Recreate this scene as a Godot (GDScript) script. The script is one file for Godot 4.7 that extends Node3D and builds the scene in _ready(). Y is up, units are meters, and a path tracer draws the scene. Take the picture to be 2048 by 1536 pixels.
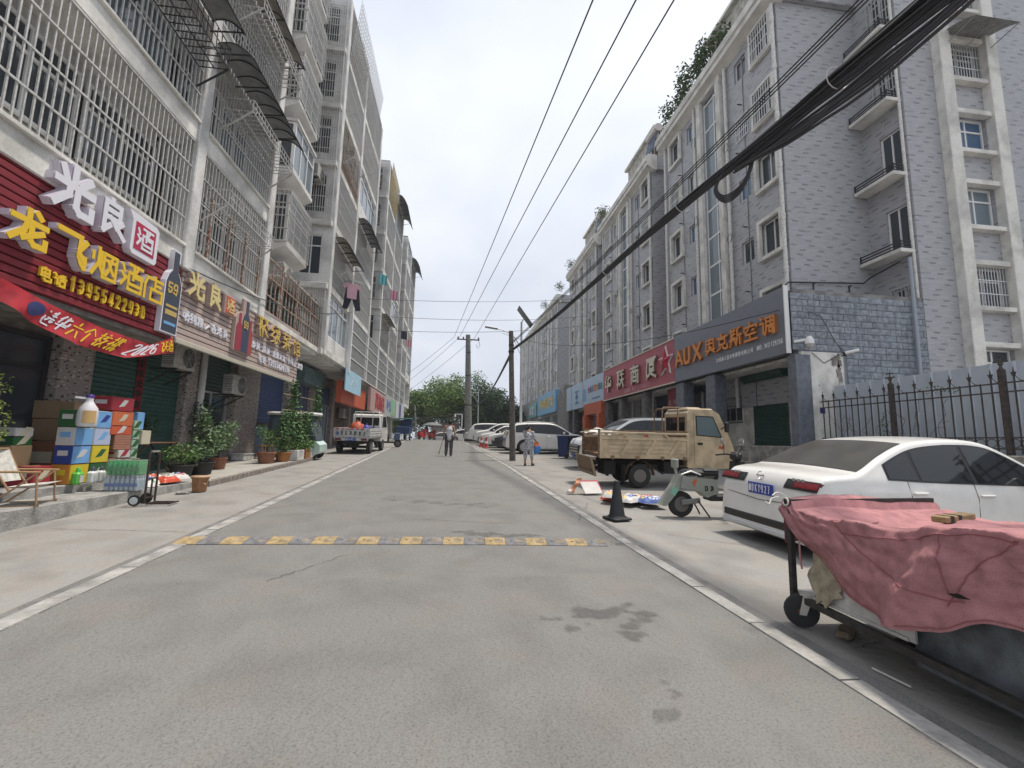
extends Node3D

# ------------------------------------------------------------------ mesh builder
class MB:
	var v := PackedVector3Array()
	var n := PackedVector3Array()
	var c := PackedColorArray()
	var ix := PackedInt32Array()
	var col := Color.WHITE
	func _p(a: Vector3, m: Vector3) -> int:
		v.append(a); n.append(m); c.append(col)
		return v.size() - 1
	func tri(a: Vector3, b: Vector3, d: Vector3) -> void:      # counter-clockwise seen from outside
		var m := (b - a).cross(d - a).normalized()
		var i := _p(a, m); _p(b, m); _p(d, m)
		ix.append_array(PackedInt32Array([i, i + 2, i + 1]))
	func quad(a: Vector3, b: Vector3, d: Vector3, e: Vector3) -> void:
		var m := (d - a).cross(e - b)
		m = m.normalized()
		var i := _p(a, m); _p(b, m); _p(d, m); _p(e, m)
		ix.append_array(PackedInt32Array([i, i + 2, i + 1, i, i + 3, i + 2]))
	func box(p: Vector3, s: Vector3, b := Basis.IDENTITY) -> MB:
		var x := b.x * s.x * 0.5; var y := b.y * s.y * 0.5; var z := b.z * s.z * 0.5
		quad(p + x - y + z, p + x - y - z, p + x + y - z, p + x + y + z)
		quad(p - x - y - z, p - x - y + z, p - x + y + z, p - x + y - z)
		quad(p - x + y + z, p + x + y + z, p + x + y - z, p - x + y - z)
		quad(p - x - y - z, p + x - y - z, p + x - y + z, p - x - y + z)
		quad(p - x - y + z, p + x - y + z, p + x + y + z, p - x + y + z)
		quad(p + x - y - z, p - x - y - z, p - x + y - z, p + x + y - z)
		return self
	func bar(a: Vector3, b: Vector3, w: float, h: float, up := Vector3.UP) -> MB:   # box from a to b
		var d := b - a
		var l := d.length()
		if l < 1e-5: return self
		var z := d / l
		if absf(z.dot(up)) > 0.99: up = Vector3.RIGHT
		var x := up.cross(z).normalized()
		return box((a + b) * 0.5, Vector3(w, h, l), Basis(x, z.cross(x), z))
	func bevel(p: Vector3, s: Vector3, r: float, b := Basis.IDENTITY) -> MB:        # chamfered box
		var h := s * 0.5
		var q := func(x: float, y: float, z: float) -> Vector3: return p + b.x * x + b.y * y + b.z * z
		var u := h - Vector3.ONE * r
		for g in [-1.0, 1.0]:
			var a: Array = [[-1, -1], [1, -1], [1, 1], [-1, 1]]
			if g < 0: a.reverse()
			var f1 := []; var f2 := []; var f3 := []
			for k in a:
				f1.append(q.call(g * h.x, k[0] * u.y, k[1] * u.z))
				f2.append(q.call(k[1] * u.x, g * h.y, k[0] * u.z))
				f3.append(q.call(k[0] * u.x, k[1] * u.y, g * h.z))
			quad(f1[0], f1[1], f1[2], f1[3]); quad(f2[0], f2[1], f2[2], f2[3]); quad(f3[0], f3[1], f3[2], f3[3])
		for g in [-1.0, 1.0]:
			for k in [-1.0, 1.0]:
				_fq(q.call(g * h.x, k * u.y, -u.z), q.call(g * h.x, k * u.y, u.z), q.call(g * u.x, k * h.y, u.z), q.call(g * u.x, k * h.y, -u.z), p)
				_fq(q.call(g * h.x, -u.y, k * u.z), q.call(g * h.x, u.y, k * u.z), q.call(g * u.x, u.y, k * h.z), q.call(g * u.x, -u.y, k * h.z), p)
				_fq(q.call(-u.x, g * h.y, k * u.z), q.call(u.x, g * h.y, k * u.z), q.call(u.x, g * u.y, k * h.z), q.call(-u.x, g * u.y, k * h.z), p)
				for j in [-1.0, 1.0]:
					var t0: Vector3 = q.call(g * h.x, k * u.y, j * u.z); var t1: Vector3 = q.call(g * u.x, k * h.y, j * u.z); var t2: Vector3 = q.call(g * u.x, k * u.y, j * h.z)
					if (t1 - t0).cross(t2 - t0).dot(t0 - p) < 0: tri(t0, t2, t1)
					else: tri(t0, t1, t2)
		return self
	func _fq(a: Vector3, b: Vector3, d: Vector3, e: Vector3, inside: Vector3) -> void:
		if (d - a).cross(e - b).dot(a - inside) < 0: quad(e, d, b, a)
		else: quad(a, b, d, e)
	func ring(p: Vector3, x: Vector3, y: Vector3, r: float, k: int) -> PackedVector3Array:
		var o := PackedVector3Array()
		for i in k: o.append(p + (x * cos(TAU * i / k) + y * sin(TAU * i / k)) * r)
		return o
	func loft(rings: Array, closed := true, caps := true) -> MB:                  # rings of equal count, smooth
		var k: int = rings[0].size()
		var m := rings.size()
		var base := v.size()
		for j in m:
			var lo: PackedVector3Array = rings[maxi(j - 1, 0)]; var hi: PackedVector3Array = rings[mini(j + 1, m - 1)]
			for i in k:
				var i0 := (i - 1 + k) % k if closed else maxi(i - 1, 0)
				var i1 := (i + 1) % k if closed else mini(i + 1, k - 1)
				var nn: Vector3 = (rings[j][i1] - rings[j][i0]).cross(hi[i] - lo[i])
				_p(rings[j][i], nn.normalized())
		for j in m - 1:
			for i in (k if closed else k - 1):
				var a := base + j * k + i; var b := base + j * k + (i + 1) % k
				ix.append_array(PackedInt32Array([a, b + k, b, a, a + k, b + k]))
		if caps and closed:
			for e in [0, m - 1]:
				var ctr := Vector3.ZERO
				for i in k: ctr += rings[e][i]
				ctr /= k
				for i in k:
					if e == 0: tri(ctr, rings[e][(i + 1) % k], rings[e][i])
					else: tri(ctr, rings[e][i], rings[e][(i + 1) % k])
		return self
	func cyl(a: Vector3, b: Vector3, r0: float, r1: float, k := 10, caps := true) -> MB:
		var z := (b - a).normalized()
		var x := z.cross(Vector3.UP if absf(z.y) < 0.9 else Vector3.RIGHT).normalized()
		var y := z.cross(x)
		return loft([ring(a, x, y, r0, k), ring(b, x, y, r1, k)], true, caps)
	func tube(pts: Array, r: float, k := 6, r1 := -1.0) -> MB:
		var rings := []
		var x := Vector3.ZERO
		for i in pts.size():
			var t: Vector3 = (pts[mini(i + 1, pts.size() - 1)] - pts[maxi(i - 1, 0)]).normalized()
			if i == 0: x = t.cross(Vector3.UP if absf(t.y) < 0.9 else Vector3.RIGHT).normalized()
			else: x = (x - t * x.dot(t)).normalized()
			var rr := r if r1 < 0 else lerpf(r, r1, float(i) / (pts.size() - 1))
			rings.append(ring(pts[i], x, t.cross(x), rr, k))
		return loft(rings)
	func lathe(o: Vector3, prof: Array, k := 16, ax := Vector3.UP) -> MB:         # prof: [radius, height]
		var x := ax.cross(Vector3.RIGHT if absf(ax.x) < 0.9 else Vector3.FORWARD).normalized()
		var y := ax.cross(x)
		var rings := []
		for p in prof: rings.append(ring(o + ax * p[1], x, y, maxf(p[0], 0.0004), k))
		return loft(rings)
	func prism(poly: PackedVector2Array, o: Vector3, ux: Vector3, uy: Vector3, depth: float) -> MB:   # extrudes along ux x uy
		if Geometry2D.is_polygon_clockwise(poly):
			poly = poly.duplicate(); poly.reverse()
		var t := Geometry2D.triangulate_polygon(poly)
		var w := ux.cross(uy).normalized() * depth
		var P := func(q: Vector2) -> Vector3: return o + ux * q.x + uy * q.y
		for i in range(0, t.size(), 3):
			var a: Vector3 = P.call(poly[t[i]]); var b: Vector3 = P.call(poly[t[i + 1]]); var d: Vector3 = P.call(poly[t[i + 2]])
			if (b - a).cross(d - a).dot(w) < 0:
				var s := b; b = d; d = s
			tri(a + w, b + w, d + w); tri(a, d, b)
		for i in poly.size():
			var a: Vector3 = P.call(poly[i]); var b: Vector3 = P.call(poly[(i + 1) % poly.size()])
			quad(a, b, b + w, a + w)
		return self
	func grid(f: Callable, nu: int, nv: int, flip := false) -> MB:                # f(u, v) -> point
		var base := v.size()
		var pts := []
		for j in nv + 1:
			var row := PackedVector3Array()
			for i in nu + 1: row.append(f.call(float(i) / nu, float(j) / nv))
			pts.append(row)
		for j in nv + 1:
			for i in nu + 1:
				var du: Vector3 = pts[j][mini(i + 1, nu)] - pts[j][maxi(i - 1, 0)]
				var dv: Vector3 = pts[mini(j + 1, nv)][i] - pts[maxi(j - 1, 0)][i]
				var m := du.cross(dv).normalized()
				_p(pts[j][i], -m if flip else m)
		for j in nv:
			for i in nu:
				var a := base + j * (nu + 1) + i; var b := a + 1; var d := a + nu + 2; var e := a + nu + 1
				if flip: ix.append_array(PackedInt32Array([a, b, d, a, d, e]))
				else: ix.append_array(PackedInt32Array([a, d, b, a, e, d]))
		return self
	func mesh() -> ArrayMesh:
		var arr := []
		arr.resize(Mesh.ARRAY_MAX)
		arr[Mesh.ARRAY_VERTEX] = v; arr[Mesh.ARRAY_NORMAL] = n; arr[Mesh.ARRAY_COLOR] = c; arr[Mesh.ARRAY_INDEX] = ix
		var m := ArrayMesh.new()
		m.add_surface_from_arrays(Mesh.PRIMITIVE_TRIANGLES, arr)
		return m

# ------------------------------------------------------------------ nodes
var taken := {}
var rng := RandomNumberGenerator.new()
func V(x: float, y: float, z: float) -> Vector3: return Vector3(x, y, z)
func rr(a: float, b: float) -> float: return rng.randf_range(a, b)
func numbered(s: String) -> String:
	var k: int = taken.get(s, 0)
	taken[s] = k + 1
	return s if k == 0 else "%s_%03d" % [s, k]
func obj(called: String, b: MB, m: Material, parent: Node3D = null, kind := "") -> MeshInstance3D:
	var o := MeshInstance3D.new()
	o.mesh = b.mesh(); o.material_override = m
	if parent == null:
		o.name = numbered(called); add_child(o)
	else:
		o.name = called; parent.add_child(o, true)
	if kind != "": o.set_meta("kind", kind)
	return o
func piece(called: String, mesh: Mesh, m: Material, parent: Node3D, t := Transform3D.IDENTITY) -> MeshInstance3D:
	var o := MeshInstance3D.new()
	o.mesh = mesh; o.material_override = m; o.name = called; o.transform = t
	parent.add_child(o, true)
	return o
func tag(o: Node3D, label: String, category: String, group := "") -> Node3D:
	o.set_meta("label", label); o.set_meta("category", category)
	if group != "": o.set_meta("group", group)
	return o
func thing(called: String, label: String, category: String, at := Vector3.ZERO, turn := 0.0, group := "") -> Node3D:
	var o := Node3D.new()
	o.name = numbered(called); add_child(o)
	o.position = at; o.rotation.y = turn
	return tag(o, label, category, group)
func node(called: String, parent: Node3D) -> Node3D:
	var o := Node3D.new()
	o.name = called; parent.add_child(o, true)
	return o
func copy(o: Node3D, label: String, at: Vector3, turn := 0.0) -> Node3D:
	var s := String(o.name).get_slice("_0", 0)
	var r: Node3D = o.duplicate()
	r.name = numbered(s); add_child(r)
	r.position = at; r.rotation.y = turn; r.set_meta("label", label)
	return r
func struct(called: String, b: MB, m: Material) -> MeshInstance3D: return obj(called, b, m, null, "structure")
func on_slope(o: Node3D, turn: float) -> void:     # stand a vehicle on the rising ground
	o.basis = Basis(Vector3.RIGHT, atan(SL)) * Basis(Vector3.UP, turn)

# ------------------------------------------------------------------ ground
const SL := 0.0325
func gy(z: float) -> float:
	if z > -41.0: return -SL * z
	var s := -41.0 - z
	if s < 8.0: return SL * 41.0 + SL * s - 0.0055 * s * s
	return maxf(1.2405 - 0.0555 * (s - 8.0), 0.3)
func ga(x: float, z: float) -> float:              # the parking apron falls a little near the camera and climbs to the shops further up
	return gy(z) - 0.018 * clampf(x - 2.4, 0.0, 4.5) * smoothstep(-13.0, -8.0, z) + 0.04 * clampf(x - 4.5, 0.0, 5.0) * smoothstep(-10.5, -15.0, z) * (1.0 - smoothstep(-38.0, -44.0, z))
func G(x: float, z: float) -> Vector3: return V(x, ga(x, z), z)

# ------------------------------------------------------------------ materials
var mats := {}
var tex := {}
func lin(r: float, g: float, b: float) -> Color: return Color(r, g, b).linear_to_srgb()
func noise_img(key: String, size: int, freq: float, seed_: int, lo: float, hi: float, oct := 4, kind := FastNoiseLite.TYPE_SIMPLEX_SMOOTH) -> Image:
	var f := FastNoiseLite.new()
	f.noise_type = kind; f.frequency = freq; f.seed = seed_; f.fractal_octaves = oct
	var im := f.get_seamless_image(size, size)
	im.convert(Image.FORMAT_L8)
	var d := im.get_data()
	for i in d.size(): d[i] = int(clampf(lerpf(lo, hi, d[i] / 255.0), 0, 1) * 255.0)
	return Image.create_from_data(size, size, false, Image.FORMAT_L8, d)
func as_tex(key: String, im: Image) -> ImageTexture:
	if not tex.has(key): tex[key] = ImageTexture.create_from_image(im)
	return tex[key]
func mix_img(a: Image, b: Image, gamma := 1.0) -> Image:      # multiply two grey images of equal size
	var x := a.get_data(); var y := b.get_data()
	for i in x.size(): x[i] = int(pow(x[i] / 255.0 * y[i] / 255.0, gamma) * 255.0)
	return Image.create_from_data(a.get_width(), a.get_height(), false, Image.FORMAT_L8, x)
func M(key: String, c: Color, rough := 0.7, metal := 0.0, grain := "", scale := 0.5, bump := "", bump_s := 0.5) -> StandardMaterial3D:
	if mats.has(key): return mats[key]
	var m := StandardMaterial3D.new()
	m.albedo_color = c; m.roughness = rough; m.metallic = metal
	m.vertex_color_use_as_albedo = true
	if grain != "":
		m.albedo_texture = tex[grain]
		m.uv1_triplanar = true; m.uv1_world_triplanar = true; m.uv1_scale = Vector3.ONE * scale
	if bump != "":
		m.normal_enabled = true; m.normal_texture = tex[bump]; m.normal_scale = bump_s
		m.uv1_triplanar = true; m.uv1_world_triplanar = true; m.uv1_scale = Vector3.ONE * scale
	mats[key] = m
	return m
func glass(key: String, c: Color, alpha := 1.0, rough := 0.03) -> StandardMaterial3D:
	if mats.has(key): return mats[key]
	var m := StandardMaterial3D.new()
	m.albedo_color = Color(c.r, c.g, c.b, alpha); m.roughness = rough; m.metallic_specular = 0.5
	if alpha < 1.0: m.transparency = BaseMaterial3D.TRANSPARENCY_ALPHA
	mats[key] = m
	return m
func paint(key: String, c: Color) -> StandardMaterial3D:
	if mats.has(key): return mats[key]
	var m := StandardMaterial3D.new()
	m.albedo_color = c; m.roughness = 0.42; m.clearcoat_enabled = true; m.clearcoat = 0.8; m.clearcoat_roughness = 0.06
	m.albedo_texture = tex["dust"]; m.uv1_triplanar = true; m.uv1_world_triplanar = true; m.uv1_scale = Vector3.ONE * 0.7
	mats[key] = m
	return m
func make_textures() -> void:
	var fine := noise_img("f", 512, 0.12, 3, 0.55, 1.35, 3)
	var blot := noise_img("b", 512, 0.008, 5, 0.72, 1.12, 4)
	as_tex("grain", mix_img(noise_img("f2", 512, 0.2, 8, 0.8, 1.15, 2), noise_img("b2", 512, 0.012, 9, 0.82, 1.1, 4)))
	as_tex("dust", noise_img("d", 256, 0.02, 21, 0.955, 1.03, 4))
	as_tex("stain", mix_img(noise_img("s1", 512, 0.012, 12, 0.72, 1.12, 5), noise_img("s2", 512, 0.1, 13, 0.9, 1.06, 3)))
	as_tex("stain2", mix_img(noise_img("s3", 512, 0.006, 14, 0.8, 1.1, 5), noise_img("s4", 512, 0.08, 15, 0.93, 1.04, 3)))
	as_tex("rough_grain", mix_img(fine, blot))
	var nb := noise_img("nb", 512, 0.09, 31, 0, 1, 4)
	nb.bump_map_to_normal_map(3.0)
	as_tex("bumps", nb)
	as_tex("asphalt", asphalt_img())
	as_tex("apron", apron_img())
	as_tex("tile", tile_img())
	as_tex("mosaic", mosaic_img())
	as_tex("cloth", mix_img(noise_img("c1", 512, 0.012, 41, 0.72, 1.14, 5), noise_img("c2", 512, 0.25, 42, 0.85, 1.12, 2)))
	as_tex("rust", rust_img())
func rgb_img(size: int, f: Callable) -> Image:
	var d := PackedByteArray()
	d.resize(size * size * 3)
	for y in size:
		for x in size:
			var c: Color = f.call(x, y)
			var i := (y * size + x) * 3
			d[i] = int(clampf(c.r, 0, 1) * 255); d[i + 1] = int(clampf(c.g, 0, 1) * 255); d[i + 2] = int(clampf(c.b, 0, 1) * 255)
	return Image.create_from_data(size, size, false, Image.FORMAT_RGB8, d)
func asphalt_img() -> Image:
	var a := noise_img("a", 1024, 0.004, 51, 0.92, 1.05, 5).get_data()
	var b := noise_img("b", 1024, 0.16, 52, 0.5, 1.4, 4).get_data()
	var w := noise_img("w", 1024, 0.004, 53, 0.0, 1.0, 3).get_data()
	var r := RandomNumberGenerator.new(); r.seed = 4
	var sp := PackedFloat32Array(); sp.resize(1024 * 1024); sp.fill(1.0)
	for k in 9000:
		var x := r.randi() % 1023; var y := r.randi() % 1023
		var s := 1.28 if r.randf() < 0.45 else 0.62
		sp[y * 1024 + x] = s
		if r.randf() < 0.5: sp[y * 1024 + x + 1] = s
		if r.randf() < 0.3: sp[(y + 1) * 1024 + x] = s
	return rgb_img(1024, func(x, y):
		var i: int = y * 1024 + x
		var k: float = a[i] / 255.0 * (0.6 + 0.4 * b[i] / 255.0) * sp[i]
		var t: float = clampf((w[i] / 255.0 - 0.55) * 4.0, 0, 1)
		return Color(k * (0.955 + 0.015 * t), k * (0.95 - 0.005 * t), k * (0.935 - 0.012 * t)))
func apron_img() -> Image:
	var a := noise_img("a", 1024, 0.004, 61, 0.86, 1.08, 5).get_data()
	var b := noise_img("b", 1024, 0.22, 62, 0.72, 1.22, 3).get_data()
	var w := noise_img("w", 1024, 0.006, 63, 0.0, 1.0, 4).get_data()
	return rgb_img(1024, func(x, y):
		var i: int = y * 1024 + x
		var k: float = a[i] / 255.0 * (0.6 + 0.4 * b[i] / 255.0)
		var t: float = clampf((w[i] / 255.0 - 0.48) * 5.0, 0, 1)
		return Color(k * lerpf(0.95, 0.96, t), k * lerpf(0.948, 0.942, t), k * lerpf(0.938, 0.922, t)))
func tile_img() -> Image:             # 2.88 m square of glazed wall tile, 24 x 6 cm: far too small to build
	var r := RandomNumberGenerator.new(); r.seed = 77
	var tone := []
	for j in 48:
		var row := []
		for i in 12:
			var d := 0.0
			if j % 3 == 0 and (i + (j / 3)) % 3 == 0 and r.randf() < 0.85: d = r.randf_range(0.17, 0.24)
			elif r.randf() < 0.05: d = r.randf_range(0.03, 0.08)
			row.append(r.randf_range(0.92, 0.99) - d)
		tone.append(row)
	return rgb_img(768, func(x, y):
		var j: int = y / 16
		var xx: int = (x + (32 if j % 2 else 0)) % 768
		var k: float = tone[j][xx / 64]
		if y % 16 < 2 or xx % 64 < 2: k = 0.9
		return Color(k * 0.985, k * 0.985, k * 1.0))
func mosaic_img() -> Image:           # small square mosaic of the shop pillars
	var r := RandomNumberGenerator.new(); r.seed = 5
	var tone := []
	for i in 1024:
		var q := r.randf()
		tone.append(Color(0.78, 0.76, 0.74) * r.randf_range(0.9, 1.0) if q > 0.16 else (Color(0.42, 0.38, 0.37) if q < 0.1 else Color(0.95, 0.93, 0.92)))
	return rgb_img(512, func(x, y):
		if x % 32 < 1 or y % 16 < 1: return Color(0.66, 0.65, 0.64)
		return tone[(y / 16) * 16 + (x / 32)])
func rust_img() -> Image:
	var a := noise_img("a", 256, 0.03, 91, 0.0, 1.0, 5).get_data()
	return rgb_img(256, func(x, y):
		var t: float = clampf((a[y * 256 + x] / 255.0 - 0.42) * 4.0, 0, 1)
		return Color(0.62, 0.6, 0.58).lerp(Color(0.5, 0.33, 0.24), t))
# ------------------------------------------------------------------ camera, sky, sun
func set_view() -> void:
	var yaw := deg_to_rad(7.0); var pitch := deg_to_rad(7.4); var roll := deg_to_rad(1.36)
	var f := V(sin(yaw) * cos(pitch), sin(pitch), -cos(yaw) * cos(pitch))
	var r := V(cos(yaw), 0, sin(yaw))
	var u := r.cross(f)
	var cam := Camera3D.new()
	cam.name = "camera"
	cam.fov = rad_to_deg(2.0 * atan(768.0 / 883.0))
	cam.near = 0.05; cam.far = 1500.0
	add_child(cam)
	cam.transform = Transform3D(Basis(r * cos(roll) + u * sin(roll), u * cos(roll) - r * sin(roll), -f), V(0, 1.42, 0))
	cam.current = true
	var e := Environment.new()
	e.background_mode = Environment.BG_SKY
	e.tonemap_mode = Environment.TONE_MAPPER_LINEAR
	e.tonemap_exposure = 1.17
	e.fog_enabled = true; e.fog_density = 0.0007; e.fog_light_color = Color(0.86, 0.89, 0.94)
	e.sdfgi_enabled = true; e.ssao_enabled = true; e.ssil_enabled = true
	var sky := Sky.new()
	var sm := PanoramaSkyMaterial.new()
	sm.panorama = ImageTexture.create_from_image(sky_image())
	sky.sky_material = sm
	e.sky = sky
	var we := WorldEnvironment.new()
	we.environment = e
	add_child(we)
	var sun := DirectionalLight3D.new()
	sun.name = "sun"
	sun.light_energy = 1.1; sun.light_angular_distance = 5.0; sun.light_color = Color(1.0, 0.965, 0.91); sun.shadow_enabled = true
	add_child(sun)
	sun.look_at_from_position(V(0.31, 0.945, -0.11) * 50.0, Vector3.ZERO, Vector3.FORWARD)
func sky_image() -> Image:               # thin bright overcast, whiter overhead, with soft cloud structure
	var w := 1024; var h := 512
	var n1 := FastNoiseLite.new(); n1.seed = 11; n1.frequency = 1.1; n1.fractal_octaves = 5; n1.fractal_type = FastNoiseLite.FRACTAL_FBM
	var im := Image.create(w, h, false, Image.FORMAT_RGBF)
	for y in h:
		var el := (0.5 - (y + 0.5) / h) * PI
		for x in w:
			var az := (x + 0.5) / w * TAU
			if el <= -0.02:
				im.set_pixel(x, y, Color(0.42, 0.41, 0.40))
				continue
			var s := maxf(sin(el), 0.0)
			var k := 1.0 / (s + 0.22)
			var q := n1.get_noise_3d(cos(az) * cos(el) * k, sin(az) * cos(el) * k, 1.7)
			var L := lerpf(0.65, 0.92, pow(s, 0.8)) + q * lerpf(0.06, 0.2, minf(s * 1.6, 1.0))
			var t := clampf(0.62 - 0.3 * s - q * 0.7, 0, 1)         # bluer in the thin places
			im.set_pixel(x, y, Color(L * (0.955 - 0.085 * t), L * (0.985 - 0.04 * t), L * (1.05 + 0.045 * t)))
	return im

# ------------------------------------------------------------------ road and ground
func pl(t: Array, z: float) -> float:              # polyline x(z), z falling
	for i in t.size() - 1:
		if z >= t[i + 1][1]: return lerpf(t[i][0], t[i + 1][0], (t[i][1] - z) / (t[i][1] - t[i + 1][1]))
	return t[-1][0]
const EL := [[-2.62, 3.0], [-2.89, -3.4], [-3.0, -7.2], [-3.4, -18.5], [-4.3, -40.0], [-5.2, -60.0], [-6.0, -80.0]]
const ER := [[2.5, 3.0], [2.3, -1.86], [2.13, -5.4], [1.81, -16.4], [0.58, -40.0], [-0.5, -60.0], [-1.4, -80.0]]
func blob(c: Vector3, rx: float, rz: float, seed_: int, slope := true) -> MB:     # flat patch with an uneven outline
	var b := MB.new()
	var f := FastNoiseLite.new(); f.seed = seed_; f.frequency = 0.9; f.fractal_octaves = 4
	var k := 44
	var p := []
	for i in k:
		var a := TAU * i / k
		var r := 1.0 + 0.75 * f.get_noise_2d(cos(a) * 1.3, sin(a) * 1.3)
		var x := c.x + cos(a) * rx * r; var z := c.z + sin(a) * rz * r
		p.append(V(x, c.y + (-SL * (z - c.z) if slope else 0.0), z))
	for i in k: b.tri(c, p[(i + 1) % k], p[i])
	return b
func build_ground() -> void:
	var zs := []
	var z := 6.0
	while z > -90.0:
		zs.append(z); z -= 1.0 if z > -60 else 5.0
	zs.append_array([-120.0, -200.0, -420.0])
	var xs := [-320.0, -80.0, -30.0, -12.0, -5.35, -3.0, 0.0, 2.4, 4.0, 6.9, 9.0, 14.0, 30.0, 80.0, 320.0]
	var g := MB.new()
	var at := func(x: float, zz: float) -> Vector3: return V(x, ga(x, zz) - 0.012, zz)
	for j in zs.size() - 1:
		for i in xs.size() - 1:
			g.quad(at.call(xs[i], zs[j]), at.call(xs[i + 1], zs[j]), at.call(xs[i + 1], zs[j + 1]), at.call(xs[i], zs[j + 1]))
	struct("ground", g, M("apron", lin(0.31, 0.305, 0.296), 0.93, 0, "apron", 0.21, "bumps", 0.35))
	var rd := MB.new()
	for j in zs.size() - 4:
		for i in 6:
			var pt := func(u: float, zz: float) -> Vector3: return V(lerpf(pl(EL, zz), pl(ER, zz), u), gy(zz) + 0.05 * (0.25 - (u - 0.5) * (u - 0.5)), zz)
			rd.quad(pt.call(i / 6.0, zs[j]), pt.call((i + 1) / 6.0, zs[j]), pt.call((i + 1) / 6.0, zs[j + 1]), pt.call(i / 6.0, zs[j + 1]))
	var road := struct("road", rd, M("asphalt", lin(0.21, 0.21, 0.209), 0.88, 0, "asphalt", 0.33, "bumps", 0.5))
	# oil soaked into the road: a thin film whose opacity breaks up in its own grain
	var oil := M("oil_stain", lin(0.11, 0.107, 0.104), 0.75)
	oil.transparency = BaseMaterial3D.TRANSPARENCY_ALPHA
	for s in [[1.15, -3.42, 0.42, 0.32, 3, 0.6], [0.6, -5.95, 0.75, 0.22, 12, 0.5], [1.18, -2.35, 0.1, 0.2, 17, 0.35], [-0.3, -8.3, 1.2, 0.25, 21, 0.35]]:
		var f := FastNoiseLite.new(); f.seed = s[4]; f.frequency = 2.6; f.fractal_octaves = 5
		var b := MB.new()
		var N := 40
		for j in N + 1:
			for i in N + 1:
				var u := i * 2.0 / N - 1.0; var v := j * 2.0 / N - 1.0
				var x: float = s[0] + u * s[2] - v * s[3] * 0.55; var zz: float = s[1] + v * s[3] + u * s[2] * 0.35
				var w: float = (x - pl(EL, zz)) / (pl(ER, zz) - pl(EL, zz))
				var q := f.get_noise_2d(x, zz * 1.4) * 1.5 + 0.62 - 1.05 * sqrt(u * u + v * v)
				b.col = Color(1, 1, 1, s[5] * smoothstep(0.0, 0.4, q) * (0.75 + 0.5 * f.get_noise_2d(x * 7.0, zz * 7.0)))
				b._p(V(x, gy(zz) + 0.05 * (0.25 - (w - 0.5) * (w - 0.5)) + 0.005, zz), V(0, 1, 0))
		for j in N:
			for i in N:
				var k := j * (N + 1) + i
				b.ix.append_array(PackedInt32Array([k, k + 1, k + N + 2, k, k + N + 2, k + N + 1]))
		obj("oil_stain", b, oil, road)
	# hairline cracks
	var ck := M("crack_dark", lin(0.07, 0.067, 0.064), 0.95)
	rng.seed = 71
	for s in [[-5.0, -6.4, -3.3, -6.2], [3.0, -6.1, 4.6, -5.0], [-0.6, -6.9, 0.9, -6.6], [1.9, -6.8, 2.6, -8.6], [-1.6, -4.3, -1.1, -5.1], [4.0, -9.9, 6.5, -9.6], [3.3, -12.6, 4.4, -14.5], [2.6, -10.2, 2.9, -8.2], [-4.4, -11.0, -3.6, -12.4], [2.75, -2.9, 3.5, -3.1]]:
		var b := MB.new()
		var n := 16
		var last := V(s[0], 0, s[1])
		for k in n:
			var t := float(k + 1) / n
			var nx := V(lerpf(s[0], s[2], t) + rr(-0.025, 0.025), 0, lerpf(s[1], s[3], t) + rr(-0.025, 0.025))
			var sd := (nx - last).cross(Vector3.UP).normalized() * rr(0.0015, 0.005)
			var on := last.x > pl(EL, last.z) and last.x < pl(ER, last.z)
			var lift := func(p: Vector3) -> Vector3: return V(p.x, (gy(p.z) + 0.016) if on else ga(p.x, p.z) - 0.007, p.z)
			b.quad(lift.call(last - sd), lift.call(nx - sd), lift.call(nx + sd), lift.call(last + sd))
			last = nx
		obj("crack", b, ck, road)
	# flush kerb stones along both edges
	var km := M("kerb_stone", lin(0.4, 0.39, 0.37), 0.9, 0, "stain", 0.35, "bumps", 0.4)
	var gm := M("gutter", lin(0.2, 0.195, 0.19), 0.95, 0, "grain", 0.5)
	for side in 2:
		var kerb := Node3D.new(); kerb.name = "kerb_left" if side == 0 else "kerb_right"; add_child(kerb); kerb.set_meta("kind", "structure")
		var e: Array = EL if side == 0 else ER
		var o := -1.0 if side == 0 else 1.0
		var far := MB.new()
		z = 2.0
		while z > -62.0:
			var z1 := z - 0.75
			var b := far if z < -24 else MB.new()
			var w := 0.15 if side == 0 else 0.13
			var gp := 0.006
			var lift := rr(0.008, 0.014)
			var q := func(off: float, zz: float, h: float) -> Vector3: return V(pl(e, zz) + o * off, gy(zz) + h, zz)
			var a0: Vector3 = q.call(0.0, z - gp, lift); var a1: Vector3 = q.call(w, z - gp, lift); var b0: Vector3 = q.call(0.0, z1 + gp, lift); var b1: Vector3 = q.call(w, z1 + gp, lift)
			var d := V(0, -0.06, 0)
			if side == 0: b.quad(a1, a0, b0, b1)
			else: b.quad(a0, a1, b1, b0)
			b.quad(a0 + d, a1 + d, a1, a0); b.quad(b1 + d, b0 + d, b0, b1); b.quad(a1 + d, b1 + d, b1, a1); b.quad(b0 + d, a0 + d, a0, b0)
			if z >= -24: obj("kerb_stone", b, km, kerb)
			z = z1
		obj("far_stones", far, km, kerb, "stuff")
		var gt := MB.new()
		z = 2.0
		while z > -40.0:
			var a := 0.15 if side == 0 else 0.13
			var q2 := func(off: float, zz: float) -> Vector3: return V(pl(e, zz) + o * off, gy(zz) + 0.002, zz)
			if side == 0: gt.quad(q2.call(a + 0.1, z), q2.call(a, z), q2.call(a, z - 1), q2.call(a + 0.1, z - 1))
			else: gt.quad(q2.call(a, z), q2.call(a + 0.12, z), q2.call(a + 0.12, z - 1), q2.call(a, z - 1))
			z -= 1.0
		obj("gutter_strip", gt, gm, kerb)
	build_bump()
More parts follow.
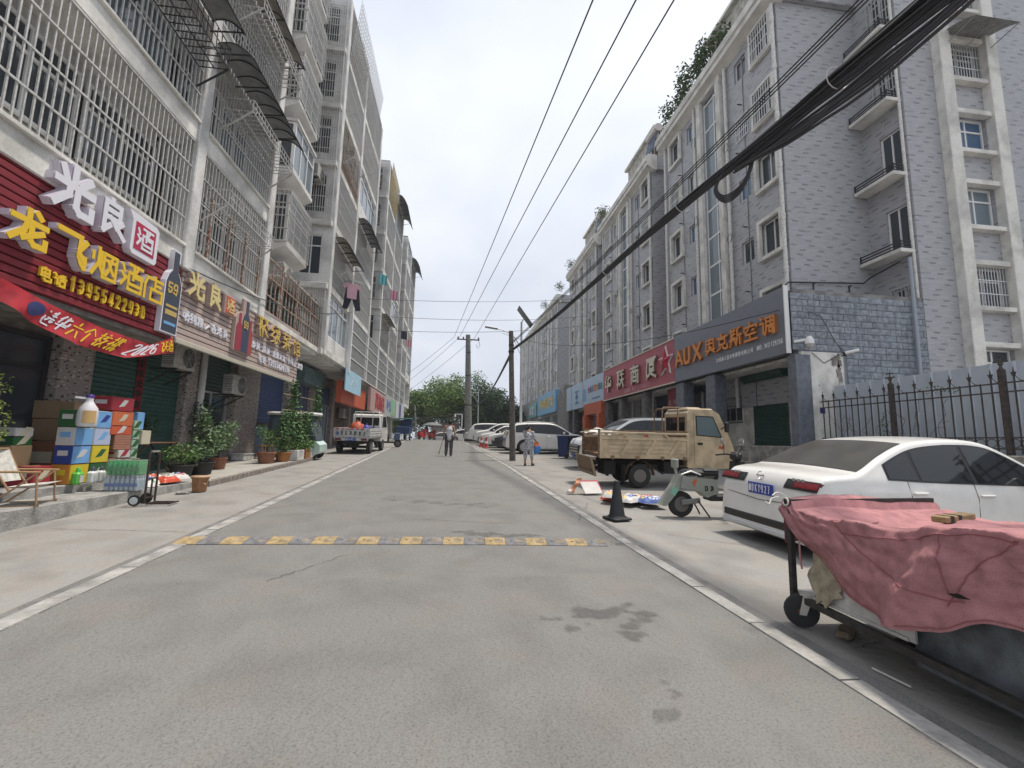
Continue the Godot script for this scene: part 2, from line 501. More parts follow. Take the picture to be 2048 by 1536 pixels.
	build_pavement()
func build_bump() -> void:
	var a := V(-2.87, 0, -5.56); var bb := V(2.14, 0, -5.39)
	a.y = gy(a.z); bb.y = gy(bb.z)
	var t := thing("speed_bump", "yellow and black rubber speed bump lying across the road", "speed bump")
	var my := M("bump_yellow", lin(0.42, 0.31, 0.16), 0.85, 0, "stain", 1.3)
	var mk := M("bump_black", lin(0.2, 0.2, 0.21), 0.85, 0, "stain", 1.3)
	var dir := (bb - a).normalized()
	var back := V(0, 0, -1) - dir * V(0, 0, -1).dot(dir)
	back = (back.normalized() + V(0, SL, 0)).normalized()
	var up := back.cross(dir) * -1.0
	if up.y < 0: up = -up
	var prof := PackedVector2Array([Vector2(0, -0.02), Vector2(0.0, 0.008), Vector2(0.06, 0.022), Vector2(0.13, 0.034), Vector2(0.19, 0.036), Vector2(0.25, 0.03), Vector2(0.33, 0.008), Vector2(0.35, -0.02)])
	var L := (bb - a).length() / 20.0
	for i in 20:
		var arch := 0.05 * (0.25 - pow((i + 0.5) / 20.0 - 0.5, 2.0))
		var o := a + dir * (L * i + 0.002) + V(0, arch, 0)
		var b := MB.new().prism(prof, o, back, up, -(L - 0.004))
		b.v = b.v
		for k in 6:          # tread ribs
			var q := o + dir * (L * (0.52 + 0.07 * k))
			b.bar(q + back * 0.05 + up * 0.022, q + back * 0.16 + up * 0.037, 0.006, 0.003)
		var m := obj("rubber_block", b, my if i % 2 == 0 else mk, t)
		obj("bolt", MB.new().lathe(o + dir * L * 0.3 + back * 0.1 + up * 0.027, [[0.012, 0], [0.012, 0.004], [0.004, 0.006]], 8), M("bolt_dark", lin(0.04, 0.04, 0.04), 0.6), m)
func build_pavement() -> void:
	var cm := M("step_concrete", lin(0.36, 0.355, 0.34), 0.92, 0, "stain", 0.45, "bumps", 0.3)
	var b := MB.new()
	b.bevel(V(-5.72, 0.08, -3.6), V(0.68, 0.72, 13.2), 0.012)
	struct("step_lower", b, cm)
	b = MB.new(); b.bevel(V(-6.85, 0.18, -3.6), V(1.58, 0.78, 13.2), 0.012)
	struct("step_upper", b, cm)
	# raised pavement further up, following the slope
	b = MB.new()
	var z0 := -10.2; var z1 := -17.3
	var h := 0.10
	var lift := func(zz: float, d := 0.0) -> float: return gy(zz) + h + d
	var A := V(-5.22, lift.call(z0), z0); var B := V(-7.64, lift.call(z0), z0); var C := V(-7.64, lift.call(z1), z1); var D := V(-5.30, lift.call(z1), z1)
	var dn := V(0, -0.3, 0)
	b.quad(B, A, D, C); b.quad(A + dn, D + dn, D, A); b.quad(D + dn, C + dn, C, D); b.quad(B + dn, A + dn, A, B)
	var pv := struct("pavement", b, M("pavement_concrete", lin(0.42, 0.41, 0.385), 0.9, 0, "apron", 0.3, "bumps", 0.3))
	var bm := M("edge_brick", lin(0.27, 0.235, 0.21), 0.95, 0, "stain", 1.1)
	var k := 0
	var zz := z0 - 0.02
	while zz > z1 + 0.2:
		var x := lerpf(-5.22, -5.30, (zz - z0) / (z1 - z0)) + 0.05
		obj("edge_brick", MB.new().bevel(V(x, lift.call(zz - 0.12, -0.075), zz - 0.12), V(0.11, 0.16, 0.235), 0.008), bm, pv)
		zz -= 0.245
# ------------------------------------------------------------------ lettering: strokes on a 0..9 grid, points as digit pairs
const GLYPH := {
	"光": "4945 1826 8866 0595 353300 5551609092", "良": "4948 2878 7874 2676 2474 2820 2042 4490 8462",
	"酒": "0816 0514 0124 3999 3630 3090 9096 3696 5954 795585 3292", "龙": "0696 49463300 5651609092 8431 6978",
	"飞": "097973819093 9875 7492", "烟": "0705 3834 292400 2441 4840 4090 9890 4898 5686 776351 6582",
	"店": "5958 1898 180500 5754 5686 3430 3090 9490 3494", "电": "494150809092 1878 7873 1373 1813 1575",
	"话": "0817 05252132 8847 3696 6864 4440 4080 8480 4484", "聚": "0949 1915 3914 1737 1636 0545 598955 6895 4540 2413 1320 6472 5491 3441",
	"缘": "290626 360333 0031 5979 7976 4787 4696 6653 654241 636150 6492 8573", "菜": "0898 2926 7976 8715 1625 4635 8564 0393 4540 4310 5390",
	"馆": "2805 173736 252031 6968 4746 4797 9796 5550 5585 8583 5383 5292 5090 9092", "华": "2906 1714 59549496 8847 0393 4540",
	"联": "0949 1912 3910 1737 1535 0242 5968 9979 5797 5494 7774 7441 7490", "商": "4948 0898 3736 6766 1610 1696 9690 9080 4534 6574 3331 3171 7371 3373",
	"厦": "0999 190500 2888 3733 7773 3777 3676 3474 4321 4363 6311 4290", "奥": "5948 1813 1888 8883 2676 4743 4434 5463 0292 5310 5390",
	"克": "0797 4946 2623 2676 7673 2373 333100 5351709092", "斯": "1913 4913 0848 1646 1444 0353 1200 4250 8968 686350 6595 8580",
	"空": "4948 0605 0797 9796 3614 6575 1383 4340 0090", "调": "0918 06262131 484230 4898 9890 9080 5686 7875 5484 6361 6181 8381 6383",
	"喝": "0703 0333 3733 0737 5955 5989 8985 5787 5585 4632 4696 9690 9080 6543 4240 4181", "纯": "290626 360333 0031 4897 5753 5393 9793 7971809092",
	"粮": "2920 0646 2601 2643 0817 4837 6968 5888 8884 5686 5484 5850 5062 6490", "选": "5847 4686 6965 3494 5432 74728293 0817 041412 123090",
	"炒": "0705 3835 292400 2441 6964 5645 8796 945140", "烧": "0705 3835 292400 2441 4787 6975 4494 544130 74719192",
	"卤": "5957 5888 1610 1090 9690 1696 3571 7531", "家": "4948 0706 0797 9796 2575 5523 455141 4311 7463 6490", "宴": "4948 0706 0797 9796 3633 3666 6663 3565 3363 0292 432180 7310",
	"手": "7928 1686 0494 585040", "擀": "1911 0636 0333 4989 6968 5888 5686 5585 4494 7470 4292", "面": "0999 4957 1610 1696 9690 1090 3630 7670 3474 3272",
	"水": "494130 063610 8755 5590", "饺": "2805 173736 252031 6968 4797 5645 7685 8440 5490", "安": "4948 0706 0797 9796 0393 462170 7310", "徽": "2816 2613 1410 4946 3848 3555 4540 3353 8968 6696 8550 6390",
	"之": "4948 1787 873112 1290", "星": "2925 2979 7975 2777 2575 2413 1383 0090 5550 2272", "新": "2928 0747 1716 3736 0545 2540 0343 2301 8968 686350 6595 8580",
	"销": "2906 1737 0535 252031 0333 6966 4857 8877 4640 4686 8680 4484 4282", "售": "2807 1814 1888 1686 1484 5984 2320 2070 7370 2373", "有": "0797 4903 3530 3585 8580 3383 3181",
	"限": "0900 092816 1624 2413 4888 8884 4686 4484 4840 4052 6490", "公": "3806 6895 4510 1070 6380", "司": "1989 8980 8070 1666 2421 2161 6461 2464",
	"皖": "2917 0700 0737 3730 0030 0434 6968 4746 4797 9796 5585 4494 5430 74718192", "六": "4947 0696 3410 6490", "个": "4905 4995 4640", "核": "0737 2920 2503 2543 6968 4797 6745 5585 8540 6390",
	"桃": "0737 2920 2503 2543 5950 7971809092 4656 8897 4354 8594", "天": "1989 0595 4944 4400 4490", "快": "2920 0614 3847 5989 8986 4696 6940 6490", "捷": "1911 0636 0333 4989 6960 5787 4696 5565 4330 4290",
	"吉": "0797 4945 1585 2320 2070 7370 2373", "祥": "2928 0636 3603 2420 4857 8877 4787 5585 4393 7870", "至": "0999 4925 2575 5576 1484 4440 0090",
	"0": "191001091949", "1": "1638393030", "2": "0818494846000050", "3": "08194946350515350343301000", "4": "3030390333", "5": "4909055545301000", "6": "4907021030414504", "7": "0949401010", "8": "1908060545 060402 1040505 4", "9": "45151709394845402010",
	"A": "0039 3970 1353", "U": "090210505159", "X": "0960 0069", "D": "0009 094952514000", "N": "0009 0960 6069", "O": "191002071949575240 1040", "E": "0009 0949 0444 0040", "R": "0009 094957544404 2450", ".": "1011", ":": "1213 1617", "-": "1545", "✓": "042095", "K": "0009 6904 2560", "Y": "0935 6935 3530", "M": "0009 0934 3469 6960"}
const DIG := {"0": "1939 3958 5851 5130 3010 1001 0108 0819", "1": "1739 3930", "2": "0719 1949 4957 5756 5600 0050", "3": "0818 1948 4857 5645 4525 4554 5341 4110 1002", "4": "4049 4902 0262", "5": "5909 0905 0545 4553 5341 4110 1002", "6": "5819 1906 0601 0110 1040 4051 5154 5445 4504", "7": "0959 5920", "8": "1939 3957 5746 4616 1607 0719 1604 0401 0110 1040 4051 5154 5446", "9": "0111 1140 4053 5358 5849 4919 1907 0705 0514 1454",
	"O": "1949 4967 6762 6240 4010 1002 0207 0719", "D": "0009 0939 3957 5752 5230 3000", "U": "0902 0210 1040 4052 5259"}
func stroke_list(ch: String) -> Array:
	var s: String = DIG.get(ch, GLYPH.get(ch, ""))
	var out := []
	for w in s.split(" ", false):
		var p := []
		for i in range(0, w.length() - 1, 2): p.append(Vector2(int(w[i]), int(w[i + 1])))
		if p.size() > 1: out.append(p)
	return out
func glyph(b: MB, ch: String, o: Vector3, ux: Vector3, uy: Vector3, w: float, h: float, t: float, depth: float, off := 0.0) -> void:
	var nrm := ux.cross(uy)
	var k := 0
	for p in stroke_list(ch):
		for i in p.size() - 1:
			var a: Vector3 = o + ux * (p[i].x / 9.0 * w) + uy * (p[i].y / 9.0 * h); var e: Vector3 = o + ux * (p[i + 1].x / 9.0 * w) + uy * (p[i + 1].y / 9.0 * h)
			if a.distance_to(e) < 1e-4: continue
			var d := (e - a).normalized() * t * 0.46
			var dd := depth + 0.0007 * k
			b.bar(a - d + nrm * (off + dd * 0.5), e + d + nrm * (off + dd * 0.5), dd, t, (e - a).normalized().cross(nrm))
			k += 1
func text(parent: Node3D, s: String, o: Vector3, ux: Vector3, w: float, h: float, pitch: float, t: float, depth: float, face: Material, side: Material = null) -> void:
	var x := 0.0
	for i in s.length():
		if s[i] != " ":
			var b := MB.new()
			var cw := w * (0.62 if s[i] in "0123456789-:." else 1.0)
			glyph(b, s[i], o + ux * x, ux, Vector3.UP, cw, h, t, depth if side == null else depth - 0.008)
			if side != null:
				var n := obj("character", b, side, parent)
				var f := MB.new()
				glyph(f, s[i], o + ux * x, ux, Vector3.UP, cw, h, t * 0.94, 0.008, depth - 0.008 + 0.014)
				obj("face", f, face, n)
			else: obj("character", b, face, parent)
		x += pitch * (0.62 if s[i] in "0123456789-:." else 1.0)
func star(b: MB, o: Vector3, ux: Vector3, r: float, depth: float) -> void:      # five-pointed star raised to a peak
	var n := ux.cross(Vector3.UP)
	var p := []
	for i in 10:
		var q := r if i % 2 == 0 else r * 0.42
		var a := PI / 2 + TAU * i / 10.0
		p.append(o + ux * cos(a) * q + Vector3.UP * sin(a) * q)
	for i in 10:
		b.tri(o + n * depth, p[i], p[(i + 1) % 10]); b.quad(p[(i + 1) % 10], p[i], p[i] - n * 0.06, p[(i + 1) % 10] - n * 0.06)

# ------------------------------------------------------------------ walls with real openings
# holes: [u0, v0, u1, v1] on a face at o spanned by ux, uy; reveals run 'depth' inwards
func holed(b: MB, o: Vector3, ux: Vector3, uy: Vector3, w: float, h: float, holes: Array, depth: float) -> void:
	var us := [0.0, w]; var vs := [0.0, h]
	for q in holes:
		for k in 2:
			if q[k * 2] > 0 and q[k * 2] < w: us.append(q[k * 2])
			if q[k * 2 + 1] > 0 and q[k * 2 + 1] < h: vs.append(q[k * 2 + 1])
	us.sort(); vs.sort()
	var P := func(u: float, v: float, d := 0.0) -> Vector3: return o + ux * u + uy * v - ux.cross(uy) * d
	for j in vs.size() - 1:
		if vs[j + 1] - vs[j] < 1e-4: continue
		var start := -1.0
		for i in us.size() - 1:
			var cu: float = (us[i] + us[i + 1]) * 0.5; var cv: float = (vs[j] + vs[j + 1]) * 0.5
			var open := false
			for q in holes:
				if cu > q[0] and cu < q[2] and cv > q[1] and cv < q[3]: open = true
			if not open and start < 0: start = us[i]
			if start >= 0 and (open or i == us.size() - 2):
				var stop: float = us[i] if open else us[i + 1]
				if stop - start > 1e-4: b.quad(P.call(start, vs[j]), P.call(stop, vs[j]), P.call(stop, vs[j + 1]), P.call(start, vs[j + 1]))
				start = -1.0
	for q in holes:
		b.quad(P.call(q[0], q[1]), P.call(q[0], q[3]), P.call(q[0], q[3], depth), P.call(q[0], q[1], depth))
		b.quad(P.call(q[2], q[3]), P.call(q[2], q[1]), P.call(q[2], q[1], depth), P.call(q[2], q[3], depth))
		b.quad(P.call(q[2], q[1]), P.call(q[0], q[1]), P.call(q[0], q[1], depth), P.call(q[2], q[1], depth))
		b.quad(P.call(q[0], q[3]), P.call(q[2], q[3]), P.call(q[2], q[3], depth), P.call(q[0], q[3], depth))
# a sliding window: frame bars and panes set in a rectangle
func window(parent: Node3D, o: Vector3, ux: Vector3, w: float, h: float, fm: Material, gm: Material, cols := 2, transom := 0.0, bw := 0.05, curtain: Material = null) -> Node3D:
	var n := ux.cross(Vector3.UP)
	var wn := node("window", parent)
	var f := MB.new()
	var P := func(u: float, v: float) -> Vector3: return o + ux * u + Vector3.UP * v
	var B := Basis(ux, Vector3.UP, n)
	f.box(P.call(w / 2, bw / 2), V(w, bw, 0.06), B); f.box(P.call(w / 2, h - bw / 2), V(w, bw, 0.06), B)
	f.box(P.call(bw / 2, h / 2), V(bw, h - 2 * bw, 0.06), B); f.box(P.call(w - bw / 2, h / 2), V(bw, h - 2 * bw, 0.06), B)
	var top := h - bw - transom
	if transom > 0: f.box(P.call(w / 2, top), V(w - 2 * bw, bw, 0.055), B)
	for i in range(1, cols): f.box(P.call(w * i / cols, (h - 2 * bw) / 2 + bw), V(bw * 0.9, h - 2 * bw, 0.05), B)
	obj("frame", f, fm, wn)
	for i in cols:
		var g := MB.new()
		var x0 := bw + (w - 2 * bw) * i / cols; var x1 := bw + (w - 2 * bw) * (i + 1) / cols
		g.box(P.call((x0 + x1) / 2, h / 2) - n * (0.008 + 0.006 * i), V(x1 - x0, h - 2 * bw, 0.006), B)
		obj("pane", g, gm, wn)
	if curtain != null:
		var cu := MB.new()
		cu.grid(func(u: float, v: float) -> Vector3: return P.call(bw + (w * 0.45) * u, bw + (h - 2 * bw) * v) - n * (0.10 + 0.025 * sin(u * 31.0)), 26, 1)
		obj("curtain", cu, curtain, wn)
	return wn
# security grille of thin bars
func grille(parent: Node3D, o: Vector3, ux: Vector3, w: float, h: float, m: Material, step := 0.12, rails := 3, r := 0.011, single := false, depth := 0.0) -> Node3D:
	var n := ux.cross(Vector3.UP)
	var B := Basis(ux, Vector3.UP, n)
	var k := int(w / step)
	var b := MB.new()
	var holder: Node3D = null
	if single: holder = node("security_grille", parent)
	for i in k + 1:
		var p := o + ux * (w * i / k) + Vector3.UP * h / 2
		if single: obj("bar", MB.new().box(p, V(r * 2, h, r * 2), B), m, holder)
		else: b.box(p, V(r * 2, h, r * 2), B)
	for j in rails + 1:
		var p2 := o + ux * w / 2 + Vector3.UP * (h * j / rails) + n * r * 1.4
		if single: obj("rail", MB.new().box(p2, V(w, r * 2.6, r * 1.6), B), m, holder)
		else: b.box(p2, V(w, r * 2.6, r * 1.6), B)
	if depth > 0:                                  # side cages back to the wall
		for s in [0.0, 1.0]:
			var kk := maxi(2, int(depth / 0.16))
			for i in kk: b.box(o + ux * (w * s) - n * depth * (i + 0.5) / kk + Vector3.UP * h / 2, V(r * 2, h, r * 2), B)
			for j in rails + 1: b.box(o + ux * (w * s) - n * depth * 0.5 + Vector3.UP * (h * j / rails), V(r * 1.6, r * 2.4, depth), B)
	if single:
		if b.v.size() > 0: obj("cage_side", b, m, holder)
		return holder
	return obj("security_grille", b, m, parent)
func shutter(parent: Node3D, o: Vector3, ux: Vector3, w: float, h: float, m: Material, step := 0.1) -> Node3D:     # corrugated roller door
	var n := ux.cross(Vector3.UP)
	var k := int(h / step)
	var b := MB.new()
	for j in k:
		var y0 := h * j / k; var y1 := h * (j + 1) / k; var ym := lerpf(y0, y1, 0.75)
		var P := func(u: float, v: float, d: float) -> Vector3: return o + ux * u + Vector3.UP * v + n * d
		b.quad(P.call(0, y0, 0.004), P.call(w, y0, 0.004), P.call(w, ym, 0.022), P.call(0, ym, 0.022))
		b.quad(P.call(0, ym, 0.022), P.call(w, ym, 0.022), P.call(w, y1, 0.004), P.call(0, y1, 0.004))
	b.box(o + ux * w / 2 + V(0, 0.03, 0) + n * 0.02, V(w, 0.06, 0.05), Basis(ux, Vector3.UP, n))
	return obj("roller_door", b, m, parent)
# ------------------------------------------------------------------ right side: apartment blocks over a row of shops
const RX := 11.5
func right_mats() -> void:
	M("tile", lin(0.42, 0.42, 0.425), 0.5, 0, "tile", 1.0 / 2.88)
	M("cream_trim", lin(0.74, 0.72, 0.67), 0.8, 0, "stain2", 0.3)
	M("white_frame", lin(0.74, 0.74, 0.73), 0.45)
	M("pvc_pipe", lin(0.74, 0.73, 0.7), 0.55, 0, "grain", 1.2)
	glass("dark_glass", lin(0.05, 0.06, 0.07), 1.0, 0.05)
	glass("blue_glass", lin(0.07, 0.13, 0.22), 1.0, 0.05)
	glass("sky_glass", lin(0.16, 0.2, 0.23), 1.0, 0.06)
	M("steel_bar", lin(0.62, 0.62, 0.61), 0.4, 0.5)
	M("dark_iron", lin(0.045, 0.042, 0.045), 0.7, 0.2, "grain", 2.0)
	M("roof_slab", lin(0.28, 0.275, 0.27), 0.95, 0, "stain", 0.3)
	M("curtain", lin(0.55, 0.57, 0.58), 0.9)
	M("cable_black", lin(0.035, 0.035, 0.04), 0.55)
func right_block(called: String, label: String, variant: int) -> Node3D:      # local z: 0 at the near corner, falling to -9
	var t := thing(called, label, "building", Vector3.ZERO, 0.0, "grey tiled apartment blocks")
	var ux := V(0, 0, 1)
	var tile: Material = mats["tile"]; var trim: Material = mats["cream_trim"]; var wf: Material = mats["white_frame"]
	var L := 9.0
	var H := 18.45; var y0 := 3.0
	var holes := []
	var U := func(z: float) -> float: return z + L            # local z to u
	var rows := [5.9, 8.65, 11.4, 14.15, 16.9]
	for y in rows:
		for z in [-1.35, -8.35]: holes.append([U.call(z), y - y0, U.call(z) + 1.05, y + 1.35 - y0])
		for z in [-2.6, -6.65]: holes.append([U.call(z), y + 0.2 - y0, U.call(z) + 0.75, y + 1.15 - y0])
	holes.append([U.call(-5.15), 6.9 - y0, U.call(-3.85), 18.2 - y0])
	var b := MB.new()
	holed(b, V(RX, y0, -L), ux, Vector3.UP, L, H - y0, holes, 0.16)
	obj("front_wall", b, tile, t)
	var body := MB.new()
	body.quad(V(RX, y0, 0), V(RX + 10.5, y0, 0), V(RX + 10.5, H, 0), V(RX, H, 0))
	body.quad(V(RX + 10.5, y0, -L), V(RX, y0, -L), V(RX, H, -L), V(RX + 10.5, H, -L))
	body.quad(V(RX + 10.5, y0, 0), V(RX + 10.5, y0, -L), V(RX + 10.5, H, -L), V(RX + 10.5, H, 0))
	obj("end_wall", body, tile, t)
	b = MB.new(); b.box(V(RX + 0.9, (H + y0) / 2, -L / 2), V(0.05, H - y0 - 0.1, L - 0.1))
	obj("inner_wall", b, M("inner_dark", lin(0.5, 0.49, 0.47), 0.9), t)
	b = MB.new(); b.box(V(RX + 5.3, H + 0.12, -L / 2), V(10.4, 0.22, L - 0.1))
	var roof := obj("roof", b, mats["roof_slab"], t)
	# cornice along the front and its return
	var prof := PackedVector2Array([Vector2(0.02, -0.06), Vector2(-0.22, 0.1), Vector2(-0.42, 0.18), Vector2(-0.42, 0.42), Vector2(-0.5, 0.46), Vector2(-0.5, 0.78), Vector2(-0.36, 0.82), Vector2(-0.36, 0.92), Vector2(0.25, 0.92), Vector2(0.25, -0.06)])
	obj("cornice", MB.new().prism(prof, V(RX, H, 0.3), V(1, 0, 0), Vector3.UP, -(L + 0.6)), trim, t)
	var prof2 := PackedVector2Array([Vector2(0, 0), Vector2(0.3, 0.12), Vector2(0.3, 0.9), Vector2(0, 0.9)])
	for s in [[0.01, 1.0], [-L - 0.01, -1.0]]:
		b = MB.new(); b.box(V(RX + 5.4, H + 0.45, s[0] + s[1] * 0.1), V(10.2, 0.86, 0.22)); obj("parapet", b, tile, t)
	# windows
	var dark: Material = mats["dark_glass"]; var sky_g: Material = mats["sky_glass"]
	var i := 0
	for y in rows:
		for z in [-1.35, -8.35]:
			var barred: bool = (i * 7 + variant * 3) % 5 == 2 or (variant == 0 and y == 14.15)
			var w := window(t, V(RX + 0.13, y, z), ux, 1.05, 1.35, wf, dark, 2, 0.0, 0.05, mats["curtain"] if (i + variant) % 3 == 0 else null)
			var f := MB.new()
			for q in [[0.525, -0.07, 1.33, 0.14], [0.525, 1.42, 1.33, 0.14]]: f.box(V(RX - 0.055, y + q[1], z + q[0]), V(0.17, q[3], q[2]))
			for q in [[-0.07], [1.12]]: f.box(V(RX - 0.055, y + 0.675, z + q[0]), V(0.17, 1.35, 0.14))
			obj("surround", f, trim, w)
			if barred: grille(t, V(RX - 0.15, y - 0.02, z), ux, 1.05, 1.39, mats["steel_bar"], 0.13, 3, 0.012)
			i += 1
		for z in [-2.6, -6.65]:
			window(t, V(RX + 0.12, y + 0.2, z), ux, 0.75, 0.95, wf, mats["blue_glass"] if (i + variant) % 3 else dark, 2, 0.0, 0.045)
			if (i * 5 + variant) % 4 == 1 or (variant == 0 and y == 14.15 and z == -2.6): grille(t, V(RX - 0.03, y + 0.18, z), ux, 0.75, 1.0, wf, 0.12, 3, 0.011)
			i += 1
	# tall stair window in a pale surround
	var st := node("stair_window", t)
	b = MB.new()
	for z in [-5.32, -3.68]: b.box(V(RX - 0.06, 12.45, z), V(0.18, 12.2, 0.33))
	b.box(V(RX - 0.06, 18.44, -4.5), V(0.18, 0.24, 1.31)); obj("surround", b, trim, st)
	b = MB.new()
	for z in [-5.1, -3.9]: b.box(V(RX + 0.1, 12.55, z), V(0.06, 11.3, 0.08))
	for k in 9: b.box(V(RX + 0.098, 7.0 + k * 1.38, -4.5), V(0.055, 0.09, 1.12))
	b.box(V(RX + 0.1, 12.55, -4.32), V(0.04, 11.3, 0.06)); obj("frame", b, wf, st)
	for k in 8:
		for s in 2:
			if (k + variant) % 4 == 2 and s == 1: continue
			b = MB.new(); b.box(V(RX + 0.085 + 0.002 * k, 7.69 + k * 1.38, -4.71 + s * 0.6), V(0.006, 1.29, 0.74 - s * 0.36)); obj("pane", b, sky_g, st)
	# rain and waste pipes
	for z in [-0.1, -3.15, -5.75, -8.9]:
		b = MB.new()
		b.cyl(V(RX - 0.11, y0, z), V(RX - 0.11, 18.4, z), 0.07, 0.07, 8, false)
		for k in 7: b.cyl(V(RX - 0.11, 5.5 + k * 2.0 + fmod(absf(z), 1.0), z), V(RX - 0.11, 5.72 + k * 2.0 + fmod(absf(z), 1.0), z), 0.085, 0.085, 8, false)
		obj("pipe", b, mats["pvc_pipe"], t)
	# cables stapled to the wall and little bracket hooks
	b = MB.new()
	for z in [-2.1, -7.2]:
		b.cyl(V(RX - 0.02, y0, z), V(RX - 0.02, 18.0, z + 0.05), 0.012, 0.012, 4, false)
		for k in 5: b.bar(V(RX - 0.0, 7.6 + k * 2.75, z - 0.1), V(RX - 0.2, 7.6 + k * 2.75, z - 0.1), 0.03, 0.04)
	for k in 4:
		var lp := []
		for j in 13: lp.append(V(RX - 0.16, 10.3 + k * 2.1 + 0.28 * sin(TAU * j / 12.0) * (1 if k % 2 else 0.7), -3.15 - (k % 2) * 2.6 + 0.16 * cos(TAU * j / 12.0)))
		b.tube(lp, 0.014, 4)
	obj("cable", b, mats["cable_black"], t)
	return t
func build_right() -> void:
	right_mats()
	var proto := right_block("apartment_block", "nearest grey tiled apartment block with balcony ledges on its end wall", 0)
	var second := right_block("apartment_block", "grey tiled apartment block above the red shop sign, second from the camera", 1)
	second.position.z = -24.5
	copy(proto, "grey tiled apartment block above the pale blue shop sign, third from the camera", V(0, 0, -35.2))
	copy(second, "grey tiled apartment block beyond the alley, fourth from the camera", V(0.3, 0, -51.2))
	copy(proto, "grey tiled apartment block behind the solar street lamp, fifth from the camera", V(0.2, 0, -60.4))
	copy(second, "farthest grey tiled apartment block beside the distant trees", V(0.1, 0, -69.6))
	proto.position.z = -13.6
	end_wing(proto)
	shop_row()
	right_signs()
	roof_things()
func end_wing(t: Node3D) -> void:                # the block's end nearest the camera; coordinates relative to z = -13.6
	var tile: Material = mats["tile"]; var trim: Material = mats["cream_trim"]; var wf: Material = mats["white_frame"]
	var X := 14.75; var zn := 1.6; var H := 20.2
	var b := MB.new()
	# wall facing the street, with its column of windows
	var holes := []
	var wy := [5.2, 8.05, 10.85, 13.6, 16.35]
	for y in wy: holes.append([0.65, y - 2.0, 1.4, y + 1.65 - 2.0])
	holed(b, V(X, 2.0, 0.0), V(0, 0, 1), Vector3.UP, zn, H - 2.0, holes, 0.14)
	obj("notch_wall", b, tile, t)
	b = MB.new()
	holes = []
	var py := [4.9, 6.1, 8.85, 11.62, 14.25, 17.0]
	for k in 5: holes.append([16.5 - X, [3.3, 6.12, 8.9, 11.65, 14.35][k], 17.95 - X, [4.75, 7.5, 10.35, 12.95, 15.75][k]])
	holes.append([16.5 - X, 17.1, 17.95 - X, 18.6])
	holed(b, V(X, 0.0, zn), V(1, 0, 0), Vector3.UP, 14.0, H, holes, 0.2)
	obj("wing_wall", b, tile, t)
	b = MB.new(); b.box(V(22.0, 11, zn - 0.9), V(13.8, 18, 0.1)); obj("inner_wall", b, mats["inner_dark"], t)
	b = MB.new(); b.box(V(17.0, 11, zn - 1.6), V(0.1, 17.8, 1.2)); obj("inner_wall", b, mats["inner_dark"], t)
	b = MB.new(); b.box(V(21.7, H + 0.1, 0.7), V(14.2, 0.2, 2.2)); obj("wing_roof", b, mats["roof_slab"], t)
	# ledges with pipe rails
	for y in [5.2, 7.95, 10.68, 13.42, 16.2]:
		if y < 6: continue
		var lg := node("ledge", t)
		b = MB.new(); b.bevel(V(X - 0.28, y, 0.78), V(0.56, 0.13, 1.5), 0.012); obj("slab", b, trim, lg)
		b = MB.new()
		for k in 3: b.bar(V(X - 0.5, y + 0.12 + k * 0.1, 0.04), V(X - 0.5, y + 0.12 + k * 0.1, 1.48), 0.03, 0.035)
		for k in 3: b.bar(V(X - 0.5, y + 0.12 + k * 0.1, 1.48), V(X, y + 0.12 + k * 0.1, 1.48), 0.03, 0.035)
		for q in [[X - 0.5, 1.48], [X - 0.5, 0.04], [X - 0.02, 1.46]]: b.bar(V(q[0], y + 0.05, q[1]), V(q[0], y + 0.36, q[1]), 0.035, 0.035)
		obj("railing", b, mats["dark_iron"], lg)
	var i := 0
	for y in wy:
		window(t, V(X + 0.1, y, 0.65), V(0, 0, 1), 0.75, 1.65, wf, mats["dark_glass"], 2, 0.0, 0.05, mats["curtain"] if i % 2 else null)
		if i in [0, 1, 3, 4] and i != 2 and (i != 1): grille(t, V(X - 0.03, y - 0.02, 0.6), V(0, 0, 1), 0.85, 1.7, mats["steel_bar"], 0.11, 4, 0.012)
		i += 1
	b = MB.new(); b.cyl(V(X - 0.07, 4.5, 1.5), V(X - 0.07, H, 1.5), 0.05, 0.05, 8, false); obj("pipe", b, mats["pvc_pipe"], t)
	# pale pilasters and the windows between them
	for x in [16.05, 17.95]:
		b = MB.new(); b.bevel(V(x + 0.225, 11.1, zn + 0.14), V(0.45, 18.3, 0.3), 0.015); obj("pilaster", b, trim, t)
	for k in 6:
		var yb: float = [3.3, 6.12, 8.9, 11.65, 14.35, 17.1][k]; var yt: float = [4.75, 7.5, 10.35, 12.95, 15.75, 18.6][k]
		var w := window(t, V(16.52, yb, zn - 0.14), V(1, 0, 0), 1.41, yt - yb, wf, [mats["dark_glass"], mats["dark_glass"], mats["sky_glass"], mats["blue_glass"], mats["dark_glass"], mats["dark_glass"]][k], 2, 0.38, 0.055, mats["curtain"] if k in [1, 2, 4] else null)
		b = MB.new(); b.bevel(V(17.225, yb - 0.08, zn + 0.1), V(1.44, 0.15, 0.26), 0.01); obj("sill", b, trim, w)
		b = MB.new(); b.bevel(V(17.225, yt + 0.1, zn + 0.09), V(1.44, 0.17, 0.24), 0.01); obj("lintel", b, trim, w)
		if k in [1, 4, 5]: grille(t, V(16.54, yb, zn + 0.06), V(1, 0, 0), 1.37, yt - yb, mats["steel_bar"], 0.11, 3, 0.011)
	# curved awning over one window
	b = MB.new()
	b.grid(func(u: float, v: float) -> Vector3: return V(16.4 + 1.75 * u, 16.05 - 0.1 * v - 0.28 * v * v, zn + 0.1 + 1.05 * v), 8, 6)
	for u in [16.42, 17.2, 18.12]: b.bar(V(u, 15.5, zn + 0.1), V(u, 15.7, zn + 1.1), 0.02, 0.02)
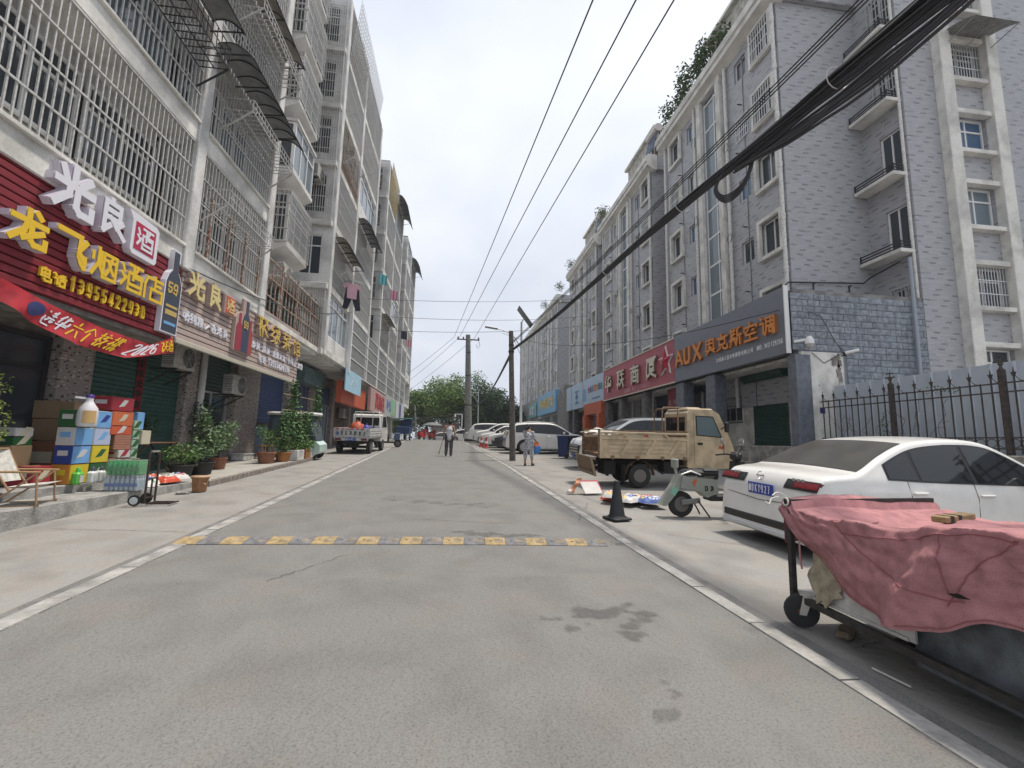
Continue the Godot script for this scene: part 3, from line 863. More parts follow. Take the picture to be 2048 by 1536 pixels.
	obj("awning", b, M("awning_grey", lin(0.3, 0.3, 0.29), 0.6, 0, "stain", 0.8), t)
	# black gas pipe running round the corner on brackets
	b = MB.new()
	b.tube([V(RX - 0.25, 6.95, -9.0), V(RX - 0.25, 7.05, -0.1), V(RX - 0.22, 7.15, 0.1), V(14.2, 7.3, 0.12), V(14.25, 7.42, 0.3), V(14.28, 7.6, 1.4)], 0.028, 6)
	for q in [[12.3, 0.06], [13.7, 0.06]]: b.bar(V(q[0], 7.18, 0.0), V(q[0], 7.18, 0.14), 0.03, 0.03); b.bar(V(q[0], 6.98, 0.03), V(q[0], 7.2, 0.03), 0.03, 0.03)
	for k in 5: b.bar(V(RX, 6.9, -1.2 - k * 1.7), V(RX - 0.26, 6.98, -1.2 - k * 1.7), 0.03, 0.03)
	obj("gas_pipe", b, mats["cable_black"], t)
func shop_row() -> void:
	var t := thing("shop_row", "single-storey row of shops with grey columns and roller doors on the right", "building")
	var gp := M("grey_panel", lin(0.17, 0.185, 0.22), 0.4, 0.1, "grain", 0.6)
	var pl_ := M("old_plaster", lin(0.76, 0.74, 0.69), 0.9, 0, "stain2", 0.5, "bumps", 0.2)
	var green := M("green_shutter", lin(0.032, 0.085, 0.065), 0.55, 0.1, "grain", 0.8)
	var conc := M("dark_concrete", lin(0.2, 0.195, 0.19), 0.92, 0, "stain", 0.4)
	var fx := 10.05; var yb := 1.5
	var b := MB.new()
	b.box(V(13.2, 6.2, -26.0), V(6.0, 0.25, 27.9)); obj("roof", b, mats["roof_slab"], t)
	b = MB.new(); b.box(V(10.35, 5.25, -26.0), V(0.3, 1.8, 27.7)); obj("fascia_beam", b, conc, t)
	b = MB.new(); b.box(V(10.95, 4.26, -26.0), V(0.9, 0.1, 27.6)); obj("soffit", b, pl_, t)
	# end wall of rough-faced blocks above and beside the plaster pier
	var wall := node("block_wall", t)
	b = MB.new(); b.box(V(13.1, 5.2, -12.14), V(5.7, 1.86, 0.2)); b.box(V(13.85, 2.9, -12.14), V(4.2, 3.4, 0.2)); obj("mortar", b, M("mortar", lin(0.21, 0.225, 0.25), 0.95), wall)
	var bmats := []
	for k in 4: bmats.append(M("clad_block_%d" % k, lin(0.3 + 0.024 * k, 0.33 + 0.026 * k, 0.375 + 0.028 * k), 0.9, 0, "rough_grain", 0.9 + 0.1 * k, "bumps", 0.6))
	var meshes := []
	for k in 5:
		var mb := MB.new()
		rng.seed = 70 + k
		var cs := []
		for q in 4: cs.append(rr(0.006, 0.022))
		var w := 0.392; var h := 0.192
		var P := [V(-w / 2, -h / 2, 0), V(w / 2, -h / 2, 0), V(w / 2, h / 2, 0), V(-w / 2, h / 2, 0)]
		var Q := [V(-w / 2 + 0.012, -h / 2 + 0.012, cs[0]), V(w / 2 - 0.012, -h / 2 + 0.012, cs[1]), V(w / 2 - 0.012, h / 2 - 0.012, cs[2]), V(-w / 2 + 0.012, h / 2 - 0.012, cs[3])]
		var mid := V(rr(-0.08, 0.08), rr(-0.04, 0.04), rr(0.018, 0.034))
		for q in 4:
			mb.tri(Q[q], Q[(q + 1) % 4], mid); mb.quad(P[q], P[(q + 1) % 4], Q[(q + 1) % 4], Q[q])
		meshes.append(mb.mesh())
	rng.seed = 99
	for r in 20:
		var y := 6.09 - r * 0.2
		var x := (10.06 if y > 4.3 else 11.85) + (0.2 if r % 2 else 0.0) + 0.196
		if r % 2 == 1:            # half block at the start of the odd rows
			piece("block", meshes[r % 5], bmats[r % 4], wall, Transform3D(Basis.from_scale(V(0.48, 1, 1)), V(x - 0.295, y, -12.03)))
		while x < 15.92:
			piece("block", meshes[rng.randi() % 5], bmats[rng.randi() % 4], wall, Transform3D(Basis.IDENTITY, V(x, y, -12.03)))
			x += 0.4
	# plaster pier, peeling
	b = MB.new(); b.bevel(V(10.98, 2.35, -12.2), V(1.42, 3.98, 0.5), 0.02); obj("pier", b, pl_, t)
	var peel := M("bare_render", lin(0.3, 0.275, 0.25), 0.95, 0, "stain", 0.9)
	for q in [[11.45, 4.1, 0.17, 0.2, 3], [11.5, 3.7, 0.09, 0.3, 5], [11.42, 3.2, 0.05, 0.14, 8], [11.55, 2.6, 0.05, 0.18, 9], [11.4, 1.2, 0.16, 0.1, 12], [11.52, 2.1, 0.03, 0.06, 14], [10.8, 3.3, 0.02, 0.03, 15]]:
		var bb := blob(Vector3.ZERO, q[2], q[3], q[4], false)
		for k in bb.v.size():
			bb.v[k] = V(q[0] + bb.v[k].x, q[1] - bb.v[k].z, -11.944); bb.n[k] = V(0, 0, 1)
		obj("peeled_patch", bb, peel, t)
	b = MB.new(); b.box(V(10.85, 2.55, -11.945), V(0.17, 0.17, 0.006)); obj("notice", b, M("notice_blue", lin(0.03, 0.03, 0.16), 0.6), t)
	# front columns
	for q in [[-12.1, 0.34, 0.5, gp], [-16.5, 0.62, 0.5, gp], [-18.95, 0.7, 0.5, gp], [-22.9, 0.45, 0.4, conc], [-26.4, 0.5, 0.4, conc], [-29.0, 0.5, 0.4, conc], [-34.0, 0.45, 0.4, conc], [-37.6, 0.4, 0.4, conc], [-39.4, 0.4, 0.4, conc]]:
		b = MB.new(); b.bevel(V(fx + q[2] / 2 + 0.0, 2.55, q[0]), V(q[2], 3.38, q[1]), 0.012); obj("column", b, q[3], t)
	# back wall, doors and shutters
	b = MB.new(); b.box(V(11.75, 2.6, -26.2), V(0.3, 3.4, 27.6)); obj("back_wall", b, pl_, t)
	var ux := V(0, 0, 1)
	shutter(t, V(11.58, yb, -16.05), ux, 1.85, 2.95, green)
	b = MB.new(); b.cyl(V(11.4, 4.12, -16.3), V(11.4, 4.12, -14.05), 0.2, 0.2, 14); obj("shutter_box", b, green, t)
	window(t, V(11.57, 2.45, -18.0), ux, 1.3, 0.95, mats["white_frame"], mats["dark_glass"], 3)
	grille(t, V(11.5, 2.4, -18.03), ux, 1.36, 1.05, mats["dark_iron"], 0.13, 3, 0.01)
	shutter(t, V(11.58, yb - 0.1, -20.7), ux, 1.6, 2.9, green)
	b = MB.new(); b.cyl(V(11.4, 4.1, -20.8), V(11.4, 4.1, -19.0), 0.18, 0.18, 14); obj("shutter_box", b, green, t)
	var red_door := M("red_panel", lin(0.28, 0.035, 0.05), 0.5, 0, "grain", 0.6)
	b = MB.new(); b.bevel(V(10.6, 2.6, -20.2), V(0.06, 3.3, 1.9), 0.01); var rp := obj("red_panel", b, red_door, t)
	for k in 4: text(rp, "酒店 菜 电话"[k] + "华光天吉"[k], V(10.56, 3.4 - k * 0.55, -21.0 + 0.1 * k), ux, 0.24, 0.24, 0.5, 0.03, 0.006, M("pale_print", lin(0.55, 0.3, 0.3), 0.7))
	for q in [[-25.6, 2.6, "navy"], [-28.6, 1.8, "grey"], [-33.5, 2.0, "grey"], [-37.2, 2.6, "grey"]]:
		shutter(t, V(11.58, yb - 0.2, q[0] - 0.2), ux, q[1], 2.9, M("shutter_" + q[2], lin(0.05, 0.055, 0.075) if q[2] == "navy" else lin(0.11, 0.125, 0.125), 0.6, 0.1, "grain", 0.8))
	# orange portal of the shop beyond the red sign
	var po := node("orange_portal", t)
	var om := M("orange_paint", lin(0.62, 0.13, 0.05), 0.55, 0, "grain", 0.7)
	b = MB.new(); b.bevel(V(9.96, 3.95, -31.4), V(0.3, 0.85, 4.1), 0.015); obj("lintel", b, om, po)
	for z in [-29.7, -33.1]: b = MB.new(); b.bevel(V(10.05, 2.1, z), V(0.75, 2.85, 0.62), 0.015); obj("pillar", b, om, po)
	b = MB.new()
	b.box(V(10.3, 2.2, -31.4), V(0.02, 2.6, 2.6)); obj("glass_door", b, mats["sky_glass"], po)
	# platform and steps up to the doors
	var st := M("step_stone", lin(0.34, 0.32, 0.29), 0.93, 0, "stain", 0.5, "bumps", 0.3)
	b = MB.new(); b.bevel(V(10.85, 0.85, -26.1), V(1.9, 1.24, 27.9), 0.02); obj("platform", b, st, t)
	for k in 3: b = MB.new(); b.bevel(V(9.75 - k * 0.32, 0.62 - 0.16 * k + 0.14, -15.4), V(0.34, 1.0 - 0.3 * k, 3.6), 0.015); obj("step", b, st, t)
	# dome camera and bullet camera on the corner
	var dc := thing("dome_camera", "white dome security camera on the corner of the grey shop sign", "camera")
	var wm: Material = mats["white_frame"]
	obj("arm", MB.new().bar(V(10.05, 4.62, -11.95), V(10.35, 4.66, -11.75), 0.06, 0.07), wm, dc)
	obj("housing", MB.new().lathe(V(10.38, 4.5, -11.74), [[0.03, 0.26], [0.07, 0.24], [0.12, 0.14], [0.125, 0.02]], 14), wm, dc)
	obj("dome", MB.new().lathe(V(10.38, 4.5, -11.74), [[0.115, 0.02], [0.1, -0.06], [0.05, -0.11], [0.0, -0.12]], 14), M("camera_grey", lin(0.45, 0.44, 0.42), 0.3), dc)
	var bc := thing("bullet_camera", "small white and black bullet camera on top of the plaster pier", "camera")
	obj("bracket", MB.new().bar(V(11.62, 4.25, -11.95), V(11.75, 4.33, -11.85), 0.04, 0.04), mats["cable_black"], bc)
	obj("barrel", MB.new().cyl(V(11.68, 4.33, -11.88), V(11.98, 4.41, -11.7), 0.05, 0.05, 10), wm, bc)
	obj("lens", MB.new().cyl(V(11.98, 4.41, -11.7), V(12.0, 4.415, -11.69), 0.035, 0.035, 10), mats["cable_black"], bc)
	# drain pipe of the wing
	b = MB.new(); b.tube([V(14.27, 7.6, -11.9), V(14.27, 7.55, -11.9), V(14.25, 2.0, -11.9)], 0.055, 8); obj("drain_pipe", b, M("grey_pvc", lin(0.3, 0.33, 0.38), 0.5), t)
	b = MB.new(); b.tube([V(10.6, 5.6, -11.96), V(11.0, 5.45, -11.93), V(11.4, 4.7, -11.92), V(11.65, 4.35, -11.9), V(11.0, 4.0, -11.93), V(10.6, 4.3, -11.92)], 0.012, 4); obj("loose_cable", b, mats["cable_black"], t)
func sign_board(called: String, label: String, x: float, z0: float, z1: float, y0: float, y1: float, m: Material, thick := 0.12) -> Node3D:
	var t := thing(called, label, "sign")
	obj("panel", MB.new().bevel(V(x + thick / 2 * signf(x), (y0 + y1) / 2, (z0 + z1) / 2), V(thick, y1 - y0, absf(z1 - z0)), 0.012), m, t)
	return t
func right_signs() -> void:
	var ux := V(0, 0, 1)
	var x := 9.97
	var s := sign_board("shop_sign", "slate grey shop sign with raised orange characters beside the end wall", x, -12.1, -19.2, 4.3, 6.42, M("slate_sign", lin(0.185, 0.2, 0.235), 0.4, 0.1, "dust", 0.4))
	var og := M("orange_letter", lin(0.66, 0.24, 0.05), 0.5); var os := M("orange_side", lin(0.36, 0.13, 0.04), 0.6)
	text(s, "AUX", V(x, 5.02, -18.9), ux, 0.74, 0.62, 0.78, 0.15, 0.09, og, os)
	text(s, "奥克斯空调", V(x, 5.06, -16.45), ux, 0.64, 0.6, 0.82, 0.075, 0.09, og, os)
	var wp := M("white_print", lin(0.68, 0.69, 0.7), 0.6)
	text(s, "安徽新之星家电销售有限公司", V(x, 4.66, -15.85), ux, 0.125, 0.14, 0.168, 0.02, 0.006, wp)
	text(s, "皖D.NO129756", V(x, 4.66, -13.5), ux, 0.11, 0.14, 0.148, 0.022, 0.006, wp)
	obj("edge_strip", MB.new().box(V(x - 0.005, 5.36, -12.08), V(0.14, 2.14, 0.04)), mats["white_frame"], s)
	s = sign_board("shop_sign", "dusty red shop sign with a big red star and cream raised characters", x - 0.01, -19.22, -29.25, 4.3, 6.4, M("red_sign", lin(0.42, 0.105, 0.135), 0.55, 0, "dust", 0.5))
	var cr := M("cream_letter", lin(0.66, 0.61, 0.5), 0.6); var rs := M("brown_side", lin(0.2, 0.11, 0.09), 0.7)
	for i in 4: text(s, "华联商厦"[i], V(x - 0.01, 4.85, -28.5 + 2.18 * i), ux, 1.05, 0.98, 1.0, 0.13, 0.12, cr, rs)
	text(s, "光徽有限 电话-18155481691", V(x - 0.012, 4.47, -25.5), ux, 0.2, 0.2, 0.26, 0.025, 0.006, M("pink_print", lin(0.6, 0.36, 0.36), 0.7))
	var b := MB.new(); star(b, V(x - 0.08, 5.42, -19.95), ux, 0.78, 0.02); obj("star_rim", b, mats["white_frame"], s)
	b = MB.new(); star(b, V(x - 0.10, 5.42, -19.95), ux, 0.66, 0.14); obj("red_star", b, M("star_red", lin(0.4, 0.02, 0.05), 0.4), s)
	b = MB.new()
	for y in [4.32, 6.39]: b.box(V(x - 0.02, y, -24.2), V(0.05, 0.06, 10.05))
	obj("trim_strip", b, cr, s)
	s = sign_board("shop_sign", "pale blue shop sign with small coloured characters above the orange portal", x, -29.3, -39.6, 4.25, 6.35, M("pale_blue_sign", lin(0.42, 0.55, 0.68), 0.5, 0, "dust", 0.4))
	b = MB.new()
	for z in [-37.9, -34.3]: b.box(V(x - 0.004, 5.3, z), V(0.02, 2.08, 0.05))
	obj("joint", b, M("joint_dark", lin(0.1, 0.14, 0.2), 0.7), s)
	var bl := M("blue_print", lin(0.1, 0.2, 0.38), 0.6)
	text(s, "至", V(x - 0.012, 4.75, -36.6), ux, 1.0, 0.95, 1.1, 0.13, 0.01, bl)
	b = MB.new(); b.box(V(x - 0.006, 5.15, -33.8), V(0.015, 0.95, 0.8)); obj("picture_panel", b, M("print_mid_blue", lin(0.2, 0.36, 0.58), 0.6), s)
	var cols := [lin(0.55, 0.12, 0.1), lin(0.12, 0.2, 0.4), lin(0.12, 0.2, 0.4), lin(0.6, 0.2, 0.1), lin(0.6, 0.35, 0.08), lin(0.12, 0.2, 0.4), lin(0.1, 0.3, 0.3)]
	for i in 7: text(s, "吉祥天快捷酒店"[i], V(x - 0.012, 5.25, -32.9 + i * 0.5), ux, 0.38, 0.42, 0.5, 0.06, 0.01, M("print_c%d" % i, cols[i], 0.6))
	b = MB.new(); b.box(V(x - 0.006, 4.72, -31.0), V(0.012, 0.1, 1.9)); obj("small_print", b, bl, s)
	# signs beyond the alley
	s = sign_board("shop_sign", "blue shop sign with yellow characters beyond the alley", 10.0, -44.4, -54.6, 4.6, 6.9, M("mid_blue_sign", lin(0.22, 0.42, 0.62), 0.5, 0, "dust", 0.4), 0.9)
	text(s, "光华酒店快捷", V(9.985, 5.3, -53.2), ux, 0.95, 1.0, 1.35, 0.13, 0.03, M("yellow_print", lin(0.62, 0.5, 0.18), 0.6))
	s = sign_board("shop_sign", "small teal shop sign farthest along the right side", 10.2, -56.8, -62.5, 4.7, 6.5, M("teal_sign", lin(0.2, 0.42, 0.42), 0.55, 0, "dust", 0.4))
	text(s, "商厦", V(10.17, 5.1, -61.6), ux, 1.1, 1.0, 1.9, 0.13, 0.02, M("white_print", lin(0.7, 0.7, 0.7), 0.6))
	var t2 := thing("far_shops", "dim ground-floor shops under the far apartment blocks", "building")
	obj("wall", MB.new().box(V(12.0, 4.2, -61.0), V(3.0, 6.0, 36.0)), M("dim_wall", lin(0.38, 0.37, 0.35), 0.9, 0, "stain", 0.4), t2)
	for k in 7: shutter(t2, V(10.48, 1.6, -47.8 - k * 4.4), ux, 2.8, 2.7, M("shutter_grey", lin(0.11, 0.125, 0.125), 0.6, 0.1))
	obj("alley_wall", MB.new().box(V(10.9, 3.6, -42.0), V(1.4, 5.2, 4.4)), M("alley_render", lin(0.27, 0.26, 0.25), 0.92, 0, "stain", 0.4), t2)
func leafy(b: MB, c: Vector3, r: Vector3, k: int, size: float, seed_: int, shell := 0.35, droop := 0.0) -> void:    # many small leaf faces through a volume
	var g := RandomNumberGenerator.new(); g.seed = seed_
	for i in k:
		var d := V(g.randfn(), g.randfn(), g.randfn()).normalized()
		var q := pow(g.randf(), shell)
		var p := c + d * r * q
		var s := size * g.randf_range(0.6, 1.3)
		var ax := V(g.randfn(), g.randfn() * 0.6 - droop, g.randfn()).normalized()
		var sd := ax.cross(V(g.randfn(), g.randfn() + 1.2, g.randfn())).normalized()
		var k2 := g.randf_range(0.72, 1.18)
		b.col = Color(k2, k2 * g.randf_range(0.94, 1.05), k2 * g.randf_range(0.8, 1.05))
		var m := p + ax * s * 0.5 + sd * s * 0.28
		var m2 := p + ax * s * 0.5 - sd * s * 0.28
		var up := sd.cross(ax) * s * 0.1
		b.tri(p, m + up, p + ax * s); b.tri(p, p + ax * s, m2 + up)
	b.col = Color.WHITE
func roof_things() -> void:
	var vine := M("vine_leaf", lin(0.075, 0.115, 0.05), 0.7)
	vine.backlight_enabled = true; vine.backlight = lin(0.05, 0.09, 0.02)
	var t := thing("roof_vine", "thick green creeper hanging over the nearest block's cornice", "plant")
	var b := MB.new()
	for k in 9: leafy(b, V(11.5 + 0.25 * sin(k * 2.1), 19.9 + 0.8 * sin(k * 0.35), -16.8 - k * 0.62), V(0.5, 0.95, 0.55), 260, 0.17, 30 + k, 0.5, 0.3)
	obj("foliage", b, vine, t)
	b = MB.new()
	for k in 12: b.tube([V(11.9, 19.3, -17 - k * 0.42), V(11.6 + rr(-0.2, 0.2), 20.2, -17 - k * 0.42 + rr(-0.2, 0.2)), V(11.4, 20.9 + rr(-0.4, 0.3), -17 - k * 0.4)], 0.02, 4)
	obj("stem", b, M("bark", lin(0.12, 0.09, 0.065), 0.9), t)
	var lab := ["cream rooftop room above the nearest block", "cream rooftop room above the second block", "cream rooftop room above the third block"]
	var zs := [-14.6, -25.6, -37.0]
	for i in 3:
		t = thing("rooftop_room", lab[i], "room")
		b = MB.new()
		holed(b, V(12.3, 18.6, zs[i] - 4.6), V(0, 0, 1), Vector3.UP, 4.6, 3.6, [[1.6, 1.2, 2.8, 2.4]], 0.15)
		b.box(V(14.5, 20.4, zs[i] - 2.3), V(4.0, 3.58, 4.58)); obj("wall", b, M("cream_plaster", lin(0.5, 0.48, 0.42), 0.9, 0, "stain", 0.4), t)
		obj("roof", MB.new().box(V(14.4, 22.28, zs[i] - 2.3), V(4.6, 0.16, 5.1)), mats["cream_trim"], t)
		window(t, V(12.42, 19.8, zs[i] - 3.0), V(0, 0, 1), 1.2, 1.2, mats["white_frame"], mats["dark_glass"])
	lab = ["solar water heater with round tank on the second block's roof", "small solar water heater on the third block's roof"]
	for i in 2:
		var z: float = [-24.9, -35.6][i]
		t = thing("solar_heater", lab[i], "water heater")
		obj("tank", MB.new().cyl(V(11.9, 21.3, z - 0.7), V(11.9, 21.3, z + 0.7), 0.26, 0.26, 14), M("tank_white", lin(0.5, 0.45, 0.42), 0.4, 0.2), t)
		b = MB.new()
		for k in 10: b.cyl(V(11.85, 21.2, z - 0.6 + k * 0.13), V(11.55, 19.9, z - 0.6 + k * 0.13), 0.035, 0.035, 6)
		obj("vacuum_tubes", b, M("tube_blue", lin(0.04, 0.07, 0.14), 0.2), t)
		b = MB.new()
		for k in [-0.6, 0.6]: b.bar(V(11.95, 21.2, z + k), V(12.2, 19.4, z + k), 0.05, 0.05); b.bar(V(11.55, 19.9, z + k), V(11.55, 19.4, z + k), 0.05, 0.05)
		obj("stand", b, mats["dark_iron"], t)
	lab = ["sparse shrub leaning over the second block's cornice", "small shrub at the far end of the third roof", "dark shrub on the fourth block's roof", "brownish shrub at the far end of the fourth roof"]
	for i in 4:
		t = thing("roof_shrub", lab[i], "plant")
		var p: Vector3 = [V(11.4, 19.5, -33.0), V(11.6, 19.4, -43.6), V(12.4, 20.2, -52.5), V(11.8, 19.7, -58.8)][i]
		b = MB.new()
		leafy(b, p + V(-0.2, 0.7, 0), V(0.7, 0.7, 0.8), 330, 0.14, 60 + i, 0.6)
		obj("foliage", b, vine, t)
		b = MB.new()
		for k in 5: b.tube([p, p + V(rr(-0.3, 0.1), 0.5, rr(-0.3, 0.3)), p + V(rr(-0.7, 0.2), 1.1, rr(-0.6, 0.6))], 0.016, 4)
		obj("stem", b, mats["bark"], t)
# ------------------------------------------------------------------ left side: apartment building with barred balconies
const LV := [5.0, 7.85, 10.7, 13.5, 16.3, 19.15, 22.0]
func awning(parent: Node3D, x: float, y: float, z0: float, z1: float, out: float, drop: float, m: Material, ribs := 4) -> void:
	var a := node("awning", parent)
	var b := MB.new()
	b.grid(func(u: float, v: float) -> Vector3: return V(x + out * v, y + 0.12 * sin(v * PI) - drop * v * v, lerpf(z0, z1, u)), 12, 6)
	b.grid(func(u: float, v: float) -> Vector3: return V(x + out * v, y - 0.006 + 0.12 * sin(v * PI) - drop * v * v, lerpf(z0, z1, u)), 12, 6, true)
	obj("sheet", b, m, a)
	b = MB.new()
	for i in ribs + 1:
		var z := lerpf(z0, z1, float(i) / ribs)
		var p := []
		for k in 7:
			var v := k / 6.0
			p.append(V(x + out * v, y - 0.022 + 0.12 * sin(v * PI) - drop * v * v, z))
		b.tube(p, 0.016, 4)
		if i % 2 == 0: b.bar(V(x, y - drop * 1.1, z), V(x + out * 0.92, y - drop * 0.85, z), 0.025, 0.025)
	b.bar(V(x + out, y - drop - 0.02, z0), V(x + out, y - drop - 0.02, z1), 0.03, 0.03)
	obj("rib", b, mats["dark_iron"], a)
func rack(parent: Node3D, x: float, y: float, z0: float, z1: float, out: float, h: float, m: Material) -> void:      # caged shelf for drying
	var b := MB.new()
	var k := int(absf(z1 - z0) / 0.16)
	for i in k + 1:
		var z := lerpf(z0, z1, float(i) / k)
		b.bar(V(x, y, z), V(x + out, y, z), 0.016, 0.016); b.bar(V(x + out, y, z), V(x + out, y + h, z), 0.014, 0.014)
	for q in [0.0, 0.5, 1.0]:
		b.bar(V(x + out * q, y + 0.012, z0), V(x + out * q, y + 0.012, z1), 0.018, 0.018)
		b.bar(V(x + out + 0.012, y + h * q, z0), V(x + out + 0.012, y + h * q, z1), 0.016, 0.016)
	for z in [z0, z1]: b.bar(V(x, y + h, z), V(x + out, y + h, z), 0.016, 0.016); b.bar(V(x, y - out * 0.8, z), V(x + out, y, z), 0.03, 0.03)
	obj("drying_rack", b, m, parent)
func ac_unit(label: String, p: Vector3, yaw := 0.0) -> Node3D:      # p: middle of the bottom, front facing +x
	var t := thing("air_conditioner", label, "air conditioner", p, yaw, "outdoor air conditioners on the left building")
	var wm := M("ac_white", lin(0.5, 0.49, 0.46), 0.5, 0, "grain", 1.0)
	obj("casing", MB.new().bevel(V(0, 0.3, 0), V(0.3, 0.58, 0.82), 0.02), wm, t)
	obj("fan_recess", MB.new().cyl(V(0.145, 0.3, -0.12), V(0.156, 0.3, -0.12), 0.24, 0.24, 20), M("ac_dark", lin(0.06, 0.06, 0.06), 0.7), t)
	var b := MB.new()
	for k in 5: b.tube(ring_pts(V(0.165, 0.3, -0.12), 0.05 + 0.047 * k, 18), 0.005, 4)
	for k in 6: b.bar(V(0.166, 0.3, -0.12), V(0.166, 0.3 + 0.24 * sin(PI * k / 3.0), -0.12 + 0.24 * cos(PI * k / 3.0)), 0.008, 0.008)
	obj("fan_guard", b, wm, t)
	b = MB.new()
	for k in 9: b.box(V(0.0, 0.1 + k * 0.05, 0.412), V(0.24, 0.012, 0.006))
	obj("louvre", b, mats["ac_dark"], t)
	for z in [-0.3, 0.3]: obj("bracket", MB.new().bar(V(-0.45, -0.02, z), V(0.15, -0.02, z), 0.04, 0.04).bar(V(-0.45, -0.35, z), V(0.1, -0.03, z), 0.03, 0.03), mats["dark_iron"], t)
	return t
func ring_pts(c: Vector3, r: float, k: int, ax := 0) -> Array:
	var p := []
	for i in k + 1: p.append(c + (V(0, sin(TAU * i / k), cos(TAU * i / k)) if ax == 0 else (V(cos(TAU * i / k), 0, sin(TAU * i / k)) if ax == 1 else V(cos(TAU * i / k), sin(TAU * i / k), 0))) * r)
	return p
func build_left() -> void:
	var ux := V(0, 0, -1)
	var wall := M("white_render", lin(0.7, 0.695, 0.68), 0.9, 0, "stain2", 0.22, "bumps", 0.2)
	var beam := M("old_beam", lin(0.74, 0.73, 0.69), 0.9, 0, "stain2", 0.35)
	var bars := M("grille_steel", lin(0.66, 0.65, 0.63), 0.45, 0.35, "grain", 1.5)
	var rusty := M("rusty_steel", Color(1, 1, 1), 0.85, 0.1, "rust", 0.9)
	var wf: Material = mats["white_frame"]; var dg: Material = mats["dark_glass"]; var sg: Material = mats["sky_glass"]
	var grey_sheet := M("awning_sheet", lin(0.3, 0.31, 0.32), 0.6, 0, "grain", 0.6); var tan_sheet := M("awning_tan", lin(0.4, 0.38, 0.33), 0.6, 0, "grain", 0.6)
	for m in [grey_sheet, tan_sheet]: m.backlight_enabled = true; m.backlight = lin(0.12, 0.12, 0.115)
	var t := thing("apartment_building", "long white apartment building with barred balconies along the left side", "building")
	var b := MB.new()
	# spine wall behind everything
	var holes := []
	b.box(V(-7.65, 13.4, -28.0), V(0.5, 17.2, 52.0)); obj("rear_wall", b, wall, t)
	b = MB.new(); b.box(V(-10.0, 13.4, -28.0), V(4.2, 17.18, 51.9)); obj("building_core", b, wall, t)
	b = MB.new(); b.box(V(-9.8, 22.1, -28.3), V(4.6, 0.22, 51.4)); obj("roof", b, mats["roof_slab"], t)
	# bays: [near z, far z, front x, storey style]
	var bays := [[-4.0, -9.72, -5.9], [-10.06, -13.35, -5.9], [-19.6, -23.1, -5.75], [-23.45, -27.9, -5.75], [-32.0, -35.9, -5.75], [-36.2, -40.3, -5.75], [-44.5, -48.2, -5.75], [-48.5, -52.9, -5.75]]
	for i in bays.size():
		var z0: float = bays[i][0]; var z1: float = bays[i][1]; var x: float = bays[i][2]
		var w := z0 - z1
		var far := i > 3
		for f in 6:
			var y0: float = LV[f]; var y1: float = LV[f + 1]
			var bal := node("balcony", t)
			var hb := 0.5 if i < 2 else 0.3
			b = MB.new()
			b.bevel(V(x - 0.1, y0 + hb / 2 - 0.08, (z0 + z1) / 2), V(0.22, hb, w), 0.02)
			if i < 2: b.bevel(V(x + 0.02, y0 + hb - 0.12, (z0 + z1) / 2), V(0.1, 0.07, w), 0.012)
			b.box(V((x - 7.4) / 2 - 0.1, y0, (z0 + z1) / 2), V(-(x + 7.4) * -1.0 - 0.2, 0.13, w - 0.02)); obj("slab", b, beam, bal)
			if f == 0 and i >= 3: continue
			var yb := y0 + hb - 0.08
			if f == 0 and i < 2: yb = 5.38
			var h := y1 - yb - 0.1
			# glazing behind the bars
			var ix := x - 0.75
			var cnt := int(w / 1.45)
			if i < 2:
				b = MB.new(); b.box(V(ix - 0.12, y0 + 0.55, (z0 + z1) / 2), V(0.12, 1.0, w)); b.box(V(ix - 0.12, y1 - 0.25, (z0 + z1) / 2), V(0.12, 0.4, w)); obj("inner_parapet", b, wall, bal)
				for k in cnt: window(bal, V(ix, y0 + 1.05, z0 - 0.08 - k * (w / cnt)), ux, w / cnt - 0.14, 1.45, wf, sg if (k + f + i) % 3 == 0 else dg, 2, 0.4, 0.055, mats["curtain"] if (k + f) % 2 else null)
			elif not far:
				for k in 2: window(bal, V(-7.36, y0 + 0.5, z0 - 0.3 - k * (w / 2)), ux, w / 2 - 0.5, 1.9, wf, dg, 2, 0.4)
			# style of the front
			var style := (i * 5 + f * 3) % 7
			if i >= 2 and style == 3:                   # enclosed with sliding windows
				b = MB.new(); b.box(V(x - 0.1, yb + 0.3, (z0 + z1) / 2), V(0.1, 0.6, w)); obj("parapet", b, wall, bal)
				window(bal, V(x - 0.08, yb + 0.6, z0), ux, w, h - 0.6, wf, sg, 4, 0.4, 0.06)
			elif i >= 2 and style == 5 and not far:     # open with a railing
				grille(bal, V(x - 0.03, yb, z0), ux, w, 1.05, rusty, 0.13, 2, 0.013)
				b = MB.new()
				for k in 4: b.box(V(x - 0.05, yb + h / 2, z0 - w * k / 3.0 + (0.03 if k == 3 else -0.03)), V(0.05, h, 0.05))
				obj("post", b, rusty, bal)
			else:
				var single := i < 2 and f < 2 and not (i == 1 and f == 1)
				grille(bal, V(x - 0.02, yb, z0 - 0.02), ux, w - 0.04, h, bars if not (i == 2 and f == 0) else rusty, 0.125 if i < 4 else 0.17, 4 if i < 2 else 3, 0.011 if i > 1 else 0.0115, single)
			if i == 1 and f == 0:
				for k in 4: obj("rusty_post", MB.new().box(V(x + 0.01, yb + 0.75, z0 - 0.5 - k * 0.85), V(0.05, 1.55, 0.07)), rusty, bal)
				rack(bal, x, 6.62, -10.2, -12.6, 0.55, 0.35, bars)
			if i == 0 and f == 1: rack(bal, x, 9.4, -7.6, -9.5, 0.6, 0.5, mats["dark_iron"])
			if i == 1 and f in [1, 2]: rack(bal, x, y0 + 1.35, -10.5, -13.1, 0.7, 0.3, bars)
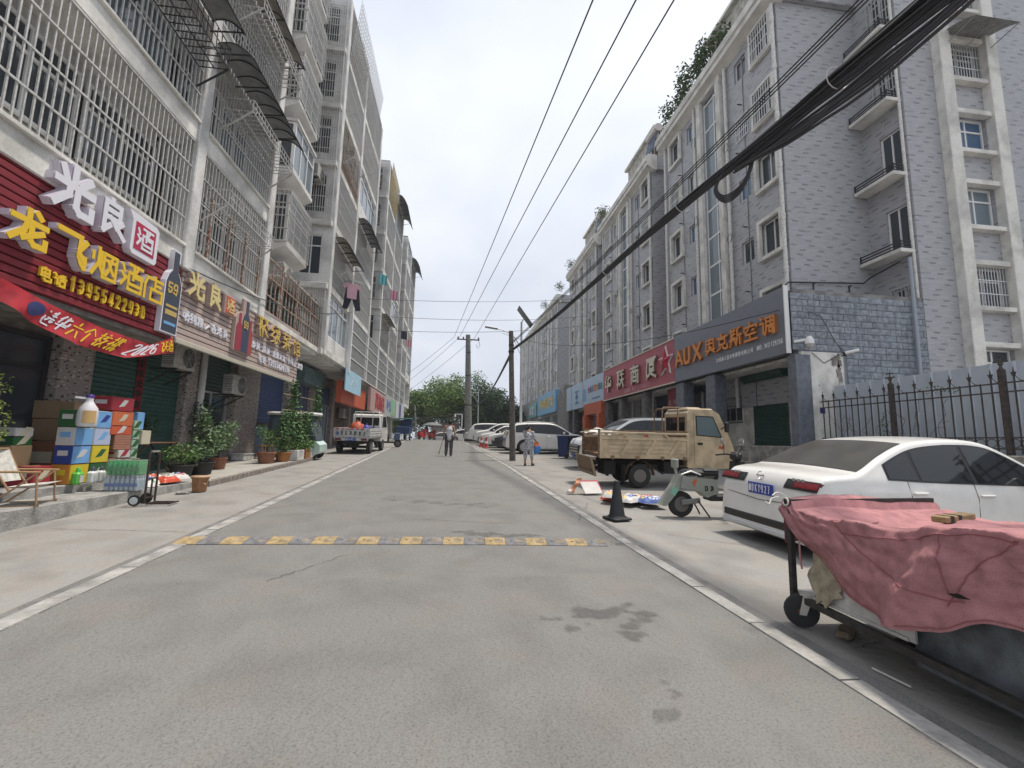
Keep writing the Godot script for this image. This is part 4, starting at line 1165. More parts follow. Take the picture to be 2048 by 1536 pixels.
			if i in [2, 3, 4, 5] and (f + i) % 2 == 1: rack(bal, x, y0 + 1.0, z0 - 0.4, z0 - 2.0, 0.5, 0.35, bars)
		b = MB.new(); b.box(V((x - 7.5) / 2, 22.12, (z0 + z1) / 2), V(x + 7.5, 0.2, w + 0.3)); obj("bay_roof", b, mats["roof_slab"], t)
		# piers at the bay's ends and its side walls
		for z in [z0 + 0.17, z1 - 0.17]:
			b = MB.new()
			if absf(z - bays[maxi(i - 1, 0)][1]) < 0.3 and i % 2 == 1: continue
			b.bevel(V(x - 0.1, 13.45, z), V(0.32, 17.1, 0.33), 0.02); obj("column", b, wall, t)
		if i % 2 == 0 and i > 0:
			# side wall facing the camera, with barred windows
			b = MB.new()
			var hs := []
			for f in 6: hs.append([0.35, LV[f] + 0.55 - 4.8, 1.25, LV[f] + 2.35 - 4.8])
			holed(b, V(-7.4, 4.8, z0 + 0.34), V(1, 0, 0), Vector3.UP, x + 7.4 - 0.2, 17.2, hs, 0.12)
			obj("side_wall", b, wall, t)
			for f in 6:
				window(t, V(-7.05, LV[f] + 0.55, z0 + 0.26), V(1, 0, 0), 0.9, 1.8, wf, dg, 2, 0.45, 0.05)
				obj("side_slab", MB.new().bevel(V((x - 7.4) / 2, LV[f], z0 + 0.42), V(x + 7.4, 0.26, 0.3), 0.02), beam, t)
				if f != 1: grille(t, V(-7.3, LV[f] + 0.14, z0 + 0.55), V(1, 0, 0), x + 7.25, 2.6, bars, 0.1, 5, 0.011, false, 0.16)
		if i % 2 == 1:
			b = MB.new(); b.box(V((x - 7.4) / 2, 13.4, z1 - 0.02), V(x + 7.4 - 0.1, 17.0, 0.08)); obj("side_wall", b, wall, t)
	# recesses: box windows on the white wall
	for r in 3:
		var zr: float = [-16.1, -29.6, -41.9][r]
		for f in range(1 if r == 0 else 0, 6):
			var y: float = LV[f] + 0.55
			var bw := node("box_window", t)
			var wd := 2.1 if r == 0 else 1.7
			b = MB.new()
			b.prism(PackedVector2Array([Vector2(-7.4, y - 0.62), Vector2(-6.36, y - 0.16), Vector2(-6.36, y), Vector2(-7.4, y)]), V(0, 0, zr + 0.05), V(1, 0, 0), Vector3.UP, -(wd + 0.1))
			obj("ledge", b, wall, bw)
			obj("hood", MB.new().box(V(-6.86, y + 1.93, zr - wd / 2), V(1.06, 0.1, wd + 0.12)), wall, bw)
			window(bw, V(-6.42, y, zr), ux, wd, 1.86, wf, sg if f == 2 else dg, 3, 0.5, 0.06)
			window(bw, V(-7.38, y, zr - 0.02), V(1, 0, 0), 0.94, 1.86, wf, dg, 2, 0.5, 0.06)
			if f != 2:
				grille(bw, V(-6.3, y - 0.03, zr + 0.08), ux, wd + 0.1, 1.95, bars, 0.11, 4, 0.01, false, 0.9)
				grille(bw, V(-7.35, y - 0.03, zr + 0.1), V(1, 0, 0), 1.05, 1.95, bars, 0.13, 4, 0.01)
	# awnings
	awning(t, -5.88, 10.42, -9.95, -13.35, 0.85, 0.25, grey_sheet, 7)
	awning(t, -5.88, 10.75, -5.0, -9.7, 0.75, 0.25, grey_sheet, 6)
	awning(t, -5.88, 13.2, -10.1, -13.4, 0.66, 0.22, tan_sheet, 4)
	awning(t, -5.73, 10.3, -19.7, -23.0, 0.62, 0.25, tan_sheet, 6)
	awning(t, -5.73, 13.2, -23.5, -27.2, 0.7, 0.3, grey_sheet, 6)
	awning(t, -5.73, 10.4, -32.3, -36.0, 0.62, 0.25, tan_sheet, 5)
	awning(t, -5.73, 21.9, -36.0, -40.3, 0.9, 0.9, grey_sheet, 5)
	awning(t, -5.73, 21.6, -48.5, -52.9, 0.9, 0.9, grey_sheet, 5)
	# rooftop cage leaning out over the street, and ragged edge of the roof garden
	b = MB.new()
	for k in 32:
		var z := -19.8 - k * 0.2
		b.bar(V(-5.72, 19.4, z), V(-5.35, 22.6, z), 0.02, 0.02)
	for k in 14: b.bar(V(-5.72 + 0.0265 * k, 19.4 + 0.2287 * k, -19.8), V(-5.72 + 0.0265 * k, 19.4 + 0.2287 * k, -26.0), 0.016, 0.016)
	obj("roof_cage", b, bars, t)
	b = MB.new()
	for k in 18:
		var z := -32.2 - k * 0.22
		b.bar(V(-5.72, 19.6, z), V(-5.55, 22.3, z), 0.03, 0.03)
	for k in 10: b.bar(V(-5.72 + 0.018 * k, 19.6 + 0.29 * k, -32.2), V(-5.72 + 0.018 * k, 19.6 + 0.29 * k, -36.2), 0.03, 0.03)
	b.box(V(-5.9, 21.3, -34.2), V(0.06, 1.9, 4.0)); obj("yellow_cage", b, M("yellow_sheet", lin(0.5, 0.4, 0.2), 0.6), t)
	# shop fronts
	var mosaic := M("mosaic", lin(0.62, 0.58, 0.565), 0.6, 0, "mosaic", 1.1)
	var sw := M("shop_wall", lin(0.32, 0.3, 0.28), 0.92, 0, "stain", 0.4)
	var gs := M("green_roller", lin(0.03, 0.10, 0.085), 0.5, 0.1, "grain", 0.7); var bs := M("blue_roller", lin(0.035, 0.075, 0.2), 0.5, 0.1, "grain", 0.7)
	var lb := M("light_blue_roller", lin(0.14, 0.24, 0.4), 0.5, 0.1, "grain", 0.7)
	b = MB.new(); b.box(V(-7.75, 2.6, -28.0), V(0.5, 5.0, 50.6)); obj("shop_wall", b, sw, t)
	b = MB.new(); b.box(V(-6.72, 4.88, -28.5), V(1.5, 0.2, 49.0)); obj("shop_soffit", b, beam, t)
	b = MB.new(); b.box(V(-6.75, 3.3, -6.85), V(1.5, 0.1, 5.9)); obj("shop_canopy", b, sw, t)
	var X := -7.48
	window(t, V(X + 0.06, 0.6, -5.2), ux, 3.7, 2.5, mats["dark_iron"], dg, 3, 0.5, 0.08)
	for q in [[-9.3, 0.75], [-13.0, 0.5], [-16.3, 1.7], [-20.1, 0.5], [-23.3, 0.55], [-27.0, 0.5], [-31.2, 0.5]]:
		b = MB.new(); b.bevel(V(X + 0.11, 2.6, q[0]), V(0.3, 4.6, q[1]), 0.01); obj("pillar", b, mosaic, t)
	shutter(t, V(X + 0.06, 0.45, -9.72), ux, 3.0, 3.2, gs)
	b = MB.new(); b.cyl(V(-7.15, 0.45, -13.32), V(-7.15, 4.8, -13.32), 0.085, 0.085, 10, false); obj("down_pipe", b, wall, t)
	shutter(t, V(X + 0.06, 2.75, -13.4), ux, 1.9, 1.2, gs)
	window(t, V(X + 0.05, 0.5, -13.4), ux, 1.9, 2.2, M("aluminium", lin(0.55, 0.55, 0.54), 0.35, 0.6), dg, 2, 0.0, 0.06)
	shutter(t, V(X + 0.06, 1.9, -17.2), ux, 2.6, 2.4, bs); shutter(t, V(X + 0.05, 0.6, -17.2), ux, 2.6, 1.15, lb)
	shutter(t, V(X + 0.06, 0.7, -20.4), ux, 2.6, 3.5, bs); shutter(t, V(X + 0.06, 0.8, -23.6), ux, 3.1, 3.4, bs)
	b = MB.new(); b.bevel(V(-7.1, 4.2, -22.0), V(0.6, 0.75, 3.0), 0.02); obj("shutter_hood", b, M("teal_hood", lin(0.13, 0.2, 0.2), 0.6, 0, "stain", 0.6), t)
	for k in 5: shutter(t, V(X + 0.06, 0.9 + 0.1 * k, -27.4 - k * 4.6), ux, 3.2, 3.0, [M("brown_front", lin(0.14, 0.09, 0.07), 0.7, 0, "grain", 0.6), M("shutter_grey", lin(0.11, 0.125, 0.125), 0.6), gs, M("brown_front", lin(0.14, 0.09, 0.07)), bs][k])
	window(t, V(X + 0.08, 0.9, -25.5), ux, 1.1, 2.3, mats["aluminium"], sg, 2)
	# black and white scalloped edge under the slab, seen above the blue doors
	b = MB.new()
	for k in 16: b.bevel(V(-7.2, 4.55, -20.6 - k * 0.34), V(0.12, 0.14, 0.2), 0.02)
	obj("scallop_tile", b, M("scallop", lin(0.16, 0.15, 0.15), 0.7), t)
	# rusted balcony cage of the first storey with a green cabinet
	b = MB.new(); b.box(V(-6.9, 5.9, -17.4), V(0.9, 1.5, 0.9)); obj("green_cabinet", b, M("cabinet_green", lin(0.02, 0.05, 0.045), 0.6), t)
	b = MB.new()
	b.bevel(V(-6.6, 5.02, -16.4), V(1.4, 0.2, 6.2), 0.02); obj("low_slab", b, beam, t)
	grille(t, V(-5.98, 5.15, -13.4), ux, 6.1, 1.75, rusty, 0.3, 3, 0.016)
	grille(t, V(-6.0, 5.15, -17.0), ux, 2.4, 1.2, bars, 0.12, 2, 0.01)
	for k in 5: obj("rusty_post", MB.new().box(V(-5.97, 6.1, -13.6 - k * 1.45), V(0.06, 2.0, 0.07)), rusty, t)
	b = MB.new(); b.bevel(V(-6.7, 6.98, -17.6), V(1.4, 0.06, 3.6), 0.01); obj("cage_roof", b, M("pale_sheet", lin(0.4, 0.39, 0.38), 0.7), t)
	left_signs()
	ac_unit("air conditioner under the second shop sign, nearer of two", V(-6.75, 2.95, -11.5))
	ac_unit("air conditioner under the second shop sign, farther of two", V(-6.75, 2.62, -14.3))
	ac_unit("air conditioner on the sheet roof above the second shop sign", V(-6.6, 7.12, -16.7))
	ac_unit("air conditioner high on the building beside the third-floor bars", V(-6.45, 12.5, -18.9))
	ac_unit("air conditioner beside the brown doors behind the pickup", V(-7.1, 2.6, -28.8))
	# laundry
	var sh := thing("pink_shirt", "pink shirt hung out on a pole in front of the balconies", "shirt")
	b = MB.new()
	b.prism(PackedVector2Array([Vector2(-0.26, 0.62), Vector2(-0.46, 0.38), Vector2(-0.36, 0.28), Vector2(-0.24, 0.4), Vector2(-0.22, -0.15), Vector2(0.22, -0.15), Vector2(0.24, 0.4), Vector2(0.36, 0.28), Vector2(0.46, 0.38), Vector2(0.26, 0.62), Vector2(0.08, 0.56), Vector2(-0.08, 0.56)]), V(-5.2, 8.1, -21.1), V(0.85, 0, -0.5).normalized(), Vector3.UP, 0.06)
	obj("cloth", b, M("pink_cloth", lin(0.5, 0.3, 0.36), 0.9), sh); obj("hanger", MB.new().tube([V(-5.5, 8.72, -20.9), V(-5.2, 8.85, -21.1), V(-4.9, 8.72, -21.3)], 0.012, 4), mats["dark_iron"], sh)
	var tr := thing("dark_trousers", "dark trousers hung behind the pink shirt", "trousers")
	b = MB.new()
	b.prism(PackedVector2Array([Vector2(-0.3, 0.5), Vector2(-0.42, -0.5), Vector2(-0.2, -0.55), Vector2(0, 0.05), Vector2(0.2, -0.55), Vector2(0.42, -0.5), Vector2(0.3, 0.5)]), V(-5.22, 8.0, -21.3), V(0.85, 0, -0.5).normalized(), Vector3.UP, 0.05)
	obj("cloth", b, M("navy_cloth", lin(0.02, 0.02, 0.035), 0.9), tr); obj("waistband", MB.new().bar(V(-5.48, 8.5, -21.13), V(-4.96, 8.5, -21.42), 0.06, 0.05), mats["navy_cloth"], tr)
	obj("laundry_pole", MB.new().bar(V(-5.75, 8.86, -20.75), V(-4.7, 8.86, -21.45), 0.03, 0.03), bars, t)
	for q in [["teal_towel", "teal towel hanging inside a far balcony", V(-5.6, 13.0, -31.2), lin(0.1, 0.35, 0.38), "towel"], ["dark_jacket", "dark jacket hung out from a far balcony", V(-5.1, 11.2, -40.5), lin(0.02, 0.02, 0.04), "jacket"], ["pink_sheet", "pink sheet hung out beside the dark jacket", V(-4.8, 10.8, -42.0), lin(0.5, 0.28, 0.32), "sheet"], ["rose_towel", "rose towel hung from the rack of a far balcony", V(-5.2, 12.8, -34.0), lin(0.45, 0.2, 0.28), "towel"]]:
		b = MB.new()
		var p: Vector3 = q[2]
		b.grid(func(u: float, v: float) -> Vector3: return p + V((u - 0.5) * 0.5, -0.75 * v, -(u - 0.5) * 0.4 + 0.05 * sin(u * 14.0)), 12, 3)
		tag(obj(q[0], b, M(q[0], q[3], 0.9)), q[1], q[4])
func slat_sign(called: String, label: String, x: float, z0: float, z1: float, y0: float, y1: float, k: int, m: Material, gap: Material) -> Node3D:
	var t := thing(called, label, "sign")
	obj("backing", MB.new().box(V(x - 0.1, (y0 + y1) / 2, (z0 + z1) / 2), V(0.14, y1 - y0 - 0.01, z0 - z1 - 0.01)), gap, t)
	var h := (y1 - y0) / k
	var mesh := MB.new().bevel(Vector3.ZERO, V(0.05, h - 0.022, z0 - z1), 0.01).mesh()
	for i in k: piece("slat", mesh, m, t, Transform3D(Basis.IDENTITY, V(x - 0.01, y0 + h * (i + 0.5), (z0 + z1) / 2)))
	return t
func bottle_shape(o: Vector3, w: float, h: float, depth: float) -> MB:
	return MB.new().prism(PackedVector2Array([Vector2(0, 0), Vector2(w, 0), Vector2(w, h * 0.6), Vector2(w * 0.86, h * 0.7), Vector2(w * 0.68, h * 0.76), Vector2(w * 0.68, h), Vector2(w * 0.32, h), Vector2(w * 0.32, h * 0.76), Vector2(w * 0.14, h * 0.7), Vector2(0, h * 0.6)]), o, V(0, 0, -1), Vector3.UP, depth)
func left_signs() -> void:
	var ux := V(0, 0, -1)
	var x := -5.93
	var white := M("letter_white", lin(0.68, 0.68, 0.74), 0.45); var wside := M("letter_side", lin(0.6, 0.56, 0.64), 0.5); var yel := M("letter_yellow", lin(0.72, 0.47, 0.03), 0.45)
	var s := slat_sign("shop_sign", "dark red slatted shop sign with white and yellow raised characters", x, -4.2, -9.82, 3.33, 5.36, 17, M("red_slat", lin(0.2, 0.018, 0.028), 0.5, 0, "dust", 0.6), M("red_slat", lin(0.2, 0.018, 0.028)))
	var f := x + 0.02
	text(s, "光", V(f, 4.66, -6.63), ux, 0.62, 0.64, 1, 0.115, 0.13, white, wside); text(s, "良", V(f, 4.66, -7.38), ux, 0.56, 0.56, 1, 0.09, 0.13, white, wside)
	obj("wine_box", MB.new().prism(PackedVector2Array([Vector2(0, 0.74), Vector2(0.1, 0.6), Vector2(0.1, 0.06), Vector2(0.16, 0), Vector2(0.74, 0), Vector2(0.78, 0.05), Vector2(0.78, 0.66), Vector2(0.7, 0.72)]), V(f, 4.55, -8.02), ux, Vector3.UP, 0.13), white, s)
	obj("red_ground", MB.new().box(V(f + 0.132, 4.9, -8.45), V(0.008, 0.5, 0.52)), M("badge_red", lin(0.4, 0.02, 0.07), 0.5), s)
	text(s, "酒", V(f + 0.135, 4.72, -8.26), ux, 0.37, 0.36, 1, 0.045, 0.006, white)
	var zz := [-6.14, -6.8, -7.42, -8.03, -8.6]
	for i in 5: text(s, "龙飞烟酒店"[i], V(f, 3.9, zz[i]), ux, 0.47, 0.44, 1, 0.06 if i > 1 else 0.085, 0.12, yel, wside)
	text(s, "电话", V(f + 0.005, 3.53, -6.72), ux, 0.18, 0.18, 0.24, 0.034, 0.03, yel)
	text(s, "13955422938", V(f + 0.005, 3.54, -7.24), ux, 0.16, 0.2, 0.245, 0.034, 0.03, yel)
	obj("bottle_board", bottle_shape(V(f, 3.4, -9.18), 0.52, 1.72, 0.1), white, s)
	obj("bottle_print", bottle_shape(V(f + 0.1, 3.43, -9.21), 0.46, 1.66, 0.006), M("bottle_slate", lin(0.05, 0.06, 0.085), 0.35), s)
	var gold := M("gold_print", lin(0.5, 0.36, 0.12), 0.5)
	text(s, "59", V(f + 0.106, 4.22, -9.28), ux, 0.3, 0.2, 0.26, 0.04, 0.006, gold)
	for q in [[3.95, 0.05, gold], [3.82, 0.1, gold], [3.6, 0.06, M("print_sky", lin(0.15, 0.35, 0.6), 0.5)]]: obj("label_band", MB.new().box(V(f + 0.109, q[0], -9.44), V(0.006, q[1], 0.36)), q[2], s)
	# second sign
	s = slat_sign("shop_sign", "beige slatted restaurant sign with gold characters and a bottle picture", x, -9.86, -16.95, 3.4, 5.24, 15, M("beige_slat", lin(0.44, 0.355, 0.325), 0.55, 0, "dust", 0.6), M("beige_slat", lin(0.44, 0.355, 0.325)))
	obj("lower_trim", MB.new().bevel(V(x + 0.005, 3.36, -13.4), V(0.07, 0.11, 7.1), 0.012), M("beige_trim", lin(0.46, 0.43, 0.36), 0.6, 0, "dust", 0.6), s)
	var cream := M("letter_cream", lin(0.62, 0.52, 0.24), 0.5); var cs := M("letter_tan", lin(0.4, 0.3, 0.27), 0.6)
	text(s, "光良", V(f, 4.42, -9.95), ux, 0.52, 0.5, 0.72, 0.085, 0.1, cream, cs)
	obj("wine_box", MB.new().bevel(V(f + 0.05, 4.66, -11.68), V(0.1, 0.5, 0.5), 0.02), cs, s); obj("red_ground", MB.new().box(V(f + 0.104, 4.66, -11.68), V(0.006, 0.42, 0.42)), M("badge_orange", lin(0.55, 0.1, 0.05), 0.5), s)
	text(s, "酒", V(f + 0.107, 4.5, -11.53), ux, 0.3, 0.3, 1, 0.036, 0.006, cream)
	text(s, "喝纯粮✓选光良", V(f, 3.84, -9.97), ux, 0.2, 0.2, 0.275, 0.03, 0.03, white)
	obj("bottle_board", bottle_shape(V(f, 3.62, -12.05), 1.0, 1.45, 0.08), cs, s)
	for q in [[-12.1, 0.34, 1.0, lin(0.3, 0.03, 0.05)], [-12.42, 0.4, 1.42, lin(0.04, 0.05, 0.09)], [-12.74, 0.3, 0.95, lin(0.35, 0.05, 0.04)]]: obj("bottle_print", bottle_shape(V(f + 0.082 + 0.003 * q[1], 3.64, q[0]), q[1], q[2], 0.006), M("bp%d" % int(-q[0] * 100), q[3], 0.4), s)
	text(s, "59", V(f + 0.095, 4.3, -12.47), ux, 0.26, 0.18, 0.22, 0.035, 0.006, gold)
	text(s, "聚缘菜馆", V(f, 4.32, -13.3), ux, 0.66, 0.54, 0.92, 0.045, 0.1, M("letter_gold", lin(0.66, 0.46, 0.1), 0.45), cs)
	text(s, "炒菜-烧菜-卤菜家宴-手擀面-水饺", V(f, 3.92, -13.2), ux, 0.2, 0.2, 0.275, 0.028, 0.03, white)
	text(s, "电话", V(f, 3.6, -13.7), ux, 0.19, 0.2, 0.27, 0.03, 0.03, white); text(s, "13955424594", V(f, 3.6, -14.4), ux, 0.2, 0.2, 0.265, 0.034, 0.03, white)
	# red cloth banner sagging under the first sign
	var t := thing("cloth_banner", "red cloth banner sagging below the dark red shop sign", "banner")
	var top := [[-4.6, 3.55], [-6.14, 3.33], [-6.86, 3.2], [-7.77, 3.1], [-8.96, 3.07], [-9.58, 3.34]]
	var bot := [[-4.6, 3.25], [-6.18, 3.03], [-6.61, 2.9], [-7.36, 2.72], [-8.39, 2.71], [-9.72, 3.06]]
	var ip := func(a: Array, u: float) -> Vector2:
		var q := u * (a.size() - 1); var i := mini(int(q), a.size() - 2)
		return Vector2(a[i][0], a[i][1]).lerp(Vector2(a[i + 1][0], a[i + 1][1]), q - i)
	var at := func(u: float, v: float, o: float) -> Vector3:
		var p: Vector2 = ip.call(top, u).lerp(ip.call(bot, u), v)
		return V(-5.8 + o + 0.035 * sin(u * 21.0 + v * 2.0) * v, p.y, p.x)
	var b := MB.new().grid(func(u: float, v: float) -> Vector3: return at.call(u, v, 0.0), 40, 6)
	var rc := M("banner_red", lin(0.5, 0.03, 0.045), 0.65, 0, "cloth", 0.6); rc.backlight_enabled = true; rc.backlight = lin(0.12, 0.01, 0.01)
	obj("cloth", b, rc, t)
	var put := func(ch: String, u0: float, w: float, m: Material) -> void:
		var g := MB.new()
		for st in stroke_list(ch):
			for i in st.size() - 1:
				var A: Vector3 = at.call(u0 + w * st[i].x / 9.0, 0.85 - 0.68 * st[i].y / 9.0, 0.006); var B: Vector3 = at.call(u0 + w * st[i + 1].x / 9.0, 0.85 - 0.68 * st[i + 1].y / 9.0, 0.006)
				if A.distance_to(B) > 0.002: g.bar(A, B, 0.022, 0.006 , (B - A).cross(V(1, 0, 0)).cross(B - A).normalized())
		obj("character", g, m, t)
	for i in 6: put.call("送华六个核桃"[i] if i > 0 else "选", 0.42 + 0.052 * i, 0.042, white if i < 2 else yel)
	for i in 4: put.call("2026"[i], 0.77 + 0.034 * i, 0.036, white)
	for i in 3: put.call("飞天酒"[i], 0.905 + 0.03 * i, 0.027, yel)
	b = MB.new().grid(func(u: float, v: float) -> Vector3:
		var a := u * TAU
		return at.call(0.37 + 0.042 * cos(a) * v, 0.5 + 0.33 * sin(a) * v, 0.005), 24, 3)
	obj("oval_badge", b, M("badge_navy", lin(0.03, 0.04, 0.14), 0.5), t)
	b = MB.new(); b.bar(V(-5.8, 3.34, -9.58), V(-5.95, 3.45, -9.7), 0.008, 0.008); obj("tie", b, white, t)
	# framed grey panel over the first storey and the smaller signs further along
	var fr := thing("panel_frame", "long grey sheet panel with white grid frame above the far left shops", "sign frame")
	var mm := M("panel_grey", lin(0.24, 0.25, 0.245), 0.6, 0.1, "grain", 0.5)
	for k in 6: obj("sheet_panel", MB.new().box(V(-5.72, 6.3, -25.45 - k * 3.95), V(0.03, 2.9, 3.93)), mm, fr)
	b = MB.new()
	for k in 5: b.box(V(-5.69, 4.88 + k * 0.72, -35.3), V(0.03, 0.045, 23.7))
	for k in 7: b.box(V(-5.685, 6.3, -23.5 - k * 3.95), V(0.035, 2.95, 0.05))
	obj("grid_bar", b, mats["white_frame"], fr)
	obj("white_post", MB.new().bevel(V(-5.62, 6.9, -23.2), V(0.16, 4.4, 0.16), 0.01), mats["white_frame"], fr)
	var pb := sign_board("hanging_sign", "blank pale blue hanging sign above the white pickup", -5.6, -22.8, -26.4, 3.78, 4.9, M("pale_sign", lin(0.36, 0.56, 0.7), 0.5, 0, "dust", 0.5), 0.06)
	text(pb, "天吉", V(-5.595, 4.15, -24.0), ux, 0.5, 0.5, 0.8, 0.08, 0.006, M("pale_print2", lin(0.5, 0.66, 0.76), 0.6))
	var om := M("sign_orange", lin(0.5, 0.1, 0.045), 0.55, 0, "dust", 0.5)
	sign_board("shop_sign", "plain orange-red shop fascia behind the pale blue hanging sign", -5.9, -23.4, -29.4, 3.2, 4.35, om, 0.3)
	var s3 := sign_board("shop_sign", "faded pink shop sign with red characters above the far left shops", -5.6, -29.5, -35.3, 3.2, 4.7, M("sign_pink", lin(0.45, 0.3, 0.28), 0.6, 0, "dust", 0.5), 0.2)
	for i in 3: text(s3, "联商店"[i], V(-5.595, 3.5, -31.2 - i * 1.25), ux, 1.0, 0.95, 1.2, 0.13, 0.02, M("print_red2", lin(0.4, 0.05, 0.06), 0.6))
	var s4 := sign_board("shop_sign", "grey white shop sign with a green end, farthest on the left", -5.6, -35.4, -41.2, 3.2, 4.9, M("sign_pale_grey", lin(0.4, 0.42, 0.43), 0.6, 0, "dust", 0.5), 0.2)
	obj("green_end", MB.new().box(V(-5.595, 4.05, -39.6), V(0.02, 1.4, 2.2)), M("sign_green", lin(0.25, 0.45, 0.25), 0.6), s4)
	text(s4, "华光", V(-5.595, 3.7, -36.2), ux, 0.8, 0.8, 1.2, 0.1, 0.02, M("blue_print", lin(0.1, 0.2, 0.38), 0.6))
	var s5 := sign_board("shop_sign", "narrow white shop sign at the end of the left building", -5.6, -41.6, -48.0, 3.3, 4.9, M("sign_white3", lin(0.5, 0.52, 0.55), 0.6), 0.2)
	obj("blue_stripe", MB.new().box(V(-5.595, 4.1, -44.6), V(0.02, 1.4, 1.4)), M("stripe_blue", lin(0.06, 0.1, 0.25), 0.6), s5)
# ------------------------------------------------------------------ vehicles (local: x forward, y up, z to the right)
func prof(p: Array, x: float) -> float:            # smooth curve through [x, y] points
	var i := 0
	while i < p.size() - 2 and x > p[i + 1][0]: i += 1
	var t := clampf((x - p[i][0]) / (p[i + 1][0] - p[i][0]), 0, 1)
	var a: float = p[maxi(i - 1, 0)][1]; var b: float = p[i][1]; var c: float = p[i + 1][1]; var d: float = p[mini(i + 2, p.size() - 1)][1]
	var x0: float = p[maxi(i - 1, 0)][0]; var x1: float = p[i][0]; var x2: float = p[i + 1][0]; var x3: float = p[mini(i + 2, p.size() - 1)][0]
	var m1 := (c - a) / maxf(x2 - x0, 1e-4) * (x2 - x1); var m2 := (d - b) / maxf(x3 - x1, 1e-4) * (x2 - x1)
	if (c - b) * m1 <= 0: m1 = 0.0
	if (c - b) * m2 <= 0: m2 = 0.0
	var lim := 2.2 * absf(c - b)
	m1 = clampf(m1, -lim, lim); m2 = clampf(m2, -lim, lim)
	var t2 := t * t; var t3 := t2 * t
	return (2 * t3 - 3 * t2 + 1) * b + (t3 - 2 * t2 + t) * m1 + (3 * t2 - 2 * t3) * c + (t3 - t2) * m2
func wheel(parent: Node3D, p: Vector3, r: float, w: float, side: float, rim_m: Material, spokes := 5, rim_f := 0.68) -> Node3D:
	var n := node("wheel", parent)
	var ax := V(0, 0, side)
	obj("tyre", MB.new().lathe(p, [[r * rim_f, -w / 2], [r * 0.93, -w / 2], [r, -w * 0.3], [r, w * 0.3], [r * 0.95, w * 0.46], [r * rim_f, w * 0.5], [r * (rim_f - 0.02), w * 0.3]], 24, ax), M("tyre_rubber", lin(0.022, 0.022, 0.022), 0.85), n)
	var b := MB.new()
	b.lathe(p, [[0.02, w * 0.12], [r * (rim_f - 0.05), w * 0.12], [r * rim_f, w * 0.44], [r * (rim_f - 0.03), w * 0.46]], 24, ax)
	for k in spokes:
		var a := TAU * k / spokes + 0.3
		b.bar(p + ax * w * 0.36, p + ax * w * 0.34 + V(cos(a), sin(a), 0) * r * (rim_f - 0.04), r * 0.16, 0.02, ax)
	b.lathe(p, [[r * 0.16, w * 0.3], [r * 0.13, w * 0.42], [0.001, w * 0.43]], 12, ax)
	obj("rim", b, rim_m, n)
	return n
